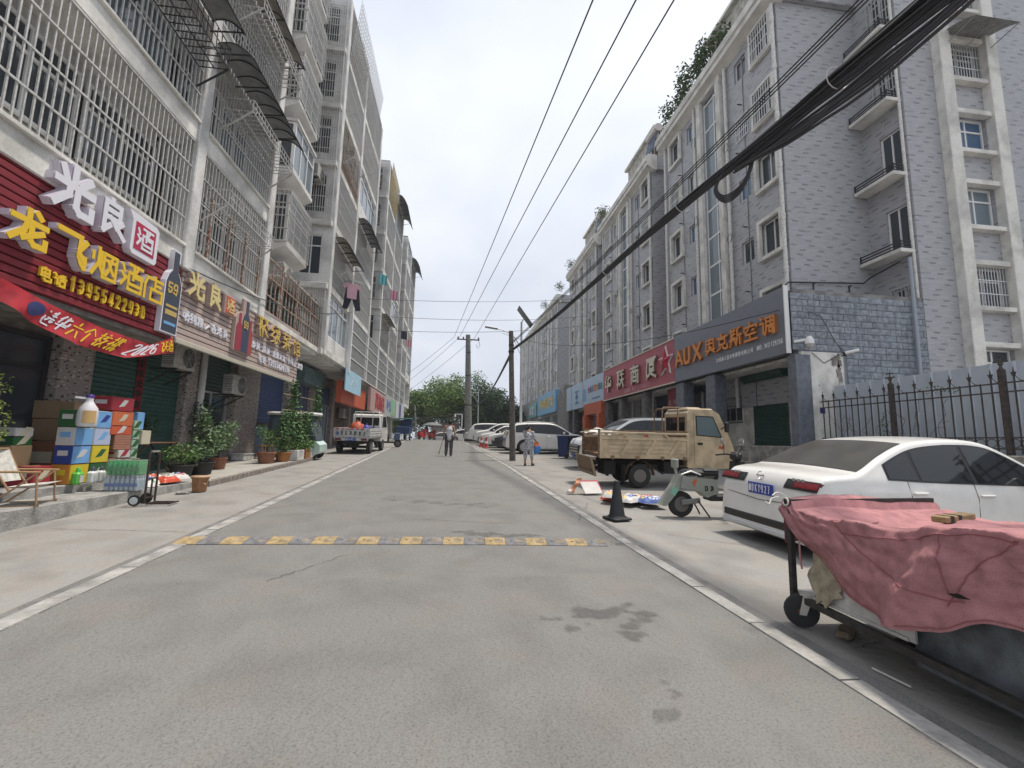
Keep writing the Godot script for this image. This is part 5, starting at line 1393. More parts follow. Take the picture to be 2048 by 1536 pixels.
# d: L, W, top, belt, gx (glass: rear tip, B pillar, front tip), rear glass x0 x1, windshield x0 x1, axles, wheel radius
func car_body(t: Node3D, d: Dictionary, body_m: Material) -> void:
	var L: float = d.L; var W: float = d.W / 2.0; var top: Array = d.top; var belt: Array = d.belt; var ax: Array = d.axles; var wr: float = d.wr
	var T := func(x: float) -> float: return prof(top, x)
	var tp := func(x: float) -> float:
		var f := clampf((x - (L / 2 - 0.8)) / 0.8, 0, 1); var r := clampf((-x - (L / 2 - 0.7)) / 0.7, 0, 1)
		return W * (1.0 - d.nose * pow(f, 2.4) - d.tail * pow(r, 2.6))
	var bot := func(x: float) -> float:
		var y: float = d.sill + 0.07 * pow(clampf((absf(x) - L / 2 + 0.7) / 0.7, 0, 1), 2)
		for a in ax:
			var R := wr + 0.055
			if absf(x - a) < R: y = maxf(y, wr + sqrt(R * R - (x - a) * (x - a)) * 0.98)
		return y
	var wd := func(x: float, y: float) -> float:
		var b := prof(belt, x); var w: float = tp.call(x)
		if y > b: return w - 0.03 - d.tum * (y - b)
		var s := clampf((b - y) / (b - d.sill), 0, 1)
		return w - 0.03 * pow(1.0 - s, 3) - 0.05 * pow(s, 3) + 0.012 * exp(-pow((y - b + 0.16) / 0.05, 2))
	var xs := []
	var k := int(L / 0.055)
	for i in k + 1: xs.append(-L / 2 + L * i / k)
	for a in ax:
		for q in [-1, 1]: xs.append(a + q * (wr + 0.055)); xs.append(a + q * (wr + 0.05))
	xs.sort()
	var rings := []
	for x in xs:
		var yt: float = T.call(x); var yb: float = minf(bot.call(x), yt - 0.05); var r: float = minf(d.round, (yt - yb) * 0.4)
		var pts := PackedVector3Array()
		for i in 12: 
			var y := lerpf(yb, yt - r, i / 11.0)
			pts.append(V(x, y, wd.call(x, y)))
		var we: float = wd.call(x, yt - r)
		for i in range(1, 5):
			var a := PI / 2 * i / 5.0
			pts.append(V(x, yt - r + r * sin(a) * 0.92, we - r * 1.25 * (1.0 - cos(a))))
		for i in range(0, 6):
			var u := i / 5.0
			pts.append(V(x, yt + (0.022 * (1.0 - pow(1.0 - u, 2)) - 0.003), (we - r * 1.25) * (1.0 - u)))
		var full := PackedVector3Array()
		for i in pts.size(): full.append(pts[i])
		for i in range(pts.size() - 2, -1, -1): full.append(V(pts[i].x, pts[i].y, -pts[i].z))
		rings.append(full)
	var b := MB.new().loft(rings, false, false)
	for e in [0, rings.size() - 1]:
		var q: PackedVector3Array = rings[e]
		for i in q.size() / 2:
			var a := q[i]; var c := q[i + 1]; var f := q[q.size() - 2 - i]; var g := q[q.size() - 1 - i]
			if e == 0: b.quad(a, c, f, g)
			else: b.quad(g, f, c, a)
	obj("body", b, body_m, t)
	b = MB.new(); b.box(V(0, d.sill + 0.06, 0), V(L - 0.5, 0.1, W * 2 - 0.3))
	for a in ax: b.box(V(a, wr + 0.12, 0), V(wr * 2 + 0.1, wr * 2 - 0.14, W * 2 - 0.5))
	obj("underbody", b, M("under_black", lin(0.012, 0.012, 0.012), 0.9), t)
	# side glass
	var g: Array = d.gx
	var gm := glass("car_glass", lin(0.012, 0.014, 0.016), 1.0, 0.04)
	var trim_m := M("trim_black", lin(0.012, 0.012, 0.013), 0.35)
	for s in [-1.0, 1.0]:
		var lo := func(x: float) -> float: return prof(belt, x) + 0.015
		var hi := func(x: float) -> float: return maxf(T.call(x) - d.rail, lo.call(x) + 0.002)
		var patch := func(x0: float, x1: float, off: float, grow: float) -> MB:
			return MB.new().grid(func(u: float, v: float) -> Vector3:
				var x := lerpf(x0, x1, u)
				var y: float = lerpf(lo.call(x) - grow, hi.call(x) + grow, v)
				return V(x, y, s * (wd.call(x, y) + off)), 22, 6, s > 0)
		obj("window_trim", patch.call(g[0] - 0.03, g[g.size() - 1] + 0.03, 0.003, 0.014), trim_m, t)
		for i in g.size() - 1:
			obj("side_window", patch.call(g[i] + (0.03 if i > 0 else 0.0), g[i + 1] - (0.03 if i < g.size() - 2 else 0.0), 0.007, -0.004), gm, t)
	for q in [["rear_window", d.rg, -1.0], ["windscreen", d.wg, 1.0]]:
		var a: float = q[1][0]; var c: float = q[1][1]
		b = MB.new().grid(func(u: float, v: float) -> Vector3:
			var x := lerpf(a, c, v)
			var y: float = T.call(x)
			var nn := V(-(T.call(x + 0.02) - T.call(x - 0.02)) / 0.04, 1, 0).normalized()
			var hw: float = wd.call(x, y - d.round) - d.round * 1.15
			var zz := lerpf(-hw, hw, u)
			return V(x, y + 0.022 * (1.0 - pow(absf(u - 0.5) * 2, 2)) - 0.003, zz) + nn * 0.008, 14, 10, true)
		obj(q[0], b, d.get("rear_glass_m", gm) if q[0] == "rear_window" else gm, t)
	for a in ax:
		for s in [-1.0, 1.0]: wheel(t, V(a, wr, s * (W - 0.11)), wr, 0.2, s, M("alloy", lin(0.35, 0.35, 0.36), 0.35, 0.6), 5)
	# mirrors, door seams and handles
	for s in [-1.0, 1.0]:
		var mx: float = g[g.size() - 1] - 0.28
		var my: float = prof(belt, mx) + 0.06
		obj("mirror", MB.new().bevel(V(mx, my + 0.03, s * (W + 0.07)), V(0.11, 0.14, 0.19), 0.03), body_m, t)
		for x in d.seams:
			b = MB.new()
			var p := []
			for i in 9:
				var y := lerpf(d.sill + 0.06, prof(belt, x), i / 8.0)
				p.append(V(x + 0.03 * sin(i * 0.4), y, s * (wd.call(x, y) + 0.0005)))
			obj("door_seam", b.tube(p, 0.0035, 4), trim_m, t)
		for x in d.handles:
			var y: float = prof(belt, x) - 0.13
			obj("door_handle", MB.new().bevel(V(x, y, s * (wd.call(x, y) + 0.018)), V(0.2, 0.03, 0.028), 0.009), body_m, t)
func rear_patch(d: Dictionary, x0: float, x1: float, z0: float, z1: float, off: float) -> MB:      # patch lying on the lofted top or end
	return MB.new().grid(func(u: float, v: float) -> Vector3:
		var x := lerpf(x0, x1, v); var y := prof(d.top, x)
		var sl := (prof(d.top, x + 0.01) - prof(d.top, x - 0.01)) / 0.02
		return V(x, y + 0.012, lerpf(z0, z1, u)) + V(-sl, 1, 0).normalized() * off, 8, 6, z1 > z0)
func sedan_dims() -> Dictionary:
	return {"L": 4.64, "W": 1.81, "sill": 0.2, "wr": 0.315, "axles": [-1.33, 1.38], "nose": 0.2, "tail": 0.13, "tum": 0.42, "round": 0.07, "rail": 0.085,
		"top": [[-2.32, 0.40], [-2.31, 0.60], [-2.25, 0.80], [-2.19, 0.90], [-2.12, 0.985], [-1.98, 1.02], [-1.66, 1.06], [-1.2, 1.27], [-0.75, 1.425], [-0.2, 1.49], [0.15, 1.495], [0.5, 1.45], [0.95, 1.23], [1.35, 0.98], [1.8, 0.9], [2.12, 0.78], [2.26, 0.66], [2.32, 0.45]],
		"belt": [[-2.3, 0.93], [-1.4, 0.985], [-0.6, 0.955], [0.3, 0.935], [1.35, 0.9], [2.3, 0.7]],
		"gx": [-1.25, -0.82, 0.02, 1.1], "rg": [-1.62, -0.78], "wg": [0.56, 1.3], "seams": [-1.0, -0.02, 1.05], "handles": [-0.86, 0.13]}
func suv_dims() -> Dictionary:
	return {"L": 4.65, "W": 1.85, "sill": 0.26, "wr": 0.36, "axles": [-1.32, 1.38], "nose": 0.18, "tail": 0.12, "tum": 0.3, "round": 0.09, "rail": 0.1,
		"top": [[-2.32, 0.45], [-2.30, 0.8], [-2.22, 1.05], [-2.1, 1.22], [-1.85, 1.52], [-1.6, 1.6], [-0.9, 1.66], [-0.1, 1.67], [0.4, 1.61], [0.85, 1.4], [1.3, 1.14], [1.75, 1.06], [2.12, 0.95], [2.26, 0.78], [2.32, 0.5]],
		"belt": [[-2.3, 1.1], [-1.4, 1.12], [0.3, 1.06], [1.35, 1.02], [2.3, 0.8]],
		"gx": [-1.78, -1.2, -0.1, 1.08], "rg": [-2.1, -1.75], "wg": [0.5, 1.24], "seams": [-1.15, -0.13, 1.0], "handles": [-1.0, 0.02]}
func plate_on(t: Node3D, p: Vector3, ux: Vector3, w: float, s: String) -> void:
	var n := ux.cross(Vector3.UP)
	var pm := obj("number_plate", MB.new().bevel(p, V(w, w * 0.32, 0.012), 0.003, Basis(ux, Vector3.UP, n)), M("plate_blue", lin(0.015, 0.05, 0.32), 0.45), t)
	if s != "": 
		var k := s.length()
		var b := MB.new()
		for i in k: glyph(b, s[i], p - ux * (w * 0.45) + ux * (w * 0.9 * i / k) - V(0, w * 0.1, 0) + n * 0.006, ux, Vector3.UP, w * 0.085, w * 0.2, w * 0.02, 0.003)
		obj("plate_text", b, mats["white_frame"], pm)
func tail_lamp(t: Node3D, d: Dictionary, x0: float, x1: float, z0: float, z1: float) -> void:
	for s in [-1.0, 1.0]: obj("tail_lamp", rear_patch(d, x0, x1, s * z0, s * z1, 0.012), M("lamp_red", lin(0.26, 0.012, 0.018), 0.15), t)
func build_vehicles() -> void:
	var white := paint("white_paint", lin(0.72, 0.71, 0.68)); var black := paint("black_paint", lin(0.02, 0.021, 0.024)); var silver := paint("silver_paint", lin(0.5, 0.51, 0.52))
	var ink := M("trim_black", lin(0.012, 0.012, 0.013), 0.35)
	# near white sedan, rear to the road
	var d := sedan_dims()
	d["rear_glass_m"] = M("dusty_glass", lin(0.075, 0.072, 0.066), 0.28, 0, "stain2", 0.8)
	var t := thing("parked_car", "white sedan with its dusty rear window and blue plate beside the red tarpaulin", "car", G(6.36, -5.72))
	t.position.y -= 0.005
	car_body(t, d, white)
	on_slope(t, 0.045)
	plate_on(t, V(-2.285, 0.765, 0.0), V(0, 0, 1), 0.46, "皖DKY927")
	for s in [-1.0, 1.0]:
		obj("tail_lamp", rear_patch(d, -2.232, -2.185, s * 0.5, s * 0.86, 0.014), M("lamp_red", lin(0.17, 0.012, 0.018), 0.15), t)
		obj("lamp_bezel", rear_patch(d, -2.245, -2.172, s * 0.36, s * 0.87, 0.009), ink, t)
		obj("lamp_wrap", MB.new().grid(func(u: float, v: float) -> Vector3: return V(-2.2 + 0.5 * u, 0.885 + 0.07 * u + (v - 0.5) * 0.07 * (1.0 - u), s * (0.80 + 0.055 * pow(u, 0.35))), 10, 3, s > 0), mats["lamp_red"], t)
	var b := MB.new(); b.bevel(V(-2.318, 0.36, 0), V(0.03, 0.1, 1.42), 0.012); obj("bumper_grille", b, ink, t)
	b = MB.new(); b.bevel(V(-2.29, 0.25, 0), V(0.1, 0.08, 1.5), 0.02); obj("rear_diffuser", b, silver, t)
	b = MB.new(); b.tube([V(-2.17, 0.935, -0.78), V(-2.2, 0.9, -0.72), V(-2.28, 0.66, -0.66), V(-2.3, 0.62, 0.0), V(-2.28, 0.66, 0.66), V(-2.2, 0.9, 0.72), V(-2.17, 0.935, 0.78)], 0.004, 4); obj("boot_seam", b, ink, t)
	b = MB.new(); b.tube(ring_pts(V(-2.235, 0.935, -0.05), 0.055, 16), 0.006, 4); b.box(V(-2.24, 0.935, -0.05), V(0.006, 0.018, 0.15)); obj("badge", b, M("chrome", lin(0.55, 0.55, 0.56), 0.15, 0.9), t)
	b = MB.new()
	for q in [[-0.62, 4], [0.46, 6]]:
		for k in q[1]: b.box(V(-2.19 - 0.012 * (k % 2), 0.94, q[0] + k * 0.035), V(0.012, 0.035, 0.02))
	obj("lettering", b, mats["chrome"], t)
	for s in [-1.0, 1.0]: obj("pillar_strip", MB.new().grid(func(u: float, v: float) -> Vector3: return V(lerpf(-1.72, -1.22, u), 1.0 + 0.015 * u + (v - 0.5) * 0.07 * u, s * (0.845 - 0.012 * u)), 8, 2, s > 0), ink, t)
	b = MB.new(); b.tube([V(-1.45, 0.9, 0.872), V(-1.47, 0.7, 0.885), V(-1.28, 0.69, 0.887), V(-1.24, 0.9, 0.876), V(-1.45, 0.9, 0.872)], 0.003, 4); obj("fuel_flap", b, ink, t)
	# white cars further along
	var sd := suv_dims(); var cd := sedan_dims()
	t = thing("parked_car", "white estate SUV parked tail to the road behind the woman", "car", G(4.95, -24.4))
	car_body(t, sd, white); on_slope(t, 0.0); tail_lamp(t, sd, -2.26, -2.16, 0.5, 0.86); plate_on(t, V(-2.33, 0.72, 0), V(0, 0, 1), 0.44, "")
	for s in [-1.0, 1.0]: obj("roof_rail", MB.new().tube([V(-1.6, 1.63, s * 0.62), V(-0.8, 1.73, s * 0.62), V(0.4, 1.68, s * 0.6)], 0.015, 5), silver, t)
	b = MB.new()
	for s in [-1.0, 1.0]: b.bar(V(-0.9, 0.3, s * 0.95), V(0.95, 0.3, s * 0.95), 0.08, 0.03)
	obj("side_step", b, silver, t)
	t = thing("parked_car", "tall white SUV with dark grille facing the road behind the tan truck", "car", G(6.6, -15.75))
	sd = suv_dims()
	for p in sd.top: p[1] *= 1.05
	car_body(t, sd, white); t.position.y += 0.03; on_slope(t, PI); t.rotation.z -= 0.03; front_end(t, sd, "dark")
	var rows := [["parked_car", "black sedan with a white slash in its bumper, nose to the road", V(4.55, 0, -27.4), PI, black, "sedan"], ["parked_car", "white sedan nose to the road behind the black car", V(4.3, 0, -30.2), PI, white, "sedan"], ["parked_car", "white sedan nose to the road, second behind the black car", V(3.95, 0, -32.9), PI, white, "sedan"], ["parked_car", "white SUV nose to the road, third behind the black car", V(3.7, 0, -35.7), PI, white, "suv"], ["parked_car", "white hatchback with red tail lamps to the road past the nose-in row", V(3.3, 0, -38.6), 0.0, white, "suv"], ["parked_car", "pale car farthest up in the right-hand row", V(3.0, 0, -41.4), PI, silver, "sedan"], ["parked_car", "white car half hidden behind the concrete utility pole", V(1.2, 0, -50.5), 0.0, white, "sedan"], ["parked_car", "silver car beyond the crest beside the walking man", V(-1.6, 0, -56.0), 0.3, silver, "sedan"]]
	for r in rows:
		var dd := suv_dims() if r[5] == "suv" else sedan_dims()
		t = thing(r[0], r[1], "car", G(r[2].x, r[2].z), 0.0, "cars parked along the right side")
		car_body(t, dd, r[4])
		if r[2].z > -45: on_slope(t, r[3])
		else: t.rotation.y = r[3]
		if r[3] > 1.0: front_end(t, dd, "slash" if r[4] == black else "")
		else: tail_lamp(t, dd, -2.26 if r[5] == "suv" else -2.245, -2.16, 0.5, 0.86)
	tan_truck(); scooter_near(); left_vehicles()
func front_end(t: Node3D, d: Dictionary, kind: String) -> void:
	var ink: Material = mats["trim_black"]; var L: float = d.L
	var hl := M("headlamp", lin(0.5, 0.52, 0.55), 0.1)
	for s in [-1.0, 1.0]: obj("headlamp", rear_patch(d, 2.27, 2.13, s * 0.42, s * 0.76, 0.012), hl, t)
	var b := MB.new(); b.bevel(V(L / 2 - 0.02, 0.52 if kind != "dark" else 0.62, 0), V(0.09, 0.2 if kind != "dark" else 0.42, 1.0 if kind != "dark" else 1.15), 0.02); obj("front_grille", b, ink, t)
	b = MB.new()
	if kind == "dark":
		for k in 4: b.box(V(L / 2 + 0.028, 0.48 + k * 0.1, 0), V(0.012, 0.022, 1.1))
		obj("grille_bar", b, mats["chrome"], t)
	elif kind == "slash":
		for s in [-1.0, 1.0]: b.bar(V(L / 2 - 0.02, 0.62, s * 0.5), V(L / 2 - 0.12, 0.34, s * 0.72), 0.05, 0.035)
		obj("bumper_slash", b, mats["white_paint"], t)
	plate_on(t, V(L / 2 + 0.035, 0.42, 0), V(0, 0, -1), 0.44, "")
	b = MB.new(); b.bevel(V(L / 2 - 0.03, 0.3, 0), V(0.1, 0.08, 1.4), 0.02); obj("lower_intake", b, ink, t)
# tan cargo tricycle truck
func tan_truck() -> void:
	var tan_ := paint("tan_paint", lin(0.52, 0.41, 0.26)); tan_.clearcoat = 0.25; tan_.roughness = 0.6; tan_.albedo_texture = tex["stain2"]
	var brown := M("tan_dark", lin(0.24, 0.155, 0.09), 0.7, 0, "stain", 0.9); var ink: Material = mats["trim_black"]
	var t := thing("tricycle_truck", "tan cargo tricycle truck with its tailgate hanging down", "truck", G(4.6, -11.42))
	t.position.y += 0.01
	on_slope(t, 0.0)
	# local: x = X - 4.6, z 0 on the centre line (near side +0.7)
	var b := MB.new(); b.bevel(V(0.1, 0.78, 0), V(2.33, 0.09, 1.4), 0.01); var bed := obj("cargo_floor", b, brown, t)
	for s in [1.0, -1.0]:
		var sd := node("cargo_side", t)
		var z: float = s * 0.71
		b = MB.new(); b.box(V(0.1, 1.02, z), V(2.28, 0.5, 0.02))
		for k in 3: b.bevel(V(0.12, 0.88 + k * 0.105, z + s * 0.014), V(1.96, 0.06, 0.02), 0.006)
		obj("panel", b, tan_, sd)
		b = MB.new()
		b.bevel(V(0.1, 0.765, z + s * 0.01), V(2.34, 0.1, 0.05), 0.008); b.bevel(V(0.1, 1.2, z + s * 0.012), V(2.34, 0.05, 0.05), 0.008); b.bevel(V(0.1, 1.35, z + s * 0.01), V(2.34, 0.05, 0.05), 0.008)
		for x in [-1.04, 1.24]: b.bevel(V(x, 1.03, z + s * 0.013), V(0.07, 0.64, 0.05), 0.008)
		for x in [-0.35, 0.3, 0.92]: b.bar(V(x - 0.17, 0.8, z + s * 0.03), V(x + 0.08, 1.18, z + s * 0.03), 0.035, 0.09, V(0.4, -0.3, 0))
		b.bar(V(-0.45, 1.33, z + s * 0.02), V(-0.3, 1.2, z + s * 0.02), 0.03, 0.05); b.bar(V(0.62, 1.33, z + s * 0.02), V(0.77, 1.2, z + s * 0.02), 0.03, 0.05)
		b.box(V(0.16, 1.275, z), V(0.86, 0.12, 0.015))
		obj("frame", b, tan_, sd)
		b = MB.new(); b.box(V(0.1, 1.405, z), V(2.3, 0.03, 0.03)); obj("top_rail", b, brown, sd)
		b = MB.new()
		for x in [-0.75, -0.1, 0.55, 1.15]: b.bevel(V(x, 0.76, z + s * 0.045), V(0.1, 0.05, 0.02), 0.006); b.bar(V(x - 0.03, 0.72, z + s * 0.045), V(x + 0.03, 0.7, z + s * 0.045), 0.02, 0.03)
		obj("latch", b, brown, sd)
		if s > 0:
			b = MB.new()
			for k in 9:
				if k in [3, 4]: continue
				b.box(V(-0.2 + k * 0.085, 1.285, z + 0.012), V(0.055, 0.014, 0.006)); b.box(V(-0.2 + k * 0.085, 1.262, z + 0.012), V(0.045, 0.012, 0.006)); b.bar(V(-0.22 + k * 0.085, 1.25, z + 0.012), V(-0.19 + k * 0.085, 1.3, z + 0.012), 0.006, 0.01)
			obj("painted_name", b, M("paint_pale", lin(0.5, 0.48, 0.42), 0.6), sd)
			b = MB.new(); b.prism(PackedVector2Array([Vector2(0, 0), Vector2(0.03, 0.05), Vector2(0.07, 0.03), Vector2(0.1, 0.06), Vector2(0.14, 0.02), Vector2(0.13, -0.02), Vector2(0.06, 0.0)]), V(0.06, 1.265, z + 0.01), V(1, 0, 0), Vector3.UP, 0.005); obj("red_horse", b, M("print_red", lin(0.35, 0.05, 0.03), 0.6), sd)
	# head board with slats, tailgate swung down at the back
	b = MB.new(); b.box(V(1.22, 1.08, 0), V(0.03, 0.6, 1.38)); obj("head_board", b, brown, t)
	var tg := node("tailgate", t)
	b = MB.new(); b.box(V(-1.2, 0.5, 0.0), V(0.03, 0.48, 1.36), Basis(V(0, 0, 1), 0.25)); obj("panel", b, brown, tg)
	b = MB.new()
	for k in 3: b.box(V(-1.165 - 0.04 * k + 0.0, 0.68 - k * 0.17, 0), V(0.02, 0.03, 1.36), Basis(V(0, 0, 1), 0.25))
	for z in [-0.66, 0.66]: b.box(V(-1.22, 0.5, z), V(0.04, 0.48, 0.05), Basis(V(0, 0, 1), 0.25))
	obj("rib", b, M("tan_rail", lin(0.25, 0.19, 0.12), 0.7), tg)
	b = MB.new()
	for z in [-0.7, 0.7]: b.box(V(-1.08, 1.07, z), V(0.05, 0.68, 0.05))
	b.box(V(-1.08, 1.42, 0), V(0.04, 0.03, 1.44)); obj("rear_hoop", b, brown, t)
	b = MB.new(); b.box(V(-0.1, 1.0, -0.69), V(2.0, 0.4, 0.01)); obj("far_lining", b, brown, t)
	# hoop behind the cab
	b = MB.new(); b.tube([V(1.0, 1.4, 0.68), V(1.0, 1.9, 0.68), V(1.04, 2.02, 0.6), V(1.04, 2.03, -0.6), V(1.0, 1.9, -0.68), V(1.0, 1.4, -0.68)], 0.022, 6); b.tube([V(0.58, 1.4, 0.68), V(0.58, 1.94, 0.68), V(0.64, 2.02, 0.62), V(1.1, 2.03, 0.62)], 0.02, 6); obj("guard_hoop", b, brown, t)
	# cab
	var cabp := PackedVector2Array([Vector2(1.28, 0.5), Vector2(1.28, 1.9), Vector2(1.36, 1.99), Vector2(1.98, 2.0), Vector2(2.16, 1.9), Vector2(2.46, 1.28), Vector2(2.56, 1.0), Vector2(2.56, 0.62), Vector2(2.46, 0.5)])
	var cab := node("cab", t)
	var gl := glass("car_glass", lin(0.012, 0.014, 0.016))
	b = MB.new(); b.prism(cabp, V(0, 0, -0.62), V(1, 0, 0), Vector3.UP, 1.24)
	b.bevel(V(1.68, 2.0, 0), V(0.72, 0.07, 1.1), 0.03); b.bevel(V(1.6, 2.04, 0), V(0.4, 0.06, 0.7), 0.02); obj("shell", b, tan_, cab)
	for s in [-1.0, 1.0]:
		b = MB.new(); b.prism(PackedVector2Array([Vector2(1.48, 0.56), Vector2(1.46, 1.9), Vector2(2.02, 1.88), Vector2(2.3, 1.3), Vector2(2.36, 0.95), Vector2(2.36, 0.56)]), V(0, 0, s * 0.625 - 0.012), V(1, 0, 0), Vector3.UP, 0.024); var dr := obj("door", b, tan_, cab)
		b = MB.new(); b.prism(PackedVector2Array([Vector2(1.52, 1.33), Vector2(1.5, 1.84), Vector2(1.98, 1.83), Vector2(2.24, 1.28)]), V(0, 0, s * 0.632 - 0.012), V(1, 0, 0), Vector3.UP, 0.024); obj("window_trim", b, ink, dr)
		b = MB.new(); b.prism(PackedVector2Array([Vector2(1.55, 1.35), Vector2(1.53, 1.81), Vector2(1.96, 1.8), Vector2(2.19, 1.31)]), V(0, 0, s * 0.636 - 0.012), V(1, 0, 0), Vector3.UP, 0.024); obj("window_glass", b, glass("cab_glass", lin(0.12, 0.16, 0.17), 1.0, 0.05), dr)
		obj("handle", MB.new().bevel(V(1.62, 1.12, s * 0.65), V(0.14, 0.06, 0.02), 0.012), ink, dr)
		b = MB.new(); b.tube([V(1.52, 1.26, s * 0.64), V(1.9, 1.2, s * 0.642), V(2.32, 1.16, s * 0.64)], 0.006, 4); obj("crease", b, M("paint_pale", lin(0.5, 0.48, 0.42)), dr)
		b = MB.new(); b.bar(V(2.2, 1.5, s * 0.62), V(2.26, 1.6, s * 0.8), 0.02, 0.02); b.bevel(V(2.24, 1.56, s * 0.82), V(0.07, 0.26, 0.14), 0.025); obj("mirror", b, ink, cab)
		if s > 0:
			b = MB.new(); b.prism(PackedVector2Array([Vector2(0, 0), Vector2(0.05, 0.1), Vector2(0.1, 0.07), Vector2(0.16, 0.13), Vector2(0.18, 0.04), Vector2(0.12, 0.0), Vector2(0.06, 0.04)]), V(2.1, 0.98, 0.638), V(1, 0, 0), Vector3.UP, 0.004); obj("red_horse", b, mats["print_red"], dr)
	b = MB.new(); b.box(V(1.272, 1.62, 0.0), V(0.012, 0.36, 1.02)); obj("rear_glass", b, gl, cab)
	b = MB.new(); b.box(V(2.325, 1.6, 0), V(0.02, 0.6, 1.08), Basis(V(0, 0, 1), -0.0).rotated(V(0, 0, 1), 0.455)); obj("windscreen", b, gl, cab)
	# chassis, tank and wheels
	b = MB.new(); b.box(V(0.5, 0.6, 0), V(3.2, 0.12, 0.7)); b.box(V(-0.75, 0.48, 0.3), V(0.3, 0.35, 0.5)); b.box(V(0.85, 0.5, 0.45), V(0.4, 0.3, 0.35)); b.cyl(V(0, 0.29, -0.6), V(0, 0.29, 0.6), 0.05, 0.05, 8); b.tube([V(0.3, 0.55, 0.6), V(0.6, 0.36, 0.6), V(1.3, 0.5, 0.6)], 0.03, 5); obj("chassis", b, M("under_black", lin(0.012, 0.012, 0.012), 0.9), t)
	for s in [-1.0, 1.0]:
		wheel(t, V(0, 0.29, s * 0.6), 0.29, 0.15, s, M("steel_rim", lin(0.16, 0.15, 0.14), 0.6, 0.4), 6, 0.58)
		b = MB.new().grid(func(u: float, v: float) -> Vector3: return V(cos(PI * u) * 0.37, 0.3 + sin(PI * u) * 0.37, s * (0.5 + 0.2 * v)), 12, 2); obj("mudguard", b, brown, t)
		b = MB.new(); b.box(V(-0.42, 0.35, s * 0.6), V(0.02, 0.4, 0.22)); obj("mud_flap", b, mats["under_black"], t)
	wheel(t, V(2.2, 0.29, 0), 0.29, 0.14, 1.0, mats["steel_rim"], 6, 0.58)
	var sk := thing("white_sack", "white sack lying in the tan truck's cargo bed", "sack", t.position + V(-0.75, 1.33, -0.25))
	b = MB.new().grid(func(u: float, v: float) -> Vector3: return V((u - 0.5) * 0.9, 0.13 * sin(PI * u) * sin(PI * v) + 0.02 * sin(u * 13 + v * 5), (v - 0.5) * 0.6), 12, 8, true); obj("cloth", b, M("sack_white", lin(0.62, 0.6, 0.56), 0.9), sk)
	obj("hem", MB.new().tube([V(-0.44, 0.02, -0.3), V(-0.44, 0.02, 0.3)], 0.012, 5), mats["sack_white"], sk)
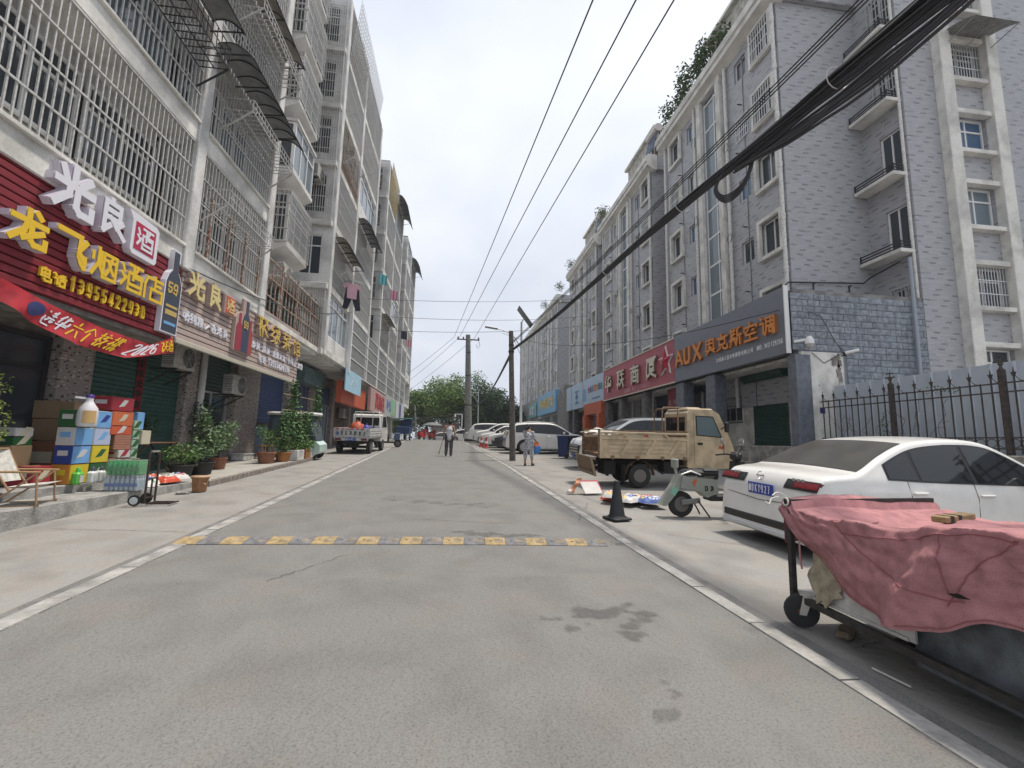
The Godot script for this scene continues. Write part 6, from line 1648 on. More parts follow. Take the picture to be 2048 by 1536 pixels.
# pale green electric scooter seen from behind its rear wheel
func scooter_near() -> void:
	var t := thing("electric_scooter", "grey green electric scooter with black seat parked beside the white sedan", "scooter", G(3.86, -7.35))
	on_slope(t, 0.0)
	var grn := M("scooter_grey", lin(0.27, 0.285, 0.25), 0.5, 0, "dust", 1.0); var ink: Material = mats["trim_black"]; var dk := M("scooter_black", lin(0.02, 0.02, 0.021), 0.6)
	var r := 0.215
	for x in [0.0, 1.2]: wheel(t, V(x, r, 0), r, 0.1, 1.0, M("steel_rim", lin(0.16, 0.15, 0.14), 0.6, 0.4), 8, 0.62)
	var b := MB.new()
	b.prism(PackedVector2Array([Vector2(-0.06, 0.5), Vector2(-0.02, 0.7), Vector2(0.6, 0.64), Vector2(0.62, 0.42), Vector2(0.42, 0.34), Vector2(0.3, 0.45)]), V(0, 0, -0.13), V(1, 0, 0), Vector3.UP, 0.26); obj("body_panel", b, grn, t)
	b = MB.new(); b.prism(PackedVector2Array([Vector2(-0.38, 0.2), Vector2(-0.3, 0.19), Vector2(-0.04, 0.5), Vector2(0.0, 0.68), Vector2(-0.07, 0.7), Vector2(-0.14, 0.56)]), V(0, 0, -0.1), V(1, 0, 0), Vector3.UP, 0.2); obj("rear_fender", b, grn, t)
	obj("green_plate", MB.new().box(V(-0.16, 0.44, 0.102), V(0.1, 0.13, 0.006), Basis(V(0, 0, 1), -0.6)), M("plate_green", lin(0.2, 0.42, 0.32), 0.5), t)
	b = MB.new(); b.bevel(V(-0.1, 0.9, 0), V(0.06, 0.16, 0.2), 0.02); b.bar(V(-0.1, 0.83, 0), V(-0.06, 0.7, 0), 0.03, 0.04); obj("top_box_light", b, grn, t)
	obj("orange_mark", MB.new().prism(PackedVector2Array([Vector2(0, 0), Vector2(0.05, 0.07), Vector2(0.1, 0.06), Vector2(0.06, -0.03), Vector2(0.05, -0.06), Vector2(0.03, -0.02)]), V(0.14, 0.58, 0.131), V(1, 0, 0), Vector3.UP, 0.004), M("mark_orange", lin(0.5, 0.12, 0.04), 0.5), t)
	var g := MB.new()
	for i in 2: glyph(g, "D3"[i], V(0.38 + i * 0.1, 0.46, 0.131), V(1, 0, 0), Vector3.UP, 0.07, 0.07, 0.014, 0.004)
	obj("model_mark", g, ink, t)
	b = MB.new(); b.bevel(V(0.34, 0.75, 0), V(0.62, 0.1, 0.24), 0.04); b.bevel(V(0.5, 0.79, 0), V(0.3, 0.07, 0.24), 0.03); obj("seat", b, dk, t)
	b = MB.new(); b.tube([V(-0.05, 0.72, 0.12), V(0.12, 0.78, 0.13), V(0.3, 0.72, 0.13)], 0.014, 6); obj("grab_rail", b, mats["steel_bar"], t)
	b = MB.new(); b.bevel(V(0.72, 0.33, 0), V(0.5, 0.1, 0.26), 0.02); b.prism(PackedVector2Array([Vector2(0.92, 0.3), Vector2(1.02, 0.95), Vector2(1.1, 0.96), Vector2(1.06, 0.35)]), V(0, 0, -0.15), V(1, 0, 0), Vector3.UP, 0.3); obj("leg_shield", b, dk, t)
	b = MB.new(); b.tube([V(1.2, r, 0), V(1.1, 0.7, 0), V(0.98, 1.06, 0)], 0.03, 6); obj("fork", b, dk, t)
	b = MB.new(); b.tube([V(0.86, 1.04, 0.32), V(0.95, 1.07, 0.15), V(0.98, 1.06, 0), V(0.95, 1.07, -0.15), V(0.86, 1.04, -0.32)], 0.016, 6); b.bevel(V(1.04, 1.04, 0), V(0.16, 0.15, 0.2), 0.04); obj("handlebar", b, dk, t)
	for s in [-1.0, 1.0]:
		b = MB.new(); b.tube([V(0.94, 1.08, s * 0.2), V(0.98, 1.2, s * 0.25), V(0.96, 1.28, s * 0.27)], 0.008, 5); obj("mirror_stalk", b, dk, t)
		b = MB.new(); b.lathe(V(0.95, 1.3, s * 0.28), [[0.001, -0.01], [0.055, -0.01], [0.06, 0.01], [0.001, 0.012]], 12, V(-0.9, 0.2, s * 0.3).normalized()); obj("mirror_glass", b, mats["chrome"], t)
	b = MB.new(); b.bevel(V(0.14, 0.27, 0.09), V(0.34, 0.09, 0.04), 0.015, Basis(V(0, 0, 1), 0.12)); obj("swing_arm", b, M("arm_grey", lin(0.22, 0.22, 0.22), 0.5, 0.4), t)
	b = MB.new(); b.tube([V(0.25, 0.3, 0.1), V(0.4, 0.08, 0.14), V(0.44, 0.015, 0.16)], 0.014, 5); b.tube([V(0.25, 0.3, -0.1), V(0.4, 0.08, -0.14), V(0.44, 0.015, -0.16)], 0.014, 5); obj("stand", b, mats["dark_iron"], t)
# left side: white pickup, small three-wheeler, scooters further up
func left_vehicles() -> void:
	var white := paint("white_paint", lin(0.72, 0.71, 0.68)); var ink: Material = mats["trim_black"]; var ub: Material = mats["under_black"]
	var t := thing("pickup_truck", "small white pickup loaded with colourful bags, seen from behind", "truck", V(-4.72, gy(-21.0), -21.0))
	on_slope(t, PI / 2 - 0.05)
	# local x forward; rear at x = 0
	var old := M("pickup_white", lin(0.56, 0.56, 0.55), 0.5, 0, "stain", 0.9)
	var b := MB.new(); b.box(V(1.3, 0.72, 0), V(2.6, 0.06, 1.6)); obj("cargo_floor", b, old, t)
	for s in [-1.0, 1.0]:
		b = MB.new(); b.bevel(V(1.3, 0.95, s * 0.8), V(2.6, 0.42, 0.05), 0.01)
		for k in 3: b.bevel(V(1.3, 0.82 + k * 0.12, s * 0.825), V(2.5, 0.05, 0.02), 0.006)
		obj("cargo_side", b, old, t)
	b = MB.new(); b.bevel(V(0.0, 0.95, 0), V(0.05, 0.42, 1.62), 0.01); var tg := obj("tailgate", b, old, t)
	var blue := M("print_blue2", lin(0.05, 0.12, 0.3), 0.6)
	for i in 7: 
		var g := MB.new(); glyph(g, "皖DER883"[i], V(-0.028, 0.86, -0.66 + i * 0.2), V(0, 0, 1), Vector3.UP, 0.09, 0.15, 0.025, 0.004); obj("character", g, blue if i == 0 else ink, tg)
	b = MB.new()
	for k in 6: b.box(V(-0.03, 1.13, -0.62 + k * 0.22), V(0.01, 0.05, 0.14))
	obj("red_tape", b, M("tape_red", lin(0.4, 0.03, 0.03), 0.5), tg)
	b = MB.new(); b.bevel(V(0.0, 0.66, 0), V(0.1, 0.14, 1.5), 0.02); obj("rear_bumper", b, old, t)
	for s in [-1.0, 1.0]: obj("tail_lamp", MB.new().bevel(V(-0.055, 0.66, s * 0.58), V(0.02, 0.1, 0.26), 0.006), M("lamp_brown", lin(0.12, 0.03, 0.03), 0.3), t)
	plate_on(t, V(-0.06, 0.66, 0.0), V(0, 0, 1), 0.42, "皖D8M03")
	b = MB.new(); b.box(V(1.8, 0.5, 0), V(3.6, 0.14, 0.8)); b.cyl(V(0.62, 0.3, -0.7), V(0.62, 0.3, 0.7), 0.06, 0.06, 8); b.box(V(0.3, 0.45, 0), V(0.3, 0.3, 0.5)); obj("chassis", b, ub, t)
	for x in [0.62, 3.1]:
		for s in [-1.0, 1.0]: wheel(t, V(x, 0.3, s * 0.68), 0.3, 0.18, s, M("steel_rim", lin(0.16, 0.15, 0.14), 0.6, 0.4), 6, 0.6)
	var cab := node("cab", t)
	b = MB.new(); b.prism(PackedVector2Array([Vector2(2.62, 0.5), Vector2(2.66, 1.2), Vector2(2.8, 1.82), Vector2(2.95, 1.88), Vector2(3.7, 1.86), Vector2(4.2, 1.2), Vector2(4.3, 0.95), Vector2(4.3, 0.45)]), V(0, 0, -0.74), V(1, 0, 0), Vector3.UP, 1.48); obj("shell", b, white, cab)
	b = MB.new(); b.bevel(V(2.725, 1.5, 0), V(0.03, 0.42, 1.2), 0.012, Basis(V(0, 0, 1), -0.22)); obj("rear_window", b, glass("car_glass", lin(0.012, 0.014, 0.016)), cab)
	for s in [-1.0, 1.0]: b = MB.new(); b.prism(PackedVector2Array([Vector2(2.85, 1.22), Vector2(2.95, 1.76), Vector2(3.6, 1.76), Vector2(3.95, 1.22)]), V(0, 0, s * 0.745 - 0.008), V(1, 0, 0), Vector3.UP, 0.016); obj("side_window", b, mats["car_glass"], cab)
	b = MB.new(); b.tube([V(2.5, 1.1, 0.72), V(2.66, 1.98, 0.6), V(2.66, 1.98, -0.6), V(2.5, 1.1, -0.72)], 0.025, 6); b.bar(V(2.55, 1.2, 0.3), V(2.66, 1.97, 0.3), 0.03, 0.03); b.bar(V(2.55, 1.2, -0.3), V(2.66, 1.97, -0.3), 0.03, 0.03); b.tube([V(2.66, 1.98, 0.6), V(3.2, 2.0, 0.6)], 0.02, 5); b.tube([V(2.66, 1.98, -0.6), V(3.2, 2.0, -0.6)], 0.02, 5); obj("guard_frame", b, white, t)
	# its load
	var load_ := [["red_bag", "red and orange bag in the white pickup's bed", V(2.1, 1.1, -0.35), V(0.35, 0.36, 0.34), lin(0.4, 0.07, 0.03)], ["blue_bag", "blue bag in the white pickup's bed", V(2.2, 1.05, 0.1), V(0.25, 0.26, 0.25), lin(0.03, 0.05, 0.3)], ["dark_bag", "dark bag in the white pickup's bed", V(2.0, 1.0, 0.5), V(0.3, 0.22, 0.25), lin(0.03, 0.035, 0.06)]]
	for q in load_:
		var n := thing(q[0], q[1], "bag", t.transform * q[2])
		var f := FastNoiseLite.new(); f.seed = int(q[2].z * 10) + 9; f.frequency = 2.5
		b = MB.new().grid(func(u: float, v: float) -> Vector3:
			var a := u * TAU; var e := (v - 0.5) * PI
			var p := V(cos(a) * cos(e), sin(e), sin(a) * cos(e))
			return p * q[3] * (1.0 + 0.35 * f.get_noise_3dv(p)), 16, 10, true)
		obj("sack", b, M(q[0], q[4], 0.5), n); obj("knot", MB.new().lathe(V(0, q[3].y * 0.9, 0), [[0.05, 0], [0.03, 0.06], [0.07, 0.12], [0.001, 0.13]], 8), mats[q[0]], n)
	# pale green three-wheeler behind the vines
	t = thing("three_wheeler", "pale green enclosed three-wheeler half hidden behind the climbing vines", "electric tricycle", V(-6.12, gy(-17.9), -17.75))
	on_slope(t, 0.0); t.basis = t.basis.scaled_local(V(0.82, 1, 0.95)); t.position.x += 0.12
	var mint := paint("mint_paint", lin(0.45, 0.6, 0.54))
	b = MB.new(); b.prism(PackedVector2Array([Vector2(-1.2, 0.28), Vector2(-1.25, 0.62), Vector2(-1.1, 0.7), Vector2(1.0, 0.7), Vector2(1.22, 0.55), Vector2(1.24, 0.3), Vector2(1.1, 0.2)]), V(0, 0, -0.5), V(1, 0, 0), Vector3.UP, 1.0); obj("lower_body", b, mint, t)
	b = MB.new(); b.prism(PackedVector2Array([Vector2(-1.1, 0.7), Vector2(-1.0, 1.62), Vector2(0.75, 1.62), Vector2(1.05, 0.7)]), V(0, 0, -0.46), V(1, 0, 0), Vector3.UP, 0.92); obj("cabin", b, M("cabin_slate", lin(0.06, 0.075, 0.09), 0.4), t)
	b = MB.new(); b.bevel(V(-0.1, 1.68, 0), V(2.1, 0.13, 1.06), 0.05); obj("roof", b, white, t)
	b = MB.new(); b.prism(PackedVector2Array([Vector2(0.1, 0.95), Vector2(0.1, 1.52), Vector2(0.68, 1.52), Vector2(0.9, 0.95)]), V(0, 0, 0.462), V(1, 0, 0), Vector3.UP, 0.01); b.prism(PackedVector2Array([Vector2(-0.9, 0.95), Vector2(-0.85, 1.52), Vector2(0.0, 1.52), Vector2(0.0, 0.95)]), V(0, 0, 0.462), V(1, 0, 0), Vector3.UP, 0.01); obj("side_window", b, glass("cab_glass", lin(0.12, 0.16, 0.17)), t)
	b = MB.new(); b.tube([V(0.06, 0.9, 0.48), V(0.06, 1.55, 0.48), V(0.7, 1.55, 0.48), V(0.95, 0.9, 0.48), V(0.06, 0.9, 0.48)], 0.014, 5); obj("window_frame", b, white, t)
	for q in [[0.9, 0.42], [-0.8, 0.42], [-0.8, -0.42], [0.9, -0.42]]: wheel(t, V(q[0], 0.24, q[1]), 0.24, 0.12, signf(q[1]), M("hub_pale", lin(0.55, 0.6, 0.58), 0.4), 3, 0.62)
	# dark blue scooter beside the pickup
	t = thing("electric_scooter", "dark blue scooter with a box parked beyond the white pickup", "scooter", V(-4.1, gy(-27.6), -27.6))
	on_slope(t, 0.15)
	var dk: Material = mats["scooter_black"]; var nb := M("navy_box", lin(0.06, 0.09, 0.17), 0.4)
	for x in [-0.55, 0.6]: wheel(t, V(x, 0.23, 0), 0.23, 0.1, 1.0, M("steel_rim", lin(0.16, 0.15, 0.14)), 6, 0.6)
	b = MB.new(); b.prism(PackedVector2Array([Vector2(-0.75, 0.5), Vector2(-0.7, 0.7), Vector2(0.1, 0.66), Vector2(0.1, 0.35), Vector2(0.45, 0.35), Vector2(0.55, 0.95), Vector2(0.62, 0.95), Vector2(0.6, 0.4), Vector2(0.4, 0.25), Vector2(-0.2, 0.25)]), V(0, 0, -0.14), V(1, 0, 0), Vector3.UP, 0.28); obj("body_panel", b, dk, t)
	obj("seat", MB.new().bevel(V(-0.3, 0.76, 0), V(0.7, 0.11, 0.26), 0.03), dk, t); obj("front_box", MB.new().bevel(V(0.55, 0.66, 0), V(0.34, 0.42, 0.46), 0.03), nb, t)
	obj("handlebar", MB.new().tube([V(0.45, 1.02, 0.3), V(0.52, 1.05, 0), V(0.45, 1.02, -0.3)], 0.016, 5), dk, t)
	# blue cargo tricycle and red scooters at the crest
	t = thing("cargo_tricycle", "dark blue cargo tricycle at the far end of the left shops", "tricycle", V(-4.6, gy(-40.0), -40.0))
	var db := M("deep_blue", lin(0.02, 0.05, 0.14), 0.5)
	obj("cargo_box", MB.new().bevel(V(0, 0.85, 0.3), V(1.2, 0.6, 1.5), 0.02), db, t); obj("cab_frame", MB.new().bevel(V(0.1, 1.25, -0.9), V(1.0, 1.1, 0.5), 0.03), db, t); obj("canopy", MB.new().bevel(V(0, 1.9, -0.6), V(1.3, 0.06, 1.3), 0.02), M("tarp_teal", lin(0.06, 0.22, 0.28), 0.6), t)
	b = MB.new()
	for x in [-0.55, 0.55]: b.bar(V(x, 1.2, -0.1), V(x, 1.88, -0.1), 0.03, 0.03); b.bar(V(x, 1.2, -1.15), V(x, 1.88, -1.15), 0.03, 0.03)
	obj("post", b, mats["dark_iron"], t)
	for q in [[0.6, 0.5], [-0.6, 0.5], [0.0, -1.3]]:
		var n := node("wheel", t); n.position = V(q[0], 0.28, q[1]); n.rotation.y = PI / 2
		obj("tyre", MB.new().lathe(Vector3.ZERO, [[0.18, -0.05], [0.28, -0.05], [0.28, 0.05], [0.18, 0.05]], 18, V(0, 0, 1)), M("tyre_rubber", lin(0.022, 0.022, 0.022)), n); obj("rim", MB.new().lathe(Vector3.ZERO, [[0.02, 0.02], [0.18, 0.03]], 12, V(0, 0, 1)), mats["steel_rim"], n)
	for q in [[-3.4, -45.0, lin(0.45, 0.04, 0.05), "red scooter at the crest nearest the left shops"], [-2.5, -47.0, lin(0.45, 0.08, 0.06), "red covered scooter at the crest under a grey umbrella"]]:
		t = thing("motor_scooter", q[3], "scooter", V(q[0], gy(q[1]), q[1]), 1.2)
		var rm := M("red_paint_%d" % int(-q[1]), q[2], 0.4)
		b = MB.new(); b.prism(PackedVector2Array([Vector2(-0.7, 0.45), Vector2(-0.65, 0.75), Vector2(0.05, 0.7), Vector2(0.1, 0.35), Vector2(0.4, 0.35), Vector2(0.5, 1.1), Vector2(0.65, 1.05), Vector2(0.6, 0.35), Vector2(0.35, 0.22), Vector2(-0.3, 0.22)]), V(0, 0, -0.18), V(1, 0, 0), Vector3.UP, 0.36); obj("body_panel", b, rm, t)
		obj("seat", MB.new().bevel(V(-0.3, 0.82, 0), V(0.65, 0.1, 0.28), 0.03), dk, t)
		for x in [-0.5, 0.6]: wheel(t, V(x, 0.22, 0), 0.22, 0.1, 1.0, mats["steel_rim"], 5, 0.6)
# ------------------------------------------------------------------ poles, lamps, wires, fence, trees
func sag(a: Vector3, b: Vector3, s: float, k := 16) -> Array:
	var p := []
	for i in k + 1:
		var t := float(i) / k
		p.append(a.lerp(b, t) - V(0, 4.0 * s * t * (1.0 - t), 0))
	return p
func spline(pts: Array, per := 8) -> Array:
	var o := []
	for i in pts.size() - 1:
		for k in per: o.append(pts[i].cubic_interpolate(pts[i + 1], pts[maxi(i - 1, 0)], pts[mini(i + 2, pts.size() - 1)], float(k) / per))
	o.append(pts[-1])
	return o
func build_street() -> void:
	var conc := M("pole_concrete", lin(0.3, 0.295, 0.28), 0.9, 0, "stain", 0.8); var dark_p := M("pole_dark", lin(0.15, 0.135, 0.12), 0.9, 0, "stain", 0.9)
	var galv := M("galvanised", lin(0.55, 0.56, 0.58), 0.45, 0.3); var iron: Material = mats["dark_iron"]; var cab: Material = mats["cable_black"]; var wf: Material = mats["white_frame"]
	# concrete utility pole at the crest with its crossarm
	var t := thing("utility_pole", "tall grey concrete utility pole with a crossarm at the crest", "pole", V(1.12, gy(-41.7) - 0.1, -41.7))
	obj("shaft", MB.new().cyl(V(0, 0, 0), V(-0.36, 10.2, 0), 0.36, 0.22, 16), conc, t)
	obj("crossarm", MB.new().bar(V(-1.4, 9.75, 0), V(0.75, 9.75, 0), 0.09, 0.1), iron, t)
	for x in [-1.3, -0.8, 0.65]: obj("insulator", MB.new().lathe(V(x, 9.8, 0), [[0.03, 0], [0.09, 0.05], [0.04, 0.1], [0.09, 0.15], [0.03, 0.22]], 8), M("ceramic_brown", lin(0.08, 0.04, 0.03), 0.3), t)
	var b := MB.new()
	for y in [3.4, 6.2, 8.4]: b.lathe(V(-0.035 * y, y, 0), [[0.3 - 0.008 * y, 0], [0.385 - 0.016 * y, 0.02], [0.385 - 0.016 * y, 0.1], [0.3 - 0.008 * y, 0.12]], 12)
	obj("band", b, iron, t)
	obj("ceramic_loop", MB.new().tube([V(0.65, 9.75, 0), V(0.8, 9.2, 0.1), V(0.6, 8.9, 0.1), V(0.45, 9.3, 0)], 0.02, 4), iron, t)
	# shorter weathered pole on the right kerb
	t = thing("utility_pole", "weathered brown pole carrying the thick cable bundle beside the woman", "pole", G(2.42, -18.87) - V(0, 0.1, 0))
	obj("shaft", MB.new().cyl(V(0, 0, 0), V(-0.2, 5.72, 0), 0.135, 0.1, 14), dark_p, t)
	b = MB.new(); b.lathe(V(-0.17, 4.75, 0), [[0.1, 0], [0.13, 0.01], [0.13, 0.09], [0.1, 0.1]], 12); b.lathe(V(-0.17, 5.05, 0), [[0.1, 0], [0.125, 0.01], [0.125, 0.06], [0.1, 0.07]], 12); obj("band", b, iron, t)
	t = thing("utility_pole", "thin leaning pole in front of the far trees", "pole", V(-5.3, 0.5, -62.0))
	obj("shaft", MB.new().cyl(V(0, 0, 0), V(-0.5, 5.5, 0), 0.16, 0.11, 10), conc, t); obj("collar", MB.new().lathe(V(-0.42, 4.6, 0), [[0.1, 0], [0.16, 0.02], [0.16, 0.12], [0.1, 0.14]], 8), iron, t)
	# solar street lamps
	for i in 2:
		t = thing("street_lamp", ["solar street lamp with tilted panel rising behind the woman", "small solar street lamp beside the concrete pole at the crest"][i], "street lamp", [G(3.63, -24.9), V(2.9, 0.6, -60.0)][i], 0.0, "solar street lamps")
		obj("pole", MB.new().cyl(Vector3.ZERO, V(-0.1, 7.55, 0), 0.09, 0.055, 12), galv, t)
		obj("solar_panel", MB.new().box(V(0.1, 7.85, 0.0), V(1.35, 0.05, 0.8), Basis(V(0, 0, 1), -0.92)), M("panel_dark", lin(0.1, 0.11, 0.12), 0.3), t)
		obj("panel_bracket", MB.new().bar(V(-0.1, 7.5, 0), V(0.08, 7.82, 0), 0.06, 0.06), galv, t)
		obj("arm", MB.new().tube(spline([V(-0.07, 5.9, 0), V(-0.5, 6.6, 0), V(-1.05, 6.95, 0), V(-1.5, 7.05, 0)]), 0.03, 8), galv, t)
		obj("arm_strut", MB.new().tube(spline([V(-0.07, 5.5, 0), V(-0.35, 6.1, 0), V(-0.62, 6.68, 0)]), 0.018, 6), galv, t)
		obj("lamp_head", MB.new().bevel(V(-1.85, 7.1, 0), V(0.75, 0.07, 0.28), 0.025, Basis(V(0, 0, 1), -0.12)), M("lamp_grey", lin(0.3, 0.31, 0.33), 0.4, 0.3), t)
	t = thing("camera_pole", "white pole with a traffic camera arm near the walking man", "camera pole", V(0.6, gy(-52) - 0.1, -52.0))
	obj("pole", MB.new().cyl(Vector3.ZERO, V(0, 3.5, 0), 0.07, 0.06, 10), wf, t); obj("arm", MB.new().bar(V(0, 3.45, 0), V(-0.9, 3.45, 0), 0.07, 0.09), wf, t); obj("camera", MB.new().lathe(V(-0.8, 3.15, 0), [[0.02, 0.26], [0.11, 0.2], [0.12, 0.05], [0.06, -0.06], [0.001, -0.08]], 10), wf, t)
	# overhead wires: three to the crest pole
	var ends := [V(-0.55, 11.2, -41.7), V(-0.05, 11.2, -41.7), V(1.4, 11.2, -41.7)]
	var near_ := [V(2.25, 9.75, -7.1), V(3.05, 9.75, -7.0), V(3.75, 9.75, -6.95)]
	for i in 3:
		var q: Vector3 = near_[i] + (near_[i] - ends[i]) * 0.3
		tag(obj("overhead_wire", MB.new().tube(sag(ends[i], q, 0.0, 10), 0.016, 5), cab), ["leftmost of the three overhead wires crossing the sky", "middle of the three overhead wires crossing the sky", "rightmost of the three overhead wires crossing the sky"][i], "wire", "overhead wires")
		tag(obj("overhead_wire", MB.new().tube(sag(ends[i], V(-8.4 + 0.4 * i, 8.4 - 0.9 * i, -58.0), 0.2, 10), 0.02, 4), cab), ["upper wire sloping from the crest pole down to the left building", "middle wire sloping from the crest pole down to the left building", "lower wire sloping from the crest pole down to the left building"][i], "wire", "overhead wires")
	var cross := [[V(-5.7, 9.85, -27.0), V(11.4, 15.2, -40.0), 0.25, "pale wire spanning the street highest of the cross wires"], [V(-5.7, 8.9, -27.3), V(11.4, 12.9, -38.0), 0.35, "dark wire spanning the street, middle cross wire"], [V(-5.7, 8.3, -28.5), V(11.4, 11.2, -34.3), 0.4, "thin wire spanning the street, lowest cross wire"], [V(-5.85, 4.95, -9.9), V(-5.6, 8.2, -24.0), 0.5, "wire drooping in front of the beige restaurant sign"], [V(3.5, 10.4, -36.0), V(9.9, 5.7, -12.3), 1.1, "wire drooping in front of the red and grey shop signs"]]
	for q in cross: tag(obj("cross_wire", MB.new().tube(sag(q[0], q[1], q[2], 14), 0.014, 4), cab), q[3], "wire")
	# the thick black bundle along the right
	t = thing("cable_bundle", "thick bundle of black cables slung across the right-hand sky", "cables")
	var main := [V(2.35, 5.45, -18.87), V(3.0, 5.5, -14.3), V(3.55, 5.72, -10.6), V(3.92, 5.86, -8.0), V(4.31, 5.87, -5.16), V(4.57, 5.93, -3.37), V(5.1, 6.05, 0.5)]
	var sp := spline(main, 8)
	rng.seed = 515
	for k in 22:
		var a := rr(0, TAU); var rad := 0.115 * sqrt(rr(0.05, 1.0)); var tw := rr(-0.05, 0.05); var ph := rr(0, 6.0)
		var p := []
		for i in sp.size():
			var f := float(i) / sp.size()
			var loose := 0.32 + 0.95 * f * f
			p.append(sp[i] + V(cos(a + tw * i), sin(a + tw * i) * 1.15, 0) * rad * loose + V(0, 0.02 * sin(ph + i * 0.8) * f, 0))
		obj("cable", MB.new().tube(p, rr(0.012, 0.026), 5), cab, t)
	for k in 7:            # a looser hank hanging below the bundle nearest the camera
		var p := []
		for i in 14:
			var f := i / 13.0
			p.append(V(4.18, 5.86, -6.0).lerp(V(4.72, 5.96, -2.4), f) + V(0.03 * sin(k), -0.16 - 0.05 * k * sin(PI * f) + 0.012 * sin(i * 1.7 + k), 0.02 * k))
		obj("cable", MB.new().tube(p, 0.02, 5), cab, t)
	for k in 5:            # coiled spare cable
		obj("coil", MB.new().tube(spline([V(4.2, 6.0, -5.95), V(4.25, 5.75, -5.7 + 0.02 * k), V(4.22, 5.45 - 0.025 * k, -5.85), V(4.12, 5.4 - 0.03 * k, -6.15), V(4.08, 5.62, -6.3 - 0.02 * k), V(4.14, 5.88, -6.15)], 5), 0.013, 5), cab, t)
	for q in [0.35, 0.55, 0.75]:
		var i := int(q * sp.size()); obj("tie", MB.new().tube(ring_pts(sp[i], 0.15, 12, 2), 0.008, 4), M("tie_white", lin(0.5, 0.5, 0.5), 0.5), t)
	for k in 3: obj("cable", MB.new().tube(sag(V(2.3, 5.7 + 0.04 * k, -18.87), V(4.9, 6.85 + 0.06 * k, -2.2), 0.12, 20), 0.013, 4), cab, t)
	t = thing("cable_bundle", "thinner cable bundle running from the brown pole towards the crest", "cables")
	for k in 6: obj("cable", MB.new().tube(sag(V(2.3 + 0.04 * cos(k), 5.35 + 0.05 * sin(k * 2.0), -18.87), V(2.8, 6.3 + 0.05 * k, -60.0), 0.55 + 0.03 * k, 18), 0.026, 4), cab, t)
	for k in 2: tag(obj("cross_wire", MB.new().tube(sag(V(-12.0, 4.2 + 0.3 * k, -62), V(2.6, 5.2 + 0.4 * k, -60.0), 0.8, 10), 0.03, 4), cab), ["lower of two wires in front of the far trees", "upper of two wires in front of the far trees"][k], "wire")
	fence(); trees()
func fence() -> void:
	var t := thing("sheet_fence", "blue grey corrugated sheet fence behind the iron railings", "fence")
	var sm := M("sheet_blue", lin(0.48, 0.53, 0.6), 0.45, 0.1, "dust", 0.5)
	var z := -11.95
	while z < -2.0:
		var b := MB.new()
		var zz := z
		var s := [[0.0, 0.0], [0.30, 0.0], [0.325, 0.03], [0.375, 0.03], [0.4, 0.0]]
		for q in 4:
			b.quad(V(11.3 - s[q + 1][1], 0.2, zz + s[q + 1][0]), V(11.3 - s[q][1], 0.2, zz + s[q][0]), V(11.3 - s[q][1], 3.3, zz + s[q][0]), V(11.3 - s[q + 1][1], 3.3, zz + s[q + 1][0]))
		obj("sheet", b, sm, t)
		z += 0.4
	t = thing("iron_fence", "rusty black iron railings with spearheads on a low wall", "fence")
	var im := M("fence_iron", lin(0.075, 0.062, 0.055), 0.8, 0.1, "stain", 1.2)
	var X := 10.75
	obj("base_wall", MB.new().bevel(V(X, 0.75, -7.0), V(0.3, 1.25, 9.9), 0.02), M("fence_wall", lin(0.33, 0.31, 0.28), 0.95, 0, "stain", 0.6, "bumps", 0.4), t)
	for y in [1.5, 1.72, 2.62, 2.8]: obj("rail", MB.new().box(V(X, y, -7.0), V(0.03, 0.028, 9.8)), im, t)
	var post := MB.new().box(V(0, 0.85, 0), V(0.09, 1.7, 0.09)).lathe(V(0, 1.7, 0), [[0.05, 0], [0.02, 0.06], [0.045, 0.12], [0.015, 0.2], [0.001, 0.34]], 8).bar(V(0, 1.86, -0.12), V(0, 1.86, 0.12), 0.025, 0.03).bar(V(0, 1.96, -0.08), V(0, 1.96, 0.08), 0.02, 0.025).mesh()
	var tall := MB.new().box(V(0, 0.78, 0), V(0.022, 1.56, 0.022)).prism(PackedVector2Array([Vector2(-0.012, 0), Vector2(-0.05, 0.1), Vector2(-0.015, 0.09), Vector2(0, 0.2), Vector2(0.015, 0.09), Vector2(0.05, 0.1), Vector2(0.012, 0)]), V(-0.006, 1.5, 0), V(0, 0, -1), Vector3.UP, 0.012).mesh()
	var short := MB.new().box(V(0, 0.72, 0), V(0.02, 1.4, 0.02)).lathe(V(0, 1.4, 0), [[0.01, 0], [0.02, 0.015], [0.001, 0.035]], 6).mesh()
	var arc := MB.new().tube([V(0, 1.44, 0.15), V(0, 1.46, 0.09), V(0, 1.52, 0.04), V(0, 1.6, 0.012)], 0.008, 4).mesh()
	var ring_m := MB.new().tube(ring_pts(Vector3.ZERO, 0.085, 12), 0.008, 4).mesh()
	var k := 0
	z = -11.8
	while z < -2.4:
		if k % 12 == 11: piece("post", post, im, t, Transform3D(Basis.IDENTITY, V(X, 1.37, z)))
		elif k % 2 == 0: piece("spear_bar", tall, im, t, Transform3D(Basis.IDENTITY, V(X, 1.4, z))); piece("scroll", arc, im, t, Transform3D(Basis.IDENTITY, V(X, 1.37, z)))
		else: piece("bar", short, im, t, Transform3D(Basis.IDENTITY, V(X, 1.4, z)))
		piece("ring", ring_m, im, t, Transform3D(Basis.IDENTITY, V(X, 1.61, z + 0.09)))
		k += 1; z += 0.19
	t = thing("dry_creeper", "dry creeper stems tangled in the iron railings", "plant")
	rng.seed = 61
	for i in 14:
		var p := [V(X + 0.05, 1.4, -11.5 + i * 0.22)]
		for j in 7: p.append(p[-1] + V(rr(-0.02, 0.02), rr(0.02, 0.24), rr(-0.16, 0.2)))
		obj("stem", MB.new().tube(p, 0.006, 4), mats["bark"], t)
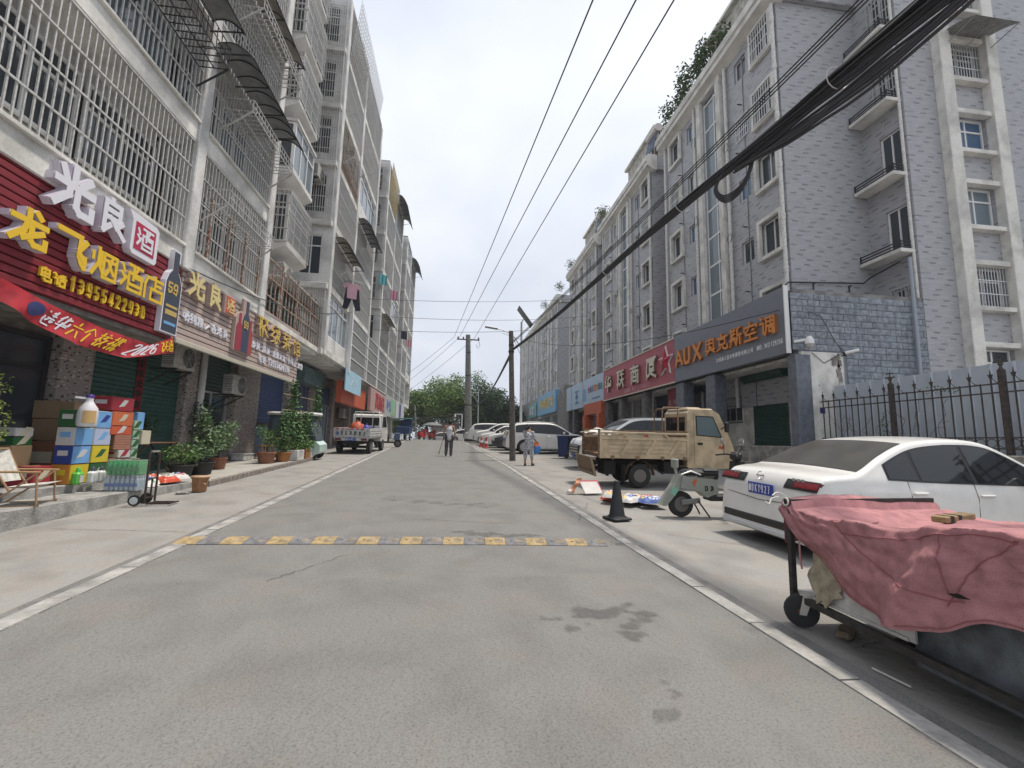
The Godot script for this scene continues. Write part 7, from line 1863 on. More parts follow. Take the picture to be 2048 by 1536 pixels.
	var b2 := MB.new(); leafy(b2, V(X, 1.9, -9.95), V(0.08, 0.5, 0.1), 90, 0.07, 5); leafy(b2, V(X, 2.8, -8.6), V(0.06, 0.12, 0.5), 90, 0.05, 6); obj("leaf", b2, mats["vine_leaf"], t, "stuff")
func trees() -> void:
	var lab := ["leftmost far tree beside the left building", "light green far tree, second from the left", "tall far tree in the middle of the gap", "light green far tree left of the utility pole", "tall far tree right behind the utility pole", "dark far tree right of the utility pole", "dark far tree behind the small street lamp", "lower dark far tree towards the right blocks", "rightmost far tree beside the right blocks"]
	var at := [[-10.5, -70, 7.2, 0], [-7.4, -66, 8.8, 1], [-4.8, -72, 10.6, 0], [-2.2, -66, 10.4, 1], [0.9, -70, 12.0, 1], [3.4, -66, 10.2, 2], [5.6, -70, 9.2, 2], [8.0, -68, 7.8, 2], [10.2, -74, 7.4, 2]]
	var greens := [M("leaf_mid", lin(0.1, 0.17, 0.055), 0.75), M("leaf_light", lin(0.16, 0.24, 0.07), 0.75), M("leaf_dark", lin(0.05, 0.095, 0.04), 0.75)]
	for m in greens: m.backlight_enabled = true; m.backlight = lin(0.07, 0.12, 0.02)
	for i in 9:
		var q: Array = at[i]
		var t := thing("far_tree", lab[i], "tree", V(q[0], 0.3, q[1]), 0.0, "trees beyond the crest")
		var g := RandomNumberGenerator.new(); g.seed = 300 + i
		var h: float = q[2]; var R := h * 0.36
		var b := MB.new().tube([Vector3.ZERO, V(0.1, h * 0.3, 0), V(-0.05, h * 0.6, 0.1)], 0.26, 8, 0.12)
		var cr := MB.new()
		for k in 34:
			var d := V(g.randfn(), g.randfn() * 0.9, g.randfn()).normalized() * pow(g.randf(), 0.45)
			var c := V(d.x * R, h * 0.6 + d.y * h * 0.36, d.z * R)
			if k % 3 == 0: b.tube([V(0, h * 0.4, 0), V(c.x * 0.4, lerpf(h * 0.4, c.y, 0.6), c.z * 0.4), c], 0.07, 5, 0.02)
			leafy(cr, c, V(R * 0.42, R * 0.32, R * 0.42), 230, 0.36, 700 + i * 40 + k, 0.55)
		obj("trunk", b, mats["bark"], t); obj("crown", cr, greens[q[3]], t)
	var u := MB.new()
	for k in 40: leafy(u, V(-16 + k * 0.75, 1.1 + 0.5 * sin(k * 1.7), -63.0 + 1.5 * sin(k * 2.3)), V(0.9, 1.0, 0.7), 120, 0.25, 900 + k, 0.6)
	var o := obj("undergrowth", u, greens[2], null, "stuff"); tag(o, "dark undergrowth along the foot of the far trees", "undergrowth")
	var hd := MB.new()
	for k in 46: leafy(hd, V(-40 + k * 2.0, 3.4 + 0.9 * sin(k * 1.3), -86.0 + 2.0 * sin(k * 2.9)), V(2.0, 2.9, 1.5), 200, 0.42, 1500 + k, 0.6)
	o = obj("far_wood", hd, greens[2], null, "stuff"); tag(o, "far wood closing the view behind the single trees", "wood")
	var t := thing("yard_wall", "pale stained yard wall below the far trees", "wall")
	obj("wall", MB.new().box(V(-2.6, 1.25, -59.0), V(5.2, 1.9, 0.25)), M("yard_render", lin(0.4, 0.39, 0.36), 0.9, 0, "stain", 0.4), t); obj("coping", MB.new().bevel(V(-2.6, 2.26, -59.0), V(5.3, 0.12, 0.34), 0.02), mats["roof_slab"], t)
	t = thing("hut", "low hut with a reddish roof behind the yard wall", "hut")
	obj("wall", MB.new().box(V(-1.6, 1.9, -61.5), V(3.4, 2.6, 2.0)), mats["yard_render"], t); obj("roof", MB.new().prism(PackedVector2Array([Vector2(-2.0, 0), Vector2(2.0, 0), Vector2(1.7, 0.55), Vector2(-1.7, 0.55)]), V(-1.6, 3.1, -62.7), V(1, 0, 0), Vector3.UP, 2.4), M("roof_red", lin(0.16, 0.1, 0.09), 0.9), t)
	obj("white_door", MB.new().box(V(-4.3, 1.5, -58.8), V(0.55, 1.5, 0.08)), mats["white_frame"], t)
	for i in 2:
		t = thing("traffic_cone", ["red and white traffic cone at the kerb, nearer of the pair", "red and white traffic cone at the kerb, farther of the pair"][i], "cone", G([1.95, 1.72][i], [-28.9, -30.4][i]), 0.0, "red traffic cones")
		cone(t, M("cone_red", lin(0.5, 0.05, 0.04), 0.6), 0.7); obj("white_band", MB.new().cyl(V(0, 0.3, 0), V(0, 0.46, 0), 0.118, 0.088, 14, false), mats["white_frame"], t)
	t = thing("traffic_cone", "black traffic cone standing on the right apron", "cone", G(2.6, -7.0), 0.3)
	cone(t, M("cone_black", lin(0.022, 0.024, 0.028), 0.6, 0, "grain", 2.0), 0.6)
func cone(t: Node3D, m: Material, h: float) -> void:
	obj("base", MB.new().bevel(V(0, 0.02, 0), V(0.34, 0.04, 0.34), 0.012), m, t)
	obj("cone_body", MB.new().lathe(V(0, 0.035, 0), [[0.155, 0], [0.15, 0.02], [0.125, 0.035], [0.05, h - 0.09], [0.045, h - 0.06], [0.042, h - 0.05], [0.046, h - 0.035], [0.03, h - 0.03]], 18), m, t)
# ------------------------------------------------------------------ things on the right apron and the left shop front
func build_props() -> void:
	tarp_cart(); right_small(); left_goods(); left_plants()
func tarp_cart() -> void:
	var iron := M("cart_iron", lin(0.05, 0.045, 0.042), 0.7, 0.2, "stain", 1.5)
	var t := thing("food_cart", "old grey street cart under a red tarpaulin at the right edge", "cart")
	var gz := func(z: float) -> float: return ga(2.9, z)
	var b := MB.new()
	for x in [2.63, 3.9]: b.bar(V(x, 0.3, -3.28), V(x, 0.24, -0.8), 0.045, 0.045)
	for z in [-3.27, -2.5, -1.7]: b.bar(V(2.63, 0.28, z), V(3.9, 0.28, z), 0.04, 0.04)
	obj("base_frame", b, iron, t)
	for q in [[2.63, -3.28], [3.9, -3.28]]: obj("post", MB.new().bar(V(q[0], 0.28, q[1]), V(q[0], 1.0, q[1]), 0.038, 0.038), iron, t)
	obj("top_bar", MB.new().bar(V(2.6, 1.0, -3.28), V(3.92, 1.02, -3.28), 0.035, 0.035), iron, t)
	obj("deck", MB.new().box(V(3.27, 0.33, -2.85), V(1.24, 0.02, 0.85)), M("deck_white", lin(0.62, 0.61, 0.58), 0.6, 0, "stain2", 1.0), t)
	obj("white_skirt", MB.new().box(V(2.67, 0.42, -2.72), V(0.015, 0.2, 0.66)), mats["deck_white"], t)
	var torn := MB.new()
	rng.seed = 8
	var pp := PackedVector2Array()
	for k in 22:
		var a := TAU * k / 22.0
		pp.append(Vector2(cos(a) * 0.19 * rr(0.6, 1.25), sin(a) * 0.2 * rr(0.6, 1.25)))
	torn.prism(pp, V(2.655, 0.52, -2.98), V(0, 0, -1), V(0.25, 0.97, 0).normalized(), 0.012); obj("torn_cardboard", torn, M("cardboard_pale", lin(0.36, 0.31, 0.22), 0.9, 0, "stain", 1.5), t)
	obj("cabinet", MB.new().bevel(V(3.33, 0.47, -1.6), V(1.24, 0.6, 1.7), 0.015), M("cabinet_slate", lin(0.14, 0.16, 0.175), 0.5, 0.2, "stain", 0.9), t)
	for q in [[2.62, -3.2], [3.9, -3.2], [2.75, -1.0], [3.8, -1.0]]:
		var w := node("caster", t)
		w.position = V(q[0], ga(q[0], q[1]), q[1])
		w.rotation.y = -0.55
		obj("tyre", MB.new().lathe(V(0, 0.113, 0), [[0.062, -0.03], [0.105, -0.032], [0.115, -0.015], [0.115, 0.015], [0.105, 0.032], [0.062, 0.03]], 20, V(0, 0, 1)), M("tyre_rubber", lin(0.022, 0.022, 0.022)), w)
		obj("hub", MB.new().lathe(V(0, 0.113, 0), [[0.001, -0.036], [0.02, -0.036], [0.03, -0.02], [0.064, -0.02], [0.064, 0.02], [0.03, 0.02], [0.02, 0.036], [0.001, 0.036]], 14, V(0, 0, 1)), M("hub_red", lin(0.22, 0.03, 0.025), 0.6), w)
		var f := MB.new()
		for s in [-1.0, 1.0]: f.prism(PackedVector2Array([Vector2(-0.02, 0.095), Vector2(0.025, 0.095), Vector2(0.075, 0.235), Vector2(0.01, 0.235)]), V(0, 0, s * 0.045 - 0.003), V(1, 0, 0), Vector3.UP, 0.006)
		f.box(V(0.04, 0.24, 0), V(0.1, 0.012, 0.1)); obj("fork", f, M("zinc", lin(0.5, 0.49, 0.46), 0.35, 0.6), w)
	# tarpaulin: a heavy folded sheet draped over the cart
	var tp := thing("red_tarpaulin", "faded red canvas tarpaulin draped over the street cart", "tarpaulin")
	var nz := FastNoiseLite.new(); nz.seed = 3; nz.frequency = 1.1; nz.fractal_octaves = 4
	var hem := [[0.0, 0.93], [0.05, 0.72], [0.125, 0.58], [0.217, 0.45], [0.33, 0.41], [0.445, 0.48], [0.51, 0.585], [0.57, 0.61], [1.0, 0.62]]
	var surf := func(u: float, v: float) -> Vector3:       # u along the cart (far to near), v over it from the road-side hem
		var z := lerpf(-3.33, -0.7, u)
		var ridge: float = 0.99 + 0.025 * sin(u * 5.0) + (0.05 if u < 0.03 else 0.0) - 0.05 * sin(clampf(u / 0.42, 0, 1) * PI) + 0.05 * smoothstep(0.35, 0.55, u)
		var low := prof(hem, u)
		var x: float; var y: float
		if v < 0.46:                                        # hanging side
			var s := v / 0.46
			y = lerpf(low, ridge - 0.03, pow(s, 0.92)); x = 2.585 + 0.05 * pow(s, 2.0)
			x += (0.05 * sin(u * 9.5 + 0.6 + s * 2.2) + 0.03 * absf(sin(u * 13.0 - s * 4.0)) + 0.02 * sin(u * 27.0 - s * 5.0)) * (1.0 - s * 0.85) * smoothstep(0.0, 0.1, u) - 0.11 * exp(-pow((u - 0.47 + 0.12 * (1.0 - s)) / 0.045, 2)) * (0.35 + 0.65 * (1.0 - s))
		elif v < 0.82:
			var s := (v - 0.46) / 0.36
			x = lerpf(2.635, 3.95, s); y = ridge - 0.03 + 0.03 * sin(PI * s) - 0.075 * sin(PI * s) * sin(clampf(u / 0.4, 0, 1) * PI)
			y += 0.018 * sin(u * 17.0 + s * 6.0) * sin(PI * s)
		else:
			var s := (v - 0.82) / 0.18
			x = 3.95 + 0.03 * s; y = ridge - 0.03 - 0.4 * s
		var wob := nz.get_noise_3d(u * 4.6, v * 3.4, 0.0)
		var fine := nz.get_noise_3d(u * 15.0 + v * 6.0, v * 8.0 - u * 3.0, 4.0)
		return V(x - 0.03 * wob * (1.0 if v < 0.5 else 0.2) - 0.02 * fine, y + (0.04 * wob if v > 0.4 else 0.0) * smoothstep(0.0, 0.08, u) + 0.012 * fine, z)
	var tm := M("tarp_red", lin(0.44, 0.2, 0.21), 0.9, 0, "grain", 1.3, "bumps", 0.25)
	obj("canvas", MB.new().grid(surf, 150, 70, true).grid(func(u: float, v: float) -> Vector3: return surf.call(u, v) + V(0.006 if v < 0.46 else 0.0, -0.006 if v >= 0.46 else 0.0, 0), 60, 30), tm, tp)
	var endf := func(u: float, v: float) -> Vector3:        # end flap gathered at the far post
		var a: Vector3 = surf.call(0.0, 0.46 + 0.36 * u)
		return a + V(0.0, -0.34 * v * (1.0 - 0.85 * u) - 0.05 * sin(u * 9.0) * v, -0.02 - 0.03 * sin(u * 14.0) * v)
	obj("end_flap", MB.new().grid(endf, 40, 10), tm, tp)
	var sm := M("seam_red", lin(0.3, 0.1, 0.11), 0.9)
	var seam := func(us: Array, vs: Array) -> void:
		var p := []
		for i in 33:
			var q := i / 32.0 * (us.size() - 1); var k := mini(int(q), us.size() - 2)
			p.append(surf.call(lerpf(us[k], us[k + 1], q - k), lerpf(vs[k], vs[k + 1], q - k)) + V(-0.004, 0.003, 0))
		obj("seam", MB.new().tube(p, 0.003, 4), sm, tp)
	seam.call([0.12, 0.2, 0.33, 0.49], [0.6, 0.38, 0.22, 0.1]); seam.call([0.2, 0.35, 0.45], [0.38, 0.4, 0.42]); seam.call([0.45, 0.455, 0.46], [0.42, 0.3, 0.16]); seam.call([0.45, 0.56, 0.57], [0.42, 0.43, 0.44]); seam.call([0.57, 0.5, 0.46], [0.44, 0.25, 0.1]); seam.call([0.0, 0.2, 0.4, 0.5, 0.7, 1.0], [0.012, 0.012, 0.012, 0.012, 0.012, 0.012])
	obj("tear", MB.new().prism(PackedVector2Array([Vector2(0, 0), Vector2(0.06, 0.016), Vector2(0.11, 0.004), Vector2(0.05, -0.008)]), surf.call(0.46, 0.16) + V(-0.012, 0, 0), V(0, 0, 1), Vector3.UP, 0.004), M("hole_black", lin(0.008, 0.006, 0.006), 0.9), tp)
	obj("cord", MB.new().tube(spline([V(2.56, 1.03, -3.3), V(2.5, 1.02, -3.3), V(2.46, 0.98, -3.28), V(2.44, 1.0, -3.3)], 5), 0.006, 5).tube(spline([V(2.6, 1.04, -3.26), V(2.53, 1.07, -3.27), V(2.46, 1.05, -3.24)], 5), 0.005, 5).tube(ring_pts(V(2.6, 1.0, -3.28), 0.03, 10), 0.007, 5), M("cord_white", lin(0.6, 0.58, 0.55), 0.8), tp)
	obj("tie_end", MB.new().tube(spline([V(2.62, 0.72, -3.18), V(2.61, 0.62, -3.17), V(2.62, 0.52, -3.17)], 5), 0.007, 5), tm, tp)
	var wd := thing("wooden_batten", "short wooden batten with black marks lying on the tarpaulin", "plank", V(2.86, 1.045, -2.28), 0.35)
	obj("batten", MB.new().bevel(Vector3.ZERO, V(0.38, 0.035, 0.07), 0.005), M("wood_tan", lin(0.4, 0.27, 0.13), 0.8, 0, "grain", 2.0), wd)
	for k in 2: obj("black_mark", MB.new().box(V(-0.12 + 0.1 * k, 0.0, 0.0), V(0.045, 0.0365, 0.0715)), M("mark_black", lin(0.02, 0.018, 0.016), 0.8), wd)
	var br := thing("broken_brick", "broken brick lying beside the cart's front wheel", "brick", G(2.83, -3.05), 0.7)
	obj("lump", MB.new().bevel(V(0, 0.025, 0), V(0.22, 0.05, 0.1), 0.02), M("brick_old", lin(0.26, 0.2, 0.14), 0.95, 0, "stain", 2.0), br); obj("chip", MB.new().bevel(V(0.14, 0.02, 0.03), V(0.09, 0.035, 0.07), 0.012), mats["brick_old"], br)
	tag(obj("drinking_straw", MB.new().bar(G(2.6, -2.62) + V(0, 0.006, 0), G(2.64, -2.42) + V(0, 0.006, 0), 0.008, 0.008), mats["cord_white"]), "thin white stick lying on the ground by the cart", "stick")
func sack(t: Node3D, c: Vector3, s: Vector3, yaw: float, seed_: int, m: Material, spots: Array) -> void:       # plump printed plastic sack
	var f := FastNoiseLite.new(); f.seed = seed_; f.frequency = 2.2; f.fractal_octaves = 3
	var B := Basis(Vector3.UP, yaw)
	var at := func(u: float, v: float, o: float) -> Vector3:
		var x := (u - 0.5) * 2.0; var z := (v - 0.5) * 2.0
		var e := pow(maxf(0.0, 1.0 - pow(absf(x), 3.0)), 0.5) * pow(maxf(0.0, 1.0 - pow(absf(z), 3.0)), 0.5)
		return c + B * V(x * s.x * (1.0 - 0.1 * z * z), s.y * e * (1.0 + 0.5 * f.get_noise_2d(x * 1.5, z * 1.5)) + 0.01 + o, z * s.z * (1.0 - 0.1 * x * x))
	var n := obj("sack", MB.new().grid(func(u: float, v: float) -> Vector3: return at.call(u, v, 0.0), 18, 14, true), m, t)
	for q in spots: obj("print", MB.new().grid(func(u: float, v: float) -> Vector3: return at.call(q[0] + (u - 0.5) * q[2], q[1] + (v - 0.5) * q[3], 0.004), 7, 7, true), q[4], n)
func right_small() -> void:
	var red := M("sack_red", lin(0.52, 0.07, 0.03), 0.4); var wh := M("sack_clear_white", lin(0.6, 0.58, 0.56), 0.4); var bl := M("sack_blue", lin(0.1, 0.16, 0.42), 0.4); var yl := M("sack_yellow", lin(0.6, 0.45, 0.1), 0.4); var gr := M("sack_green", lin(0.08, 0.4, 0.08), 0.4)
	var c := [[3.25, -8.95, 0.5, red, yl, "red printed sack nearest the white board"], [3.55, -8.75, 0.2, red, wh, "red and white printed sack in the right-hand heap"], [3.75, -8.5, -0.3, wh, red, "white sack with red print in the right-hand heap"], [3.35, -8.35, 0.7, wh, bl, "white sack with blue print at the front of the right-hand heap"], [3.72, -8.15, 0.1, bl, wh, "blue and white sack beside the scooter wheel"], [3.1, -8.6, 1.1, wh, red, "pale sack half under the red one"]]
	for q in c:
		var t := thing("printed_sack", q[5], "sack", Vector3.ZERO, 0.0, "sacks on the right apron")
		sack(t, G(q[0], q[1]) + V(0, 0.01 + 0.02 * c.find(q), 0), V(0.26, 0.1, 0.18), q[2], c.find(q) + 4, q[3], [[0.5, 0.5, 0.5, 0.5, q[4]], [0.2, 0.4, 0.2, 0.3, yl], [0.8, 0.6, 0.2, 0.3, bl]])
	var t := thing("advert_board", "white board with red backing lying against a plastic bag", "board", G(2.95, -9.65), 0.25)
	obj("board", MB.new().bevel(V(0.05, 0.14, 0.0), V(0.44, 0.02, 0.34), 0.004, Basis(V(1, 0, 0), 0.75)), M("board_white", lin(0.58, 0.56, 0.54), 0.6, 0, "stain2", 1.0), t); obj("red_backing", MB.new().bevel(V(0.09, 0.16, -0.06), V(0.46, 0.02, 0.34), 0.004, Basis(V(1, 0, 0), 0.8)), M("backing_red", lin(0.36, 0.03, 0.05), 0.6), t)
	t = thing("plastic_bag", "orange and white plastic bag propped against the board", "bag", G(2.62, -9.6))
	obj("film", MB.new().grid(func(u: float, v: float) -> Vector3: return V(-0.1 + 0.22 * v + 0.05 * sin(u * 9.0), 0.02 + 0.32 * v, -0.04 + 0.14 * (u - 0.5) + 0.03 * sin(v * 12.0)), 14, 14), M("film_orange", lin(0.6, 0.28, 0.16), 0.4), t); obj("white_end", MB.new().lathe(V(-0.12, 0.03, -0.02), [[0.001, -0.03], [0.06, 0], [0.05, 0.05], [0.001, 0.08]], 10), wh, t)
	var bm := M("bin_blue", lin(0.015, 0.03, 0.12), 0.45, 0, "grain", 1.2); var bk := M("bin_dark", lin(0.02, 0.024, 0.045), 0.5, 0, "grain", 1.2)
	var spots := [[5.1, -20.6, "blue wheelie bin standing leftmost of three"], [5.62, -20.2, "dark wheelie bin in the middle of three"], [6.15, -19.8, "dark wheelie bin nearest the white SUV"]]
	for i in 3:
		t = thing("wheelie_bin", spots[i][2], "bin", G(spots[i][0], spots[i][1]), -0.6, "wheelie bins")
		var m: Material = bm if i == 0 else bk
		obj("body", MB.new().prism(PackedVector2Array([Vector2(-0.2, 0.06), Vector2(0.2, 0.06), Vector2(0.27, 0.98), Vector2(-0.27, 0.98)]), V(0, 0, -0.26), V(1, 0, 0), Vector3.UP, 0.52), m, t); obj("lid", MB.new().bevel(V(0, 1.02, 0), V(0.62, 0.07, 0.62), 0.025), m, t)
		for s in [-1.0, 1.0]: obj("wheel", MB.new().cyl(V(0.2, 0.09, s * 0.24), V(0.2, 0.09, s * 0.3), 0.09, 0.09, 12), mats["tyre_rubber"], t)
		obj("handle", MB.new().bar(V(0.33, 0.98, -0.22), V(0.33, 0.98, 0.22), 0.03, 0.03), m, t)
func carton(label: String, x0: float, y0: float, z0: float, w: float, h: float, d: float, m: Material, panel: Material = null, tab: Material = null, called := "carton") -> void:       # near corner at x0, z0; runs to -x and -z
	var t := thing(called, label, "box", V(x0 - w / 2, y0, z0 - d / 2))
	obj("case", MB.new().bevel(V(0, h / 2, 0), V(w - 0.006, h - 0.004, d - 0.006), 0.005), m, t)
	if panel != null: obj("printed_side", MB.new().box(V(w / 2 + 0.001, h / 2, 0), V(0.004, h * 0.94, d * 0.94)), panel, t); 
	if tab != null:
		obj("label_panel", MB.new().box(V(0.0, h * 0.6, d / 2 + 0.001), V(w * 0.55, h * 0.28, 0.004)), tab, t)
		obj("brand_print", MB.new().prism(PackedVector2Array([Vector2(-0.1, -0.06), Vector2(0.02, 0.08), Vector2(0.12, 0.07), Vector2(0.03, -0.04)]), V(w / 2 + 0.003, h * 0.52, 0), V(0, 0, -1), Vector3.UP, 0.003), tab, t)
	obj("tape", MB.new().box(V(0, h + 0.0005, 0), V(0.045, 0.003, d * 0.98)), M("tape_tan", lin(0.4, 0.31, 0.18), 0.4), t)
func left_goods() -> void:
	var P := func(k: String, r: float, g: float, b: float) -> Material: return M("box_" + k, lin(r, g, b), 0.55, 0, "dust", 0.9)
	var white: Material = P.call("white", 0.52, 0.52, 0.52); var blue: Material = P.call("blue", 0.02, 0.05, 0.24); var sky: Material = P.call("sky", 0.16, 0.36, 0.66); var yel: Material = P.call("yellow", 0.58, 0.46, 0.03); var org: Material = P.call("orange", 0.5, 0.2, 0.03); var grn: Material = P.call("green", 0.02, 0.1, 0.03); var red: Material = P.call("red", 0.3, 0.025, 0.04); var rog: Material = P.call("redorange", 0.5, 0.09, 0.04); var brn: Material = P.call("brown", 0.26, 0.12, 0.07); var pur: Material = P.call("purple", 0.06, 0.025, 0.08); var kraft: Material = P.call("kraft", 0.24, 0.17, 0.1); var cream: Material = P.call("cream", 0.5, 0.47, 0.36)
	var y := 0.572
	carton("orange and yellow carton at the bottom of the front stack", -6.07, y, -7.95, 0.28, 0.315, 0.37, org, yel, yel)
	carton("dark blue carton second from the bottom of the front stack", -6.07, y + 0.32, -7.95, 0.27, 0.29, 0.36, blue, sky, white)
	carton("white carton with blue print third up the front stack", -6.07, y + 0.615, -7.95, 0.27, 0.29, 0.37, white, sky, sky)
	carton("dark green carton on top of the front stack", -6.07, y + 0.91, -7.95, 0.28, 0.28, 0.3, grn, P.call("green2", 0.05, 0.22, 0.06), white)
	carton("dark green carton at the foot of the second stack", -6.07, y, -8.33, 0.28, 0.315, 0.38, grn, grn, white)
	carton("yellow and green carton second up the second stack", -6.07, y + 0.32, -8.33, 0.28, 0.29, 0.38, yel, yel, grn)
	carton("white carton third up the second stack", -6.07, y + 0.615, -8.33, 0.28, 0.29, 0.38, white, P.call("pale", 0.4, 0.46, 0.62), sky)
	carton("white and blue carton on top of the second stack", -6.07, y + 0.91, -8.33, 0.28, 0.29, 0.38, white, sky, blue)
	carton("brown carton at the foot of the red stack", -6.07, y, -8.74, 0.3, 0.38, 0.44, brn, kraft)
	carton("purple carton low in the red stack", -6.2, y + 0.385, -8.6, 0.3, 0.15, 0.28, pur, pur); carton("cream carton low in the red stack", -6.05, y + 0.385, -8.9, 0.28, 0.14, 0.3, cream, white, red)
	for k in 6: carton("flat brown tray %s in the red stack" % ["lowest", "second", "third", "fourth", "fifth", "topmost"][k], -6.06, y + 0.535 + 0.044 * k, -8.78, 0.32, 0.042, 0.42, brn, P.call("tray", 0.34, 0.16, 0.11), null, "flat_tray")
	carton("red-orange carton under the two top red cartons", -6.06, y + 0.8, -8.66, 0.32, 0.155, 0.53, rog, rog, white); carton("orange carton second from the top of the red stack", -6.06, y + 0.96, -8.66, 0.32, 0.26, 0.53, P.call("orange2", 0.5, 0.13, 0.05), P.call("orange2", 0.5, 0.13, 0.05), cream); carton("deep red carton on top of the red stack", -6.06, y + 1.225, -8.6, 0.34, 0.25, 0.56, red, red, white)
	for k in 4: carton("%s green and white tin box in the narrow column" % ["lowest", "second", "third", "topmost"][k], -6.06, 0.93 + 0.18 * k, -9.22, 0.17, 0.172, 0.18, white if k < 2 else P.call("tin", 0.3, 0.42, 0.32), P.call("tin", 0.3, 0.42, 0.32), grn, "tin_box")
	carton("kraft carton carrying the column of tin boxes", -6.05, y, -9.2, 0.3, 0.356, 0.3, kraft, kraft); carton("blue gift bag standing behind the tin boxes", -6.15, y + 0.9, -9.42, 0.1, 0.34, 0.2, sky, sky); carton("pile of pale paper behind the tin boxes", -6.05, y + 0.62, -9.45, 0.22, 0.27, 0.26, cream, cream)
	# cartons in the dark of the shop
	for q in [[-6.45, 1.62, -8.35, 0.62, 0.3, 0.3, kraft, "tilted kraft carton at the top of the dim pile"], [-6.45, 1.25, -8.35, 0.6, 0.36, 0.35, kraft, "kraft carton under the tilted one in the dim pile"], [-6.5, 0.58, -8.3, 0.6, 0.66, 0.4, brn, "large brown carton at the foot of the dim pile"], [-6.62, 1.18, -7.6, 0.5, 0.13, 0.3, grn, "dark green case behind the canvas chair"], [-6.62, 1.32, -7.6, 0.5, 0.13, 0.3, white, "white case on the dark green one behind the canvas chair"], [-6.6, 0.58, -7.55, 0.55, 0.6, 0.35, kraft, "kraft carton under the green and white cases"], [-6.2, 0.58, -7.5, 0.38, 0.3, 0.3, red, "red tray of cans beside the canvas chair"]]: carton(q[7], q[0], q[1], q[2], q[3], q[4], q[5], q[6], q[6], cream if q[6] != kraft else null)
	# big display bottle standing on the stacks
	var t := thing("display_bottle", "big white display bottle with purple cap on the carton stacks", "bottle", V(-5.98, y + 0.92, -8.02), 0.5)
	obj("body", MB.new().lathe(Vector3.ZERO, [[0.1, 0], [0.13, 0.03], [0.135, 0.2], [0.12, 0.3], [0.07, 0.38], [0.05, 0.42], [0.05, 0.47]], 16), M("bottle_white", lin(0.62, 0.61, 0.64), 0.35), t); obj("cap", MB.new().lathe(V(0, 0.47, 0), [[0.055, 0], [0.055, 0.05], [0.03, 0.06]], 12), M("cap_purple", lin(0.06, 0.03, 0.2), 0.4), t); obj("spout", MB.new().bar(V(0, 0.46, 0), V(-0.17, 0.47, 0.06), 0.03, 0.035), mats["bottle_white"], t)
	obj("front_label", MB.new().grid(func(u: float, v: float) -> Vector3: return V(cos(0.6 + 1.3 * u) * 0.139, 0.06 + 0.2 * v, sin(0.6 + 1.3 * u) * 0.139), 8, 2), M("label_gold", lin(0.55, 0.36, 0.15), 0.5), t)
	# shrink-wrapped packs of bottles on the lower step
	var film := glass("wrap_film", lin(0.6, 0.65, 0.65), 0.16, 0.15)
	var bmesh := MB.new().lathe(Vector3.ZERO, [[0.028, 0], [0.032, 0.01], [0.032, 0.16], [0.026, 0.19], [0.013, 0.22], [0.013, 0.25]], 8).mesh()
	for k in 2:
		var y0: float = [0.445, 0.705][k]
		t = thing("bottle_pack", ["shrink-wrapped pack of clear water bottles on the step", "shrink-wrapped pack of green bottles on the clear pack"][k], "bottles", V(-5.53, y0, -8.4), 0.1)
		var m := M(["water_bottle", "green_bottle"][k], [lin(0.42, 0.5, 0.58), lin(0.02, 0.33, 0.08)][k], 0.15)
		for i in 7:
			for j in 4: piece("bottle", bmesh, m, t, Transform3D(Basis.IDENTITY, V(-0.21 + i * 0.07, 0.003, -0.12 + j * 0.07)))
		obj("label_band", MB.new().box(V(0, 0.1, 0.128), V(0.47, 0.05, 0.004)), M(["band_blue", "band_green"][k], [lin(0.05, 0.12, 0.4), lin(0.02, 0.24, 0.05)][k], 0.4), t); obj("film", MB.new().bevel(V(0, 0.128, -0.015), V(0.5, 0.252, 0.3), 0.02), film, t)
	for q in [[-5.98, -8.0, lin(0.1, 0.42, 0.06), "green detergent jug in front of the yellow carton", true], [-5.93, -8.22, lin(0.6, 0.61, 0.6), "white jug beside the green detergent jug", false], [-5.93, -8.4, lin(0.6, 0.61, 0.6), "white jug nearest the bottle packs", false]]:
		t = thing("detergent_jug", q[3], "jug", V(q[0], 0.572, q[1]), 0.2); var jm := M("jug_" + ("g" if q[4] else "w"), q[2], 0.35)
		obj("body", MB.new().bevel(V(0, 0.1, 0), V(0.11, 0.2, 0.15), 0.03), jm, t); obj("cap", MB.new().lathe(V(0, 0.2, 0), [[0.035, 0], [0.03, 0.03], [0.022, 0.06], [0.012, 0.07]], 10), M("cap_green", lin(0.05, 0.4, 0.06), 0.4) if q[4] else M("cap_dark", lin(0.05, 0.06, 0.08), 0.4), t); obj("label_panel", MB.new().box(V(0.057, 0.09, 0), V(0.004, 0.11, 0.1)), white, t)
	# folding chair
	t = thing("folding_chair", "folding canvas chair with wooden arms on the step", "chair", V(-5.72, 0.442, -6.75), 0.35)
	var wood := M("chair_wood", lin(0.4, 0.25, 0.12), 0.6, 0, "grain", 2.0); var canvas := M("chair_canvas", lin(0.62, 0.61, 0.57), 0.9, 0, "cloth", 1.5); var fr := M("chair_frame", lin(0.33, 0.2, 0.11), 0.5)
	for s in [-1.0, 1.0]:
		obj("leg", MB.new().tube([V(-0.22, 0.0, s * 0.26), V(0.3, 0.0, s * 0.26), V(0.3, 0.03, s * 0.26)], 0.012, 6), fr, t); obj("leg", MB.new().tube([V(-0.2, 0.01, s * 0.26), V(0.02, 0.2, s * 0.26), V(0.24, 0.42, s * 0.26)], 0.012, 6), fr, t); obj("leg", MB.new().tube([V(0.28, 0.01, s * 0.26), V(0.24, 0.42, s * 0.26)], 0.012, 6), fr, t)
		obj("arm", MB.new().tube([V(-0.25, 0.44, s * 0.27), V(0.0, 0.44, s * 0.28), V(0.28, 0.43, s * 0.27)], 0.016, 6), wood, t)
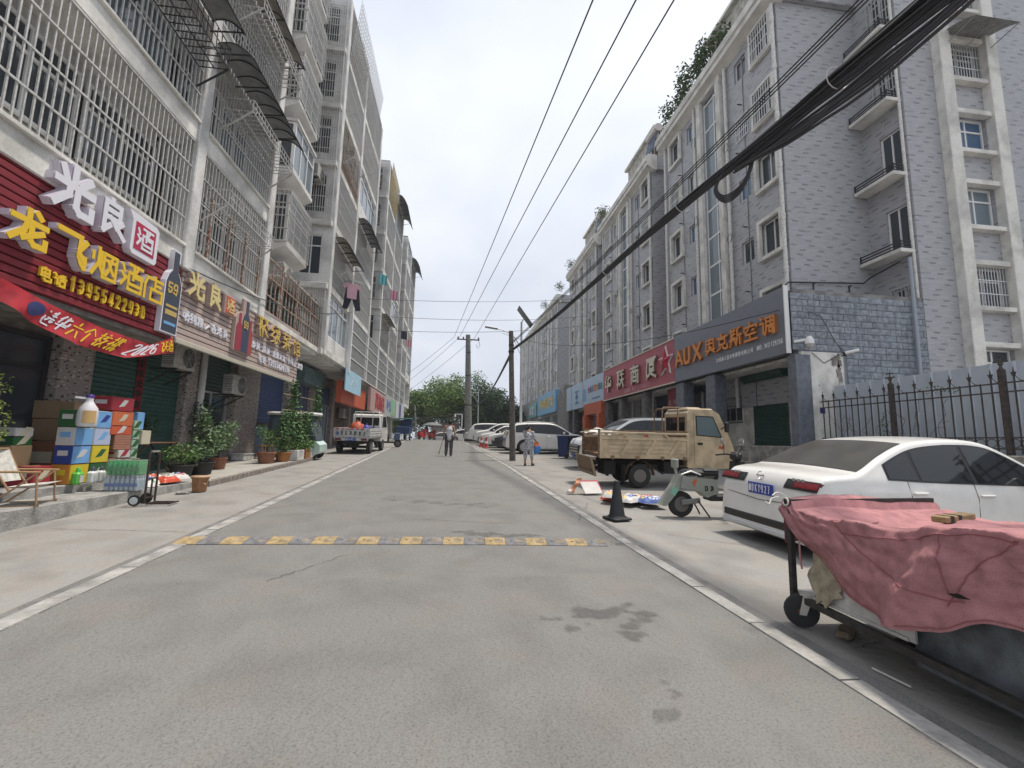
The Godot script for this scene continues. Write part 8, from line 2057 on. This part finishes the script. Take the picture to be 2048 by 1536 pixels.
		obj("back_post", MB.new().tube([V(0.0, 0.2, s * 0.25), V(-0.14, 0.44, s * 0.25), V(-0.26, 0.72, s * 0.25)], 0.012, 6), fr, t)
	obj("seat", MB.new().grid(func(u: float, v: float) -> Vector3: return V(-0.06 + 0.4 * u, 0.24 + 0.04 * u - 0.05 * sin(PI * v) * sin(PI * u), -0.24 + 0.48 * v), 8, 10, true), canvas, t); obj("backrest", MB.new().grid(func(u: float, v: float) -> Vector3: return V(-0.08 - 0.17 * u - 0.04 * sin(PI * v), 0.3 + 0.41 * u, -0.24 + 0.48 * v), 8, 10), canvas, t)
	obj("red_tag", MB.new().box(V(-0.195, 0.62, 0.12), V(0.006, 0.025, 0.06), Basis(V(0, 0, 1), 0.38)), M("tag_red", lin(0.35, 0.05, 0.06), 0.6), t); obj("head_bar", MB.new().tube([V(-0.26, 0.72, -0.25), V(-0.26, 0.73, 0.25)], 0.014, 6), wood, t)
	# hand truck
	t = thing("hand_truck", "rusty hand truck with a folded load plate below the step", "hand truck", V(-4.93, gy(-7.95), -8.08), 0.1)
	var hm := M("truck_brown", lin(0.06, 0.04, 0.035), 0.6, 0.2, "stain", 1.5)
	for s in [-1.0, 1.0]:
		obj("upright", MB.new().tube([V(0, 0.04, s * 0.15), V(0.0, 0.6, s * 0.15), V(0.0, 0.82, s * 0.15), V(0.0, 0.86, s * 0.1)], 0.016, 6), hm, t)
		var w := wheel(t, V(-0.13, 0.085, s * 0.17), 0.085, 0.04, s, M("hub_pale", lin(0.55, 0.6, 0.58)), 4, 0.7)
	obj("crossbar", MB.new().bar(V(0, 0.86, -0.11), V(0, 0.86, 0.11), 0.028, 0.028), M("zinc", lin(0.5, 0.49, 0.46)), t)
	for y2 in [0.12, 0.42]: obj("crossbar", MB.new().bar(V(0, y2, -0.15), V(0, y2, 0.15), 0.022, 0.022), hm, t)
	obj("middle_bar", MB.new().bar(V(0.005, 0.1, 0), V(0.005, 0.42, 0), 0.02, 0.02), hm, t); obj("axle_plate", MB.new().prism(PackedVector2Array([Vector2(-0.16, 0.06), Vector2(0.0, 0.03), Vector2(0.0, 0.2)]), V(0, 0, 0.13), V(1, 0, 0), Vector3.UP, 0.006), hm, t)
	var b := MB.new()
	for k in 4: b.bar(V(0.02, 0.03, -0.13 + k * 0.087), V(0.36, 0.03, -0.13 + k * 0.087), 0.018, 0.018)
	for x in [0.03, 0.35]: b.bar(V(x, 0.032, -0.15), V(x, 0.032, 0.15), 0.02, 0.02)
	obj("load_plate", b, hm, t)
	# sacks, table, bucket and stone
	var wh: Material = mats["sack_clear_white"]; var rd: Material = mats["sack_red"]; var bl: Material = mats["sack_blue"]; var gr: Material = mats["sack_green"]
	var c := [[-5.6, -8.95, wh, gr, "white sack with green print at the near end of the step heap"], [-5.75, -9.25, wh, bl, "white sack with blue print on the step"], [-5.55, -9.5, rd, wh, "red sack on the step"], [-5.85, -9.6, wh, rd, "white sack with red print on the step"], [-5.6, -9.9, wh, bl, "white sack at the far end of the step heap"], [-5.8, -9.1, bl, wh, "blue and white sack at the back of the step heap"]]
	for q in c:
		t = thing("printed_sack", q[4], "sack", Vector3.ZERO, 0.0, "sacks on the left step")
		sack(t, V(q[0], 0.445 + 0.015 * c.find(q), q[1]), V(0.22, 0.1, 0.17), c.find(q) * 0.7, 40 + c.find(q), q[2], [[0.5, 0.5, 0.5, 0.4, q[3]], [0.25, 0.5, 0.2, 0.3, rd], [0.8, 0.4, 0.15, 0.3, gr]])
	t = thing("folding_table", "low folding table with a brown top beside the dark plants", "table", V(-6.5, 0.57, -10.3))
	obj("table_top", MB.new().bevel(V(0, 0.64, -0.1), V(0.55, 0.03, 1.0), 0.008), M("table_brown", lin(0.16, 0.07, 0.035), 0.5, 0, "grain", 1.5), t)
	for z in [-0.5, 0.3]:
		for s in [-1.0, 1.0]: obj("leg", MB.new().bar(V(s * 0.22, 0.0, z), V(-s * 0.22, 0.62, z), 0.03, 0.03), M("leg_brown", lin(0.1, 0.055, 0.035), 0.6), t)
	t = thing("lidded_bucket", "brown plastic bucket standing below the step's end", "bucket", V(-4.93, gy(-9.5), -9.5))
	obj("body", MB.new().lathe(Vector3.ZERO, [[0.11, 0], [0.118, 0.01], [0.14, 0.24], [0.155, 0.25], [0.155, 0.285]], 20), M("bucket_brown", lin(0.33, 0.16, 0.07), 0.5, 0, "stain", 2.0), t); obj("lid", MB.new().lathe(V(0, 0.285, 0), [[0.157, -0.01], [0.157, 0.012], [0.13, 0.016], [0.001, 0.012]], 20), M("lid_tan", lin(0.42, 0.27, 0.17), 0.5), t); obj("handle_lug", MB.new().bevel(V(0.12, 0.15, 0.07), V(0.04, 0.03, 0.04), 0.01), mats["lid_tan"], t)
	t = thing("stone", "flat grey stone beside the brown bucket", "stone", V(-5.08, gy(-9.2), -9.2), 0.4)
	obj("lump", MB.new().bevel(V(0, 0.02, 0), V(0.18, 0.045, 0.12), 0.02), M("stone_grey", lin(0.33, 0.32, 0.3), 0.95, 0, "stain", 2.0), t); obj("chip", MB.new().bevel(V(0.11, 0.012, 0.03), V(0.06, 0.025, 0.05), 0.01), mats["stone_grey"], t)
	t = thing("foam_crate", "white foam crate on the pavement by the blue doors", "crate", V(-6.9, gy(-15.6) + 0.1, -15.6))
	obj("tray", MB.new().bevel(V(0, 0.1, 0), V(0.4, 0.2, 0.7), 0.02), M("foam_white", lin(0.62, 0.62, 0.6), 0.8, 0, "stain2", 1.0), t); obj("rim", MB.new().bevel(V(0, 0.2, 0), V(0.44, 0.03, 0.74), 0.01), mats["foam_white"], t)
	t = thing("wooden_stool", "orange wooden trestle stool by the blue roller door", "stool", V(-6.6, gy(-16.6) + 0.1, -16.6))
	obj("seat", MB.new().bevel(V(0, 0.42, 0), V(0.3, 0.04, 0.8), 0.01), M("wood_orange", lin(0.42, 0.16, 0.05), 0.6, 0, "grain", 1.5), t)
	for z in [-0.3, 0.3]:
		for s in [-1.0, 1.0]: obj("leg", MB.new().bar(V(s * 0.2, 0, z * 1.2), V(s * 0.05, 0.4, z), 0.035, 0.035), mats["wood_orange"], t)
	# red couplet strips on the green door
	t = thing("couplet_strip", "red paper couplet with black characters on the green roller door", "paper")
	obj("paper", MB.new().box(V(-7.39, 2.55, -11.25), V(0.004, 1.25, 0.26)), M("paper_red", lin(0.25, 0.02, 0.025), 0.8), t)
	for k in 5: text(t, "安有光华吉"[k], V(-7.386, 2.95 - k * 0.24, -11.15), V(0, 0, -1), 0.17, 0.17, 0.2, 0.03, 0.004, mats["mark_black"])
func pot(t: Node3D, r: float, h: float, m: Material) -> void:
	obj("pot", MB.new().lathe(Vector3.ZERO, [[r * 0.72, 0], [r * 0.76, 0.01], [r * 0.95, h * 0.85], [r * 1.06, h * 0.86], [r * 1.06, h], [r * 0.95, h], [r * 0.9, h * 0.9]], 18), m, t)
	obj("soil", MB.new().lathe(V(0, h * 0.9, 0), [[r * 0.9, 0], [0.001, 0.01]], 14), M("soil", lin(0.05, 0.04, 0.03), 0.95), t)
func left_plants() -> void:
	var terra := M("terracotta", lin(0.3, 0.13, 0.075), 0.8, 0, "stain", 1.6); var blackp := M("pot_black", lin(0.03, 0.028, 0.027), 0.7, 0, "stain", 1.5); var org := M("pot_orange", lin(0.42, 0.17, 0.045), 0.7, 0, "stain", 1.5)
	var lg := M("leaf_fresh", lin(0.11, 0.2, 0.05), 0.6); var dk := M("leaf_deep", lin(0.035, 0.075, 0.03), 0.6); var yg := M("leaf_yellow", lin(0.2, 0.26, 0.06), 0.6); var gy_ := M("leaf_greyish", lin(0.13, 0.2, 0.1), 0.6)
	for m in [lg, dk, yg, gy_]: m.backlight_enabled = true; m.backlight = Color(m.albedo_color.r * 0.7, m.albedo_color.g * 0.8, m.albedo_color.b * 0.4)
	# [label, pos, pot r, pot h, pot mat, [[offset, radii, count, leaf], ...], leaf mat]
	var L := [["yellow-green shrub at the left edge above the canvas chair", V(-6.45, 0.57, -6.75), 0.2, 0.3, blackp, [[V(0, 0.95, 0), V(0.42, 0.42, 0.4), 750, 0.065], [V(0.05, 1.45, -0.05), V(0.3, 0.2, 0.3), 220, 0.06]], yg, 1.3],
		["dark leafy plant behind the red carton stack", V(-6.9, 0.57, -10.0), 0.2, 0.4, blackp, [[V(0, 1.35, 0.1), V(0.3, 0.3, 0.4), 420, 0.09], [V(0.1, 1.0, -0.6), V(0.3, 0.25, 0.35), 300, 0.09], [V(0, 0.7, 0), V(0.2, 0.4, 0.2), 120, 0.08]], dk, 1.4],
		["low bushy plant in a black pot by the folding table", V(-6.0, 0.46, -10.75), 0.24, 0.28, blackp, [[V(-0.05, 0.5, 0), V(0.36, 0.24, 0.38), 520, 0.075]], lg, 0.5],
		["tall pale-leaved plant in the long black planter", V(-5.95, 0.47, -11.45), 0.26, 0.3, blackp, [[V(0, 0.8, -0.1), V(0.34, 0.42, 0.42), 560, 0.11], [V(0, 1.3, 0.1), V(0.16, 0.3, 0.18), 150, 0.11], [V(0.05, 0.55, 0.35), V(0.3, 0.25, 0.3), 200, 0.1]], gy_, 1.3],
		["light green feathery plant in a terracotta pot", V(-6.2, gy(-12.7) + 0.1, -12.7), 0.2, 0.3, terra, [[V(0, 0.75, 0), V(0.36, 0.34, 0.5), 560, 0.1], [V(0.0, 1.1, -0.4), V(0.25, 0.2, 0.3), 180, 0.09]], gy_, 0.9],
		["tall dark plant against the glass shop door", V(-7.0, gy(-13.2) + 0.1, -13.3), 0.22, 0.35, blackp, [[V(0, 1.2, 0), V(0.32, 0.7, 0.5), 620, 0.1]], dk, 1.6],
		["shrub in the brown pot nearest on the pavement edge", V(-5.77, gy(-14.6) + 0.1, -14.6), 0.27, 0.34, terra, [[V(0, 0.75, -0.1), V(0.3, 0.3, 0.35), 420, 0.07], [V(-0.1, 1.0, 0.2), V(0.2, 0.2, 0.2), 120, 0.06]], lg, 0.7],
		["bush in the orange pot on the pavement edge", V(-5.55, gy(-15.3) + 0.1, -15.3), 0.24, 0.3, org, [[V(0, 0.55, 0), V(0.3, 0.25, 0.4), 380, 0.09]], lg, 0.5]]
	for q in L:
		var t := thing("potted_plant", q[0], "plant", q[1], 0.0, "potted plants along the left shops")
		pot(t, q[2], q[3], q[4])
		var b := MB.new()
		for c in q[5]: leafy(b, c[0], c[1], c[2], c[3], int(absf(q[1].z) * 100) + c[2], 0.5, 0.15)
		obj("foliage", b, q[6], t)
		b = MB.new()
		rng.seed = int(absf(q[1].z) * 31)
		for k in 7: b.tube([V(0, q[3], 0), V(rr(-0.12, 0.12), q[3] + q[7] * 0.4, rr(-0.12, 0.12)), V(rr(-0.25, 0.25), q[3] + q[7] * rr(0.6, 0.85), rr(-0.3, 0.3))], 0.009, 4)
		obj("stem", b, mats["bark"], t)
	var fo: Material = mats["foam_white"]
	for i in 3:
		var z: float = [-16.0, -16.75, -17.2][i]
		var t := thing("planter_box", ["white foam planter box under the vines", "rust stained planter box under the vines", "small white planter box at the end of the pavement"][i], "planter", V(-5.42, gy(z) + 0.1, z), 0.03, "planter boxes under the vines")
		obj("box", MB.new().bevel(V(0, 0.17, 0), V(0.4, 0.34, [0.72, 0.5, 0.3][i]), 0.015), [fo, org, fo][i], t); var b := MB.new(); leafy(b, V(0, 0.5, 0), V(0.28, 0.2, 0.36), 260, 0.1, 77 + i, 0.6); obj("foliage", b, lg, t)
	var t := thing("climbing_vine", "climbing beans on a string trellis in front of the three-wheeler", "plant")
	var b := MB.new()
	var gz := gy(-16.5) + 0.4
	for q in [[-5.5, 2.9, -15.7, 0.16, 0.5, 0.3, 260], [-5.5, 2.1, -15.7, 0.18, 0.7, 0.55, 620], [-5.45, 1.5, -16.2, 0.2, 0.55, 0.8, 760], [-5.45, 1.7, -15.0, 0.2, 0.6, 0.4, 420], [-5.45, 1.9, -17.0, 0.2, 0.5, 0.5, 420], [-5.4, 2.6, -18.0, 0.14, 0.85, 0.18, 320], [-5.4, 1.6, -17.6, 0.18, 0.7, 0.4, 360], [-5.4, 1.1, -16.8, 0.2, 0.3, 0.9, 360]]: leafy(b, V(q[0], q[1], q[2]), V(q[3], q[4], q[5]), q[6], 0.12, int(q[6] + q[1] * 10), 0.6, 0.4)
	obj("foliage", b, M("leaf_bean", lin(0.07, 0.15, 0.045), 0.6), t)
	b = MB.new()
	for k in 7: b.tube(sag(V(-5.42, gz, -15.5 - k * 0.42), V(-5.5, 3.4 - 0.1 * (k % 3), -15.5 - k * 0.44), 0.0, 6), 0.008, 4)
	obj("stem", b, mats["bark"], t)
	b = MB.new()
	for y in [1.35, 1.95, 2.25, 2.75]: b.bar(V(-5.45, y, -14.6), V(-5.45, y + 0.08, -18.4), 0.015, 0.015)
	obj("trellis_cane", b, M("cane", lin(0.42, 0.34, 0.2), 0.7), t)

# ------------------------------------------------------------------ people: smooth union of tapered bones, meshed as surface nets
func sdf(bones: Array, cell: float, k := 0.035) -> MB:
	var lo := V(1e9, 1e9, 1e9); var hi := -lo
	for q in bones:
		var r: float = maxf(q[2], q[3]) + cell * 2
		for p in [q[0], q[1]]: lo = lo.min(p - Vector3.ONE * r); hi = hi.max(p + Vector3.ONE * r)
	var nx := int((hi.x - lo.x) / cell) + 2; var ny := int((hi.y - lo.y) / cell) + 2; var nz := int((hi.z - lo.z) / cell) + 2
	var f := PackedFloat32Array(); f.resize(nx * ny * nz); f.fill(1.0)
	for q in bones:
		var a: Vector3 = q[0]; var d: Vector3 = q[1] - a; var ra: float = q[2]; var rb: float = q[3]
		var l2 := maxf(d.length_squared(), 1e-8)
		var m := maxf(ra, rb) + k + cell * 2
		var p0: Vector3 = (a.min(q[1]) - Vector3.ONE * m - lo) / cell; var p1: Vector3 = (a.max(q[1]) + Vector3.ONE * m - lo) / cell
		for z in range(maxi(0, int(p0.z)), mini(nz, int(p1.z) + 1)):
			for y in range(maxi(0, int(p0.y)), mini(ny, int(p1.y) + 1)):
				for x in range(maxi(0, int(p0.x)), mini(nx, int(p1.x) + 1)):
					var p := lo + V(x, y, z) * cell - a
					var t := clampf(p.dot(d) / l2, 0, 1)
					var e := (p - d * t).length() - lerpf(ra, rb, t)
					var i := (z * ny + y) * nx + x
					var h := maxf(k - absf(f[i] - e), 0.0) / k
					f[i] = minf(f[i], e) - h * h * k * 0.25
	var b := MB.new()
	var id := {}
	for z in nz - 1:
		for y in ny - 1:
			for x in nx - 1:
				var base := (z * ny + y) * nx + x
				var s := 0
				var g := PackedFloat32Array()
				for c in 8:
					var w := f[base + (c & 1) + ((c >> 1) & 1) * nx + (c >> 2) * nx * ny]
					g.append(w); s += 1 if w < 0 else 0
				if s == 0 or s == 8: continue
				var acc := Vector3.ZERO; var n := 0
				for c in 8:
					for ax in 3:
						var e := c | (1 << ax)
						if e == c or (g[c] < 0) == (g[e] < 0): continue
						var t := g[c] / (g[c] - g[e])
						var pc := V(c & 1, (c >> 1) & 1, c >> 2); var pe := V(e & 1, (e >> 1) & 1, e >> 2)
						acc += pc.lerp(pe, t); n += 1
				var gr := V(g[1] + g[3] + g[5] + g[7] - g[0] - g[2] - g[4] - g[6], g[2] + g[3] + g[6] + g[7] - g[0] - g[1] - g[4] - g[5], g[4] + g[5] + g[6] + g[7] - g[0] - g[1] - g[2] - g[3])
				id[base] = b._p(lo + (V(x, y, z) + acc / n) * cell, gr.normalized())
	var st := [1, nx, nx * ny]
	for base in id:
		for ax in 3:
			var u: int = st[(ax + 1) % 3]; var w: int = st[(ax + 2) % 3]
			if base + st[ax] >= f.size() or (f[base] < 0) == (f[base + st[ax]] < 0): continue
			if not (id.has(base - u) and id.has(base - w) and id.has(base - u - w)): continue
			var q := [id[base], id[base - u], id[base - u - w], id[base - w]]
			if f[base] < 0: b.ix.append_array(PackedInt32Array([q[0], q[2], q[1], q[0], q[3], q[2]]))
			else: b.ix.append_array(PackedInt32Array([q[0], q[1], q[2], q[0], q[2], q[3]]))
	return b
# pose j: named joints in local metres (z towards the viewer's side the person faces: -z is forward)
func person(label: String, at: Vector3, turn: float, j: Dictionary, c: Dictionary) -> Node3D:
	var t := thing("person", label, "person", at, turn)
	var skin := M("skin", lin(0.33, 0.185, 0.12), 0.6)
	var hd: Vector3 = j.head
	var fw: Vector3 = j.get("face", V(0, 0, -1))
	var B := [[hd + V(0, 0.05, 0), hd + V(0, -0.035, 0) + fw * 0.02, 0.088, 0.068], [hd + fw * 0.085 + V(0, -0.01, 0), hd + fw * 0.1 + V(0, -0.02, 0), 0.016, 0.014], [hd + fw * 0.07 + V(0, -0.075, 0), hd + fw * 0.075 + V(0, -0.07, 0), 0.022, 0.022], [hd + V(0, -0.05, 0), j.neck, 0.052, 0.058], [j.neck, j.chest, 0.075, 0.12], [j.chest, j.hip, 0.125, 0.115]]
	for s in ["l", "r"]:
		var sg := -1.0 if s == "l" else 1.0
		B.append([hd + V(sg * 0.083, 0.0, 0.01), hd + V(sg * 0.088, -0.03, 0.01), 0.016, 0.013])
		B.append([j.neck, j["sh" + s], 0.06, 0.055]); B.append([j["sh" + s], j["el" + s], 0.046, 0.036]); B.append([j["el" + s], j["wr" + s], 0.036, 0.025])
		var hv: Vector3 = (j["wr" + s] - j["el" + s]).normalized()
		B.append([j["wr" + s], j["wr" + s] + hv * 0.07, 0.028, 0.03])
		B.append([j.hip + V(sg * 0.06, 0, 0), j["th" + s], 0.1, 0.088]); B.append([j["th" + s], j["kn" + s], 0.085, 0.056]); B.append([j["kn" + s], j["an" + s], 0.054, 0.036])
		B.append([j["an" + s], j["toe" + s], 0.036, 0.03])
	var b := sdf(B, c.get("cell", 0.017))
	for s in ["l", "r"]:                             # five curled fingers on each palm
		var w: Vector3 = j["wr" + s]; var hv: Vector3 = (w - j["el" + s]).normalized(); var sd := hv.cross(V(0, 0, 1)).normalized(); var cu := hv.cross(sd)
		for k in 5:
			var o := w + hv * (0.085 if k > 0 else 0.03) + sd * (0.012 * (k - 2.5) if k > 0 else -0.032)
			var ln: float = [0.035, 0.038, 0.043, 0.04, 0.032][k]
			b.tube([o, o + hv * ln * 0.6 + cu * 0.008 - sd * (0.015 if k == 0 else 0.0), o + hv * ln + cu * 0.03], 0.009, 6, 0.006)
	obj("body", b, skin, t)
	var hb := sdf([[hd + V(0, 0.06, 0) - fw * 0.02, hd + V(0, 0.0, 0) - fw * 0.035, 0.095, 0.083]] + ([[hd - fw * 0.09 + V(0, 0.0, 0), hd - fw * 0.11, 0.05, 0.045]] if c.get("bun", false) else []), 0.015, 0.02)
	obj("hair", hb, M("hair_black", lin(0.012, 0.011, 0.011), 0.6), t)
	var eye := MB.new()
	for s in [-1.0, 1.0]: eye.lathe(hd + fw * 0.078 + fw.cross(Vector3.UP) * s * 0.032 + V(0, 0.005, 0), [[0.001, -0.008], [0.01, 0], [0.001, 0.008]], 8, fw)
	obj("eyes", eye, mats["hair_black"], t)
	# clothes
	var top := [[j.neck - V(0, 0.05, 0), j.chest, 0.1, 0.14], [j.chest, j.hip, 0.142, 0.135], [j.hip, j.hip - V(0, c.get("hem", 0.06), 0), 0.135, 0.14]]
	for s in ["l", "r"]:
		var sv: float = c.get("sleeve", 0.0)
		top.append([j.neck - V(0, 0.03, 0), j["sh" + s] * 0.8 + j.neck * 0.2, 0.055, 0.05])
		if sv > 0: top.append([j["sh" + s], j["sh" + s].lerp(j["el" + s], sv), 0.062, 0.06])
	obj("top", sdf(top, 0.017), c.top, t)
	var leg := [[j.hip + V(0, 0.03, 0), j.hip, 0.13, 0.13]]
	for s in ["l", "r"]:
		var sg := -1.0 if s == "l" else 1.0
		leg.append([j.hip + V(sg * 0.06, 0, 0), j["th" + s], 0.115, 0.105]); leg.append([j["th" + s], j["kn" + s], 0.102, 0.082]); leg.append([j["kn" + s], j["kn" + s].lerp(j["an" + s], c.get("leg", 0.95)), 0.08, 0.068])
		obj("shoe", sdf([[j["an" + s] + V(0, -0.045, 0.03), j["toe" + s] + V(0, -0.005, 0), 0.043, 0.036]], 0.014, 0.02), c.shoe, t)
	obj("trousers", sdf(leg, 0.017), c.trousers, t)
	return t
func cloth_pattern(key: String, a: Color, b: Color) -> StandardMaterial3D:      # broken wavy stripes of printed fabric
	if not tex.has(key):
		var f := FastNoiseLite.new(); f.seed = 9; f.frequency = 0.03
		as_tex(key, rgb_img(256, func(x, y): return a if sin((y + 26.0 * f.get_noise_2d(x, y)) * TAU * 7.0 / 256.0 + x * TAU * 3.0 / 256.0) > 0.05 else b))
	return M(key, Color.WHITE, 0.9, 0, key, 2.6)
func build_people() -> void:
	var dark := M("shoe_dark", lin(0.03, 0.028, 0.026), 0.7)
	var man := {"head": V(0.02, 1.5, -0.03), "neck": V(0.01, 1.37, 0.0), "chest": V(0, 1.2, 0.02), "hip": V(0, 0.9, 0.02), "shl": V(-0.18, 1.33, 0.01), "shr": V(0.18, 1.32, 0.01), "ell": V(-0.24, 1.06, 0.03), "wrl": V(-0.25, 0.84, -0.1), "elr": V(0.25, 1.05, 0.06), "wrr": V(0.24, 0.83, -0.02), "thl": V(-0.1, 0.82, 0.02), "thr": V(0.1, 0.82, 0.0), "knl": V(-0.11, 0.46, -0.06), "knr": V(0.1, 0.46, 0.02), "anl": V(-0.12, 0.11, 0.1), "anr": V(0.1, 0.085, 0.05), "toel": V(-0.13, 0.045, -0.06), "toer": V(0.11, 0.045, -0.12)}
	var feet := V(-0.31, gy(-20.56) + 0.012, -20.56)
	person("man in white vest and grey trousers walking away with a cane", feet, 0.0, man, {"top": M("vest_white", lin(0.68, 0.69, 0.72), 0.9, 0, "cloth", 2.0), "trousers": M("trousers_grey", lin(0.085, 0.085, 0.1), 0.9, 0, "cloth", 2.0), "shoe": dark})
	var cn := thing("walking_cane", "thin dark walking cane held in the man's left hand", "cane", feet)
	obj("shaft", MB.new().tube([V(-0.27, 0.79, -0.12), V(-0.44, 0.13, -0.1)], 0.014, 6), mats["dark_iron"], cn); obj("handle", MB.new().tube([V(-0.27, 0.79, -0.2), V(-0.265, 0.81, -0.12), V(-0.275, 0.79, -0.05)], 0.014, 6), mats["dark_iron"], cn); obj("ferrule", MB.new().cyl(V(-0.44, 0.15, -0.1), V(-0.446, 0.1, -0.1), 0.022, 0.024, 8), mats["shoe_dark"], cn)
	var wom := {"head": V(-0.03, 1.39, -0.05), "face": V(0.5, -0.1, -0.86), "neck": V(-0.01, 1.27, -0.01), "chest": V(0, 1.11, 0.0), "hip": V(0, 0.84, 0.03), "shl": V(-0.16, 1.23, -0.02), "shr": V(0.16, 1.22, 0.03), "ell": V(-0.1, 0.98, -0.16), "wrl": V(0.12, 0.86, -0.28), "elr": V(0.22, 0.98, 0.0), "wrr": V(0.32, 0.86, -0.16), "thl": V(-0.09, 0.76, 0.03), "thr": V(0.09, 0.76, 0.02), "knl": V(-0.11, 0.43, -0.01), "knr": V(0.12, 0.43, -0.04), "anl": V(-0.12, 0.08, 0.03), "anr": V(0.15, 0.09, 0.04), "toel": V(-0.1, 0.04, -0.13), "toer": V(0.2, 0.04, -0.1)}
	var pat := cloth_pattern("striped_print", Color(0.1, 0.11, 0.19), Color(0.85, 0.85, 0.87))
	person("woman in dark striped blouse and trousers carrying a plastic bag", G(2.72, -16.6), -0.2, wom, {"top": pat, "trousers": pat, "shoe": dark, "sleeve": 0.75, "leg": 0.35, "hem": 0.16, "bun": true})
	var bg := thing("carrier_bag", "blue and orange carrier bag held by the woman", "bag", G(2.72, -16.6) + V(0.36, 0.5, -0.28))
	var f := FastNoiseLite.new(); f.seed = 2; f.frequency = 3.0
	obj("bag_body", MB.new().grid(func(u: float, v: float) -> Vector3:
		var a := u * TAU; var e := (v - 0.5) * PI
		var p := V(cos(a) * cos(e) * 0.17, sin(e) * 0.19 + 0.1, sin(a) * cos(e) * 0.12)
		return p * (1.0 + 0.3 * f.get_noise_3dv(p * 6.0)), 16, 12, true), M("bag_blue", lin(0.05, 0.2, 0.5), 0.4), bg); obj("orange_wrap", MB.new().grid(func(u: float, v: float) -> Vector3: return V(cos(u * TAU) * (0.15 - 0.06 * v), 0.22 + 0.13 * v + 0.02 * sin(u * 19.0), sin(u * TAU) * (0.11 - 0.04 * v)), 16, 4, true), M("bag_orange", lin(0.6, 0.17, 0.07), 0.4), bg); obj("handle", MB.new().tube([V(-0.05, 0.33, 0), V(-0.04, 0.4, 0.02), V(-0.05, 0.42, 0.06)], 0.012, 5), mats["bag_orange"], bg)
	var third := man.duplicate()
	third.head = V(-0.02, 1.46, -0.18); third.neck = V(0, 1.35, -0.12); third.chest = V(0, 1.18, -0.06); third.shl = V(-0.17, 1.3, -0.1); third.shr = V(0.17, 1.3, -0.08); third.ell = V(-0.22, 1.06, -0.2); third.wrl = V(-0.18, 0.96, -0.4); third.elr = V(0.22, 1.05, -0.18); third.wrr = V(0.17, 0.95, -0.38); third.anl = V(-0.12, 0.085, 0.03); third.toel = V(-0.13, 0.045, -0.12)
	person("man in a pale grey shirt bending beside the dark blue scooter", V(-4.55, gy(-26.9), -26.9), 1.2, third, {"top": M("shirt_pale", lin(0.33, 0.34, 0.33), 0.9), "trousers": M("trousers_black", lin(0.02, 0.02, 0.025), 0.9), "shoe": dark, "sleeve": 0.6, "cell": 0.02})
	var um := thing("sun_umbrella", "grey umbrella over the red scooter at the crest", "umbrella", V(-2.5, gy(-47.2) + 0.0, -47.2))
	obj("canopy", MB.new().lathe(V(0, 1.55, 0), [[1.05, 0], [0.9, 0.12], [0.6, 0.24], [0.25, 0.32], [0.001, 0.34]], 16), M("umbrella_grey", lin(0.13, 0.14, 0.14), 0.7), um); obj("stick", MB.new().cyl(V(0, 0, 0), V(0, 1.9, 0), 0.015, 0.015, 6), mats["dark_iron"], um)
func _ready() -> void:
	rng.seed = 20240
	set_view()
	make_textures()
	build_ground()
	build_right()
	build_left()
	build_vehicles()
	build_street()
	build_props()
	build_people()
